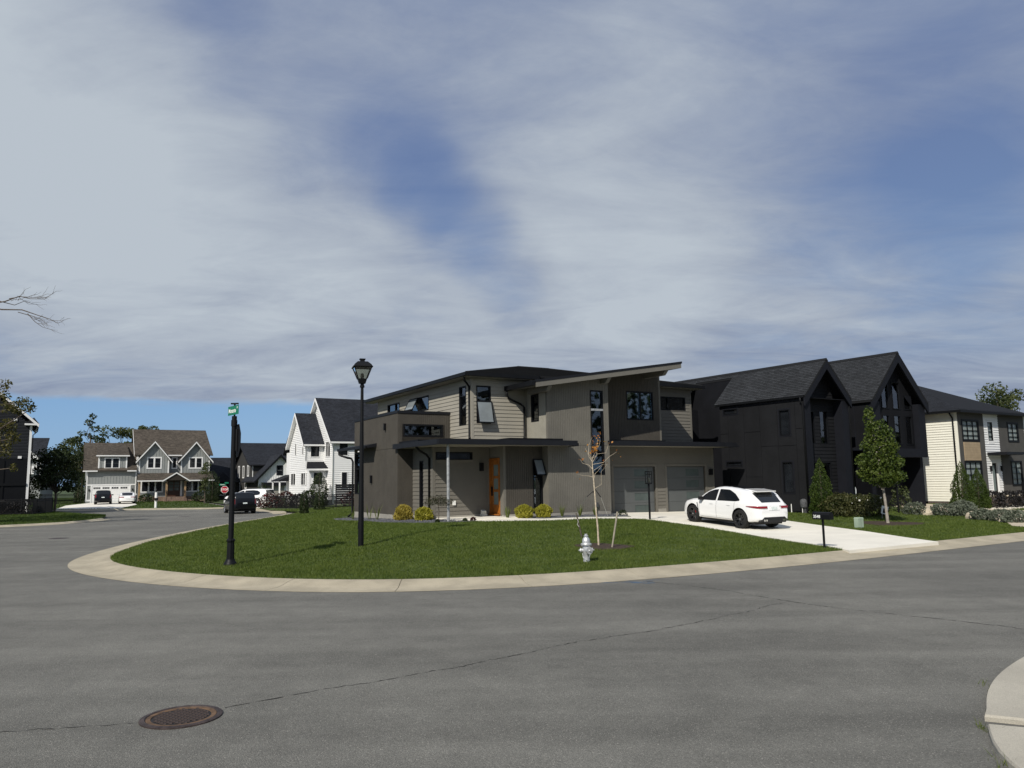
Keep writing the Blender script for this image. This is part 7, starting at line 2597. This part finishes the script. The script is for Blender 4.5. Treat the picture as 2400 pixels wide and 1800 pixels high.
        m.lathe([(r * .715, -.06), (r * .715, wd / 2 - .015), (r * .66, wd / 2 - .02), (r * .64, wd / 2 - .09), (r * .62, -.05)], 28)
        m.f = m.f[:-2]
        for k in range(5):
            a0 = k * 2 * math.pi / 5 + .3 * wi
            for da in (-.16, .16):
                c0, c1 = a0 + da * .5, a0 + da * 1.25
                p0 = Vector((math.cos(c0) * r * .12, math.sin(c0) * r * .12, wd / 2 - .055))
                p1 = Vector((math.cos(c1) * r * .66, math.sin(c1) * r * .66, wd / 2 - .03))
                nrm = Vector((-math.sin(c1), math.cos(c1), 0))
                h0, h1 = .032, .022
                dz = Vector((0, 0, .03))
                m.hexa([p0 - nrm * h0 - dz, p0 + nrm * h0 - dz, p1 + nrm * h1 - dz, p1 - nrm * h1 - dz], [p0 - nrm * h0, p0 + nrm * h0, p1 + nrm * h1, p1 - nrm * h1])
        m.lathe([(r * .20, wd / 2 - .10), (r * .20, wd / 2 - .05), (r * .14, wd / 2 - .04)], 16)
        m.xform(Matrix.Translation((0, 0, r)) @ rot)
        m.build('rim', rims, wh)
        m = MB(); m.lathe([(r * .46, -.01), (r * .46, .015)], 24); m.xform(Matrix.Translation((0, 0, r)) @ rot); m.build('brake_disc', 'rim_silver', wh)
        m = MB(); m.lathe([(.035, wd / 2 - .045), (.03, wd / 2 - .034)], 12); m.xform(Matrix.Translation((0, 0, r)) @ rot); m.build('hub_cap', 'rim_silver', wh)
        if detail and x > 2:
            m = MB()
            for a in np.linspace(-2.75, -1.95, 5)[:-1] if sy > 0 else np.linspace(-1.2, -.4, 5)[:-1]:
                b = a + .2
                q = [(math.cos(c) * rr_, math.sin(c) * rr_) for c, rr_ in ((a, r * .40), (b, r * .40), (b, r * .60), (a, r * .60))]
                m.hexa([(u_, v_, .02) for u_, v_ in q], [(u_, v_, .065) for u_, v_ in q])
            m.xform(Matrix.Translation((0, 0, r)) @ Matrix.Rotation(R(-90 * sy), 4, 'X') @ Matrix.Rotation(R(180 if sy > 0 else 0) * 0, 4, 'Z'))
            m.build('brake_caliper', 'red_paint', wh)
    # dark underside
    m = MB(); m.box(.35, L - .4, -W * .8, W * .8, .20, .30); m.build('underbody', 'plastic_black', t)
    return t


# white SUV in the driveway (rear axle over the measured wheel position)
hd = Vector((-.46, .888, 0)).normalized()
lf_ = Vector((-hd.y, hd.x, 0))
rear = Vector((9.30, 32.0, 0)) - lf_ * .80
pos = rear - hd * .98
zr = gz(rear.x, rear.y) + .035
fr = rear + hd * 2.88
pit = math.degrees(math.atan2(gz(fr.x, fr.y) + .035 - zr, 2.88))
make_car('white_suv', 'glossy white coupe styled suv with black wheels parked on the pale driveway', 'car', SUV, 'car_white', (pos.x, pos.y, zr - .98 * math.tan(R(pit))), math.degrees(math.atan2(hd.x, hd.y)), pit)
make_car('black_suv', 'black suv parked at the kerb behind the street sign pole', 'car', BOXY, 'car_black', (-21.2, 61.6, 0.0), -29, 0, False, 'rim_silver')
make_car('white_crossover', 'white crossover in a driveway partly hidden by the black suv and fence', 'car', BOXY, 'car_white', (-23.1, 74.4, gz(-23.6, 74.6) + .03), -76, 0, False, 'rim_silver')
make_car('black_car', 'black suv seen from behind before the white garage door of the gray house', 'car', BOXY, 'car_black', (-47.2, 89.6, far_z([(-48, 91)])[0] + .04), -27, 0, False, 'rim_silver', .95, 'cars in the gray house driveway')
make_car('white_sedan', 'white sedan beside the black suv in the gray house driveway', 'car', SEDAN, 'car_white', (-44.9, 90.6, far_z([(-46, 92)])[0] + .04), -27, 0, False, 'rim_silver', .95, 'cars in the gray house driveway')

# ------------------------------------------------------------------ street furniture
lx, ly = -4.80, 24.55
t = thing('street_lamp', 'tall black street lamp with four sided lantern standing on the corner lawn', 'street lamp', at(lx, ly))
zb_ = gz(lx, ly)
m = MB(); m.lathe([(.088, -.05), (.088, .9), (.080, 1.5), (.048, 4.85), (.045, 5.08)], 18); soft(m.build('pole', 'metal_black', t))
m = MB(); m.lathe([(.075, 5.0), (.075, 5.06), (.06, 5.08), (.06, 5.13), (.10, 5.15), (.14, 5.25)], 8); m.build('collar', 'metal_black', t)
ph = R(62)
def sq(r, z): return [(r * math.cos(ph + k * math.pi / 2), r * math.sin(ph + k * math.pi / 2), z) for k in range(4)]
m = MB(); m.prism(sq(.14, 5.13), sq(.20, 5.28)); m.prism(sq(.43, 5.635), sq(.45, 5.66)); m.prism(sq(.43, 5.66), sq(.36, 5.74)); m.prism(sq(.36, 5.74), sq(.22, 5.83)); m.prism(sq(.10, 5.83), sq(.10, 5.90)); m.prism(sq(.13, 5.90), sq(.13, 5.93))
for a, b in zip(sq(.20, 5.28), sq(.385, 5.64)): m.tube([a, b], .018, 5)
lh = m.build('lantern', 'metal_black', t)
for k in range(4):
    a, b = sq(.195, 5.285), sq(.378, 5.63)
    q = [a[k], a[(k + 1) % 4], b[(k + 1) % 4], b[k]]
    m = MB(); m.hexa([Vector(p_) * 1 for p_ in q], [Vector((p_[0] * .985, p_[1] * .985, p_[2])) for p_ in q]); m.build('pane', 'lamp_glass', lh)
m = MB(); m.lathe([(.05, 5.28), (.06, 5.36), (.05, 5.44), (.02, 5.46)], 10); m.build('lamp_bulb', 'blind', lh)
m = MB(); m.tube([(-.07, -.05, 2.95), (-.10, -.07, 2.95)], .022, 8); m.build('photocell', 'pvc_white', t)
m = MB(); m.box(-.095, -.085, -.03, .03, .55, .75); m.build('access_cover', 'metal_black', t)

sx_, sy_ = -7.71, 21.35
t = thing('street_sign', 'fluted black sign post with green street name blade and back of a stop sign', 'street sign', at(sx_, sy_))
m = MB(); m.lathe([(.175, -.05), (.175, .05), (.15, .10), (.125, .13), (.115, .18)], 16); soft(m.build('base', 'metal_black', t))
m = MB()
n = 20
rings = []
for z, r in ((.16, .105), (.62, .095), (.66, .115), (.70, .115), (.72, .085)):
    rings.append([(r * (1 - .08 * (k % 2)) * math.cos(2 * math.pi * k / n), r * (1 - .08 * (k % 2)) * math.sin(2 * math.pi * k / n), z) for k in range(n)])
for a, b in zip(rings[:-1], rings[1:]): m.prism(a, b)
m.build('sleeve', 'metal_black', t)
m = MB(); m.lathe([(.072, .7), (.068, 3.85), (.068, 4.06)], 16); m.lathe([(.082, 3.78), (.082, 3.95)], 16); soft(m.build('pole', 'metal_black', t))
m = MB(); m.box(-.02, .02, -.02, .02, 4.06, 4.42); m.box(-.10, .10, -.03, .03, 4.39, 4.43); m.build('bracket', 'metal_black', t)
# name blade
bl_az = -40.0
bd = Vector((math.sin(R(bl_az)), math.cos(R(bl_az)), 0))
bn = Vector((-bd.y, bd.x, 0))
if bn.dot(Vector((.34, -.94, 0))) < 0: bn = -bn
def blade_mat(d, n_, o):
    zz = Vector((0, 0, 1))
    x_ = zz.cross(n_)
    return Matrix(((x_.x, zz.x, n_.x, o.x), (x_.y, zz.y, n_.y, o.y), (x_.z, zz.z, n_.z, o.z), (0, 0, 0, 1)))
bo = Vector((0, 0, 4.22)) + bn * .035
m = MB(); m.box(-.39, .39, -.125, .125, -.004, .004); m.xform(blade_mat(bd, bn, bo)); nb = m.build('name_blade', 'sign_green', t)
m = text_mb('Monarte', .165, .001, True, .95); m.xform(blade_mat(bd, bn, bo + bn * .006) @ Matrix.Translation((-.07, -.01, 0))); m.build('lettering', 'sign_white', nb)
m = text_mb('Dr', .075, .001, True); m.xform(blade_mat(bd, bn, bo + bn * .006) @ Matrix.Translation((.31, .06, 0))); m.build('lettering', 'sign_white', nb)
# stop sign seen from its edge and back
so = Vector((.10, 0, 3.38))
sd_az = R(-30.0)
sdv = Vector((math.sin(sd_az), math.cos(sd_az), 0))
snv = Vector((math.cos(sd_az), -math.sin(sd_az), 0))
def octo(r, d): return [tuple(so + snv * d + sdv * (r * math.cos(math.pi / 8 + k * math.pi / 4)) + Vector((0, 0, r * math.sin(math.pi / 8 + k * math.pi / 4)))) for k in range(8)]
m = MB(); m.prism(octo(.49, .0), octo(.49, .006)); ss = m.build('stop_sign_back', 'metal_black', t)
m = MB(); m.prism(octo(.47, .0065), octo(.47, .010)); m.build('sign_face', 'sign_red', ss)
m = MB(); m.box(.05, .10, -.03, .03, 3.1, 3.7); m.build('sign_bracket', 'metal_black', t)

fx, fy = -29.05, 78.3
t = thing('stop_sign', 'red stop sign with white border under green blades across the street', 'stop sign', (fx, fy, .1), R(20))
m = MB(); m.tube([(0, 0, -.1), (0, 0, 2.35)], .05, 8); m.build('pole', 'metal_black', t)
oc = lambda r, y: [(r * math.cos(math.pi / 8 + k * math.pi / 4), y, 1.72 + r * math.sin(math.pi / 8 + k * math.pi / 4)) for k in range(8)]
m = MB(); m.prism(oc(.375, -.07), oc(.375, -.064)); a = m.build('sign_border', 'sign_white', t)
m = MB(); m.prism(oc(.345, -.075), oc(.345, -.0705)); m.build('sign_face', 'sign_red', a)
m = text_mb('STOP', .27, .001, True); m.xform(Matrix.Translation((0, -.078, 1.72)) @ Matrix.Rotation(R(90), 4, 'X')); m.build('lettering', 'sign_white', a)
m = MB(); m.box(-.52, .10, -.04, -.03, 2.13, 2.30); nb = m.build('name_blade', 'sign_green', t)
m = text_mb('Rosarito', .12, .001, True); m.xform(Matrix.Translation((-.2, -.043, 2.21)) @ Matrix.Rotation(R(90), 4, 'X')); m.build('lettering', 'sign_white', nb)
m = MB(); m.box(-.02, .35, .0, .01, 2.31, 2.46); m.build('name_blade', 'sign_green', t)

# mailbox
mbx, mby = 9.41, 23.9
t = thing('mailbox', 'black curbside mailbox on a post marked 3548 beside the driveway', 'mailbox', at(mbx, mby), R(-58 + 180))
m = MB(); m.box(-.025, .025, -.025, .025, -.1, .92); m.build('post', 'metal_black', t)
m = MB()
prof = [(-.10, .88), (.10, .88), (.105, 1.02), (.08, 1.085), (.03, 1.105), (-.03, 1.105), (-.08, 1.085), (-.105, 1.02)]
m.prism([(-.31, y, z) for y, z in prof], [(.27, y, z) for y, z in prof]); bx_ = m.build('box', 'metal_black', t)
m = MB(); pf2 = [(y * 1.06, .995 + (z - .995) * 1.06) for y, z in prof]; m.prism([(.27, y, z) for y, z in pf2], [(.285, y, z) for y, z in pf2]); m.build('box_door', 'metal_black', bx_)
# house number on the side that looks towards the camera
side = 1
toc = Vector((-mbx, -mby, 0))
ax = Vector((math.cos(R(122)), math.sin(R(122)), 0))
yv = Vector((-ax.y, ax.x, 0))
side = 1 if yv.dot(toc) > 0 else -1
m = text_mb('3548', .125, .001, True)
if side > 0:
    m.xform(Matrix(((-1, 0, 0, .13), (0, 0, 1, .1055), (0, 1, 0, .965), (0, 0, 0, 1))))
else:
    m.xform(Matrix(((1, 0, 0, -.13), (0, 0, -1, -.1055), (0, 1, 0, .965), (0, 0, 0, 1))))
m.build('lettering', 'sign_white', bx_)

# fire hydrant
t = thing('fire_hydrant', 'silver painted fire hydrant standing on the lawn close to the kerb', 'hydrant', at(1.89, 20.72), R(-28))
m = MB(); m.lathe([(.105, -.05), (.095, .02), (.085, .10), (.088, .22), (.10, .26), (.10, .40), (.088, .44)], 20); soft(m.build('barrel', 'silver_paint', t))
m = MB(); m.lathe([(.145, .455), (.148, .48), (.14, .50), (.105, .505), (.105, .56), (.09, .62), (.05, .665), (.05, .68), (.065, .685), (.065, .70), (.04, .705)], 20); bon = soft(m.build('bonnet', 'silver_paint', t))
m = MB(); m.lathe([(.04, .70), (.036, .745)], 5); m.build('operating_nut', 'silver_paint', bon)
m = MB(); m.lathe([(.12, .44), (.12, .455)], 20); m.build('flange', 'silver_paint', t)
for k in range(8):
    a = k * math.pi / 4 + .2
    m = MB(); m.lathe([(.014, .43), (.014, .468)], 6, (.128 * math.cos(a), .128 * math.sin(a))); m.build('bolt', 'silver_paint', t)
def nozzle(ang, r, L, nut):
    d = Vector((math.cos(R(ang)), math.sin(R(ang)), 0))
    m = MB()
    m.tube([d * .05 + Vector((0, 0, .32)), d * (.10 + L * .5) + Vector((0, 0, .32))], [r * .95, r * .9], 16)
    m.tube([d * (.10 + L * .5) + Vector((0, 0, .32)), d * (.11 + L * .55) + Vector((0, 0, .32)), d * (.10 + L) + Vector((0, 0, .32))], [r * 1.15, r * 1.2, r * 1.1], 16)
    m.tube([d * (.10 + L) + Vector((0, 0, .32)), d * (.10 + L + .035) + Vector((0, 0, .32))], [nut, nut * .9], 5)
    return soft(m.build('nozzle_cap', 'silver_paint', t))
nozzle(-38, .085, .075, .026); nozzle(-150, .055, .07, .02); nozzle(30, .055, .07, .02)
m = MB()
cpts = [(.15 * math.cos(R(-38)) + .03, .15 * math.sin(R(-38)), .24), (.13, -.13, .15), (.04, -.12, .08), (-.05, -.09, .12), (-.10, -.05, .26)]
for a, b in zip(cpts[:-1], cpts[1:]):
    a, b = Vector(a), Vector(b)
    for k in range(4):
        m.tube([a.lerp(b, k / 4 + .02), a.lerp(b, k / 4 + .2)], .009, 5)
m.build('chain', 'silver_paint', t)

# post lantern beside the driveway
def post_lantern(label, loc, h, grp):
    t = thing('post_lantern', label, 'garden lamp', loc, R(20), grp)
    m = MB(); m.tube([(0, 0, -.1), (0, 0, h - .58)], .045, 10); m.build('pole', 'metal_black', t)
    m = MB()
    for x in (-.1, .1):
        for y in (-.1, .1):
            m.box(x - .012, x + .012, y - .012, y + .012, h - .52, h - .04)
    m.box(-.115, .115, -.115, .115, h - .58, h - .52); m.box(-.115, .115, -.115, .115, h - .05, h - .01); m.box(-.16, .16, -.012, .012, h - .17, h - .14)
    m.build('lantern_frame', 'metal_black', t)
    m = MB(); m.lathe([(.05, h - .52), (.05, h - .3), (.03, h - .27)], 10); m.build('light_tube', 'lamp_glass', t)
    return t
post_lantern('slim black post lantern at the lawn edge before the left garage door', at(6.0, 34.6), 2.15, 'post lanterns by the driveways')
post_lantern('slim black post lantern before the recessed garage of the black house', at(20.25, 41.2), 2.0, 'post lanterns by the driveways')

# utility pedestal, pipe, covered meter, banner, yard sign
t = thing('utility_pedestal', 'pale green utility pedestal standing in the grass right of the driveway', 'utility box', at(14.33, 32.6), R(25))
m = MB(); m.box(-.15, .15, -.11, .11, -.05, .40); m.hexa([(-.16, -.12, .40), (.16, -.12, .40), (.16, .12, .40), (-.16, .12, .40)], [(-.14, -.10, .45), (.14, -.10, .45), (.14, .10, .45), (-.14, .10, .45)]); m.build('housing', 'util_green', t)
m = MB(); m.box(-.152, .152, -.1125, -.11, .05, .055); m.box(-.002, .002, -.1125, -.11, .06, .39); m.build('seam', 'frame_black', t)
o = MB().tube([(-.22, 0, -.05), (-.22, 0, .44), (.22, 0, .44), (.22, 0, -.05)], .03, 8).build('white_pipe', 'pvc_white')
o.location = at(14.75, 41.0); o.rotation_euler = (0, 0, R(10)); tag(o, 'white bent pipe frame standing against the wall of the black house', 'pipe')
t = thing('covered_hose_reel', 'gray covered rounded box on a thin leg by the black house wall', 'garden fixture', at(14.95, 40.3), R(15))
m = MB(); m.lathe([(.17, .32), (.19, .45), (.19, .62), (.15, .72), (.05, .76)], 12); soft(m.build('cover', 'cover_gray', t), 60)
m = MB(); m.tube([(-.10, 0, -.05), (-.10, 0, .34)], .02, 6); m.build('leg', 'pvc_white', t)
m = MB(); m.box(-.03, .12, -.1, .1, -.05, .32); m.build('base', 'cover_gray', t)
t = thing('garden_banner', 'white rounded banner standing by the entrance steps of the black house', 'banner', tuple((HB.root.matrix_basis @ Vector((4.35, .35, 0)))), R(33))
m = MB(); m.prism([(-.16, -.01, .62), (.16, -.01, .62), (.18, -.01, 1.2), (.12, -.01, 1.32), (-.12, -.01, 1.32), (-.18, -.01, 1.2)], [(-.16, .01, .62), (.16, .01, .62), (.18, .01, 1.2), (.12, .01, 1.32), (-.12, .01, 1.32), (-.18, .01, 1.2)]); m.build('cloth', 'sign_white', t)
m = MB(); m.tube([(0, .02, 0), (0, .02, 1.3)], .012, 5); m.build('pole', 'metal_black', t)
t = thing('step_railing', 'black handrail descending the entrance steps of the black house', 'railing', tuple((HB.root.matrix_basis @ Vector((4.2, .9, 0)))), R(33))
m = MB(); m.tube([(0, .6, 1.25), (0, -.6, .72), (0, -.6, .1)], .022, 6); m.build('handrail', 'metal_black', t)
for k in range(5):
    m = MB(); y = .5 - k * .22; m.tube([(0, y, .15), (0, y, 1.25 - (.6 - y) * .442)], .012, 5); m.build('baluster', 'metal_black', t)
t = thing('yard_sign', 'small tilted white yard sign with a dark picture beside the maple trunk', 'sign', at(17.75, 37.6), R(14))
m = MB(); m.box(-.20, .16, -.01, .01, .24, .62); m.xform(Matrix.Rotation(R(12), 4, 'Y')); b_ = m.build('sign_board', 'sign_white', t)
m = MB(); m.box(-.12, .14, -.0125, -.0105, .28, .50); m.xform(Matrix.Rotation(R(12), 4, 'Y')); m.build('printed_panel', 'slate_fence', b_)
m = MB(); m.tube([(-.12, 0, -.05), (-.08, 0, .26)], .01, 5); m.tube([(.10, 0, -.05), (.14, 0, .22)], .01, 5); m.build('stake', 'galv', t)
# pumpkins on the porch of the right house
for k, (u, v, r, lb) in enumerate(((4.75, -1.6, .16, 'orange pumpkin on the porch behind the railing, leftmost'), (5.05, -1.5, .13, 'smaller orange pumpkin in the middle of the porch group'), (5.6, -1.65, .17, 'orange pumpkin on the porch, nearest the third railing post'))):
    m = MB()
    m.lathe([(r * .3, .0), (r * .85, r * .2), (r, r * .7), (r * .8, r * 1.25), (r * .25, r * 1.4)], 14)
    q_ = tuple(HC.root.matrix_basis @ Vector((u, v, .88 - HC.zb)))
    t = thing('pumpkin', lb, 'pumpkin', q_, 0, 'pumpkins on the right porch')
    m.build('flesh', 'pumpkin', t, smooth=True)
    m = MB(); m.tube([(0, 0, r * 1.35), (.02, 0, r * 1.65)], [.018, .012], 5); m.build('stalk', 'bark', t)

# ------------------------------------------------------------------ fences
def picket_fence(name, label, pts, h, zf, spacing=.105, post=1.85, group=None, lo=.12):
    t = thing(name, label, 'fence', (pts[0][0], pts[0][1], 0), 0, group)
    o = np.array(pts[0])
    p = np.array(pts) - o
    seg = np.linalg.norm(np.diff(p, axis=0), axis=1)
    s = np.r_[0, np.cumsum(seg)]
    pos_ = lambda d: np.array([np.interp(d, s, p[:, 0]), np.interp(d, s, p[:, 1])])
    zz = lambda q: float(zf([q + o])[0])
    m = MB()
    d = spacing / 2
    while d < s[-1]:
        q = pos_(d); z = zz(q)
        m.box(q[0] - .014, q[0] + .014, q[1] - .014, q[1] + .014, z + .06, z + h + .03)
        d += spacing
    m.build('picket', 'metal_black', t, kind='stuff')
    n = max(1, int(round(s[-1] / post)))
    for k in range(n + 1):
        q = pos_(s[-1] * k / n); z = zz(q)
        m = MB(); m.box(q[0] - .032, q[0] + .032, q[1] - .032, q[1] + .032, z - .05, z + h + .06); m.build('post', 'metal_black', t)
        if k < n:
            q2 = pos_(s[-1] * (k + 1) / n); z2 = zz(q2)
            for hh in (lo, h - .16, h - .02):
                m = MB(); m.tube([(q[0], q[1], z + hh), (q2[0], q2[1], z2 + hh)], .026, 4); m.build('rail', 'metal_black', t)
    return t
picket_fence('picket_fence', 'black metal picket fence crossing the lawn in front of the white house', [(-22.4, 70.6), (-18.5, 66.4), (-13.0, 64.4)], 1.08, ground_z, group='black picket fences')
picket_fence('picket_fence', 'black metal picket fence round the garden of the dark house at left', [(-52, 62.6), (-44, 62.4), (-38.6, 62.6), (-39.6, 67)], 1.25, left_z, .09, group='black picket fences')
picket_fence('picket_fence', 'short black picket fence by the left corner of the gray garage', [(-57.5, 94.5), (-53.9, 95.6)], 1.2, far_z, .12, group='black picket fences')
# dark clipped hedge directly behind the left fence
for k, nm_ in enumerate(('first', 'second', 'third', 'fourth', 'fifth')):
    shrub('garden_hedge', 'dark clipped hedge bush behind the left fence, %s from its right hand corner' % nm_, 'shrub', (-39.9 - k * 1.75, 63.5, .15), 1.15, 1.2, 'leaf_burgundy', 900, .15, 'hedge behind the left picket fence', .6, .08, seed=k)
for k, (x, lb) in enumerate(((-41.2, 'pale stone at the foot of the left fence, nearest its corner'), (-42.3, 'pale stone at the foot of the left fence, second from the corner'), (-43.2, 'pale stone at the foot of the left fence, closest to the picture edge'))):
    m = MB(); m.lathe([(.16, -.02), (.18, .08), (.1, .2)], 8)
    o = m.build('edge_stone', 'stone_tan'); o.location = (x, 61.9, .14); tag(o, lb, 'stone', 'pale stones at the left fence')
# slatted screen beside the white house
t = thing('slatted_screen', 'black horizontal slat screen standing between the white and the modern house', 'screen', (-15.1, 66.2, gz(-15.1, 66.2)), R(8))
for a, b in (((0, 0), (1.15, 0)), ((1.15, 0), (1.75, .5))):
    for k in range(9):
        m = MB()
        p_, q_ = Vector((a[0], a[1], .25 + k * .185)), Vector((b[0], b[1], .25 + k * .185))
        dr_ = (q_ - p_).normalized(); nr_ = Vector((dr_.y, -dr_.x, 0)) * .02
        off_ = nr_ * (1.5 if k % 2 else 0)
        m.hexa([p_ - nr_ + off_, q_ - nr_ + off_, q_ + nr_ + off_, p_ + nr_ + off_], [v_ + Vector((0, 0, .16)) for v_ in (p_ - nr_ + off_, q_ - nr_ + off_, q_ + nr_ + off_, p_ + nr_ + off_)])
        m.build('slat', 'slate_fence', t)
for a in ((0, 0), (1.15, 0), (1.75, .5)):
    m = MB(); m.box(a[0] - .04, a[0] + .04, a[1] - .04, a[1] + .04, -.1, 1.95); m.build('post', 'slate_fence', t)
# white post with letter box before the gray house
t = thing('white_lamp_post', 'white square post with small dark mailbox before the gray house', 'post', (-35.6, 77.6, .11))
m = MB(); m.box(-.09, .09, -.09, .09, -.1, 1.55); m.build('post', 'white_trim', t)
m = MB(); m.box(-.05, .28, -.22, -.09, .75, 1.0); m.build('letter_box', 'metal_black', t)
m = MB(); m.lathe([(.02, 1.55), (.02, 1.72), (.09, 1.76), (.03, 1.9)], 6); m.build('lamp_top', 'metal_black', t)

# ------------------------------------------------------------------ manhole
mhx, mhy = -3.42, 8.22
t = thing('manhole_cover', 'rusty round iron manhole cover with raised studs set in the asphalt', 'manhole cover', (mhx, mhy, 0), R(25))
m = MB(); m.lathe([(.395, .0), (.395, .012), (.375, .02), (.345, .02), (.335, .008)], 48); m.f = m.f[:-2]; soft(m.build('frame_ring', 'iron', t), 30)
m = MB(); m.lathe([(.334, .0045), (.334, .013), (.29, .013), (.285, .006)], 48); m.f = m.f[:-2]; soft(m.build('cover_rim', 'rust', t), 30)
m = MB(); m.poly([(.29 * math.cos(k * math.pi / 24), .29 * math.sin(k * math.pi / 24), .006) for k in range(48)]); m.build('cover_plate', 'iron_dark', t)
sm = None
for i in range(-5, 6):
    for j in range(-5, 6):
        x, y = i * .054 + (.027 if j % 2 else 0), j * .050
        if x * x + y * y > .262 ** 2: continue
        if sm is None:
            mb = MB(); mb.hexa([(-.017, -.013, .006), (.017, -.013, .006), (.017, .013, .006), (-.017, .013, .006)], [(-.013, -.009, .022), (.013, -.009, .022), (.013, .009, .022), (-.013, .009, .022)])
            sm = mb.build('stud', 'iron', t)
            o = sm
        else:
            o = sm.copy(); COL.objects.link(o); o.parent = t
        o.location = (x, y, 0)
# flat iron covers further up the left street
m = MB(); m.poly([(.42 * math.cos(k * math.pi / 12), .42 * math.sin(k * math.pi / 12), .006) for k in range(24)])
o = m.build('street_cover', 'iron'); o.location = (-24.6, 58.4, 0); tag(o, 'small dark round cover in the street short of the black suv', 'manhole cover')
m = MB(); m.poly([(.42 * math.cos(k * math.pi / 12), .42 * math.sin(k * math.pi / 12), .006) for k in range(24)])
o = m.build('street_cover', 'iron'); o.location = (-20.9, 36.0, 0); tag(o, 'small dark round cover in the near part of the left street', 'manhole cover')

# ------------------------------------------------------------------ wood beyond the right hand street, mirrored in the windows
wp = []
for (x0, y0), (x1, y1) in (((40, -95), (95, -40)), ((95, -40), (118, 20)), ((118, 20), (125, 70))):
    k = 2600
    f = RNG.random(k)
    hh = (19.0 if y0 < 0 else 9.0) + 1.6 * np.sin(f * 19 + x0) + 1.2 * np.sin(f * 47 + y0)
    wp.append(np.c_[x0 + (x1 - x0) * f + RNG.normal(size=k) * 1.8, y0 + (y1 - y0) * f + RNG.normal(size=k) * 1.8, .3 + hh * RNG.random(k) ** .8])
leaf_cards('woodland', np.vstack(wp), 1.5, 'leaf_dark', None, 'stuff', aspect=.9)
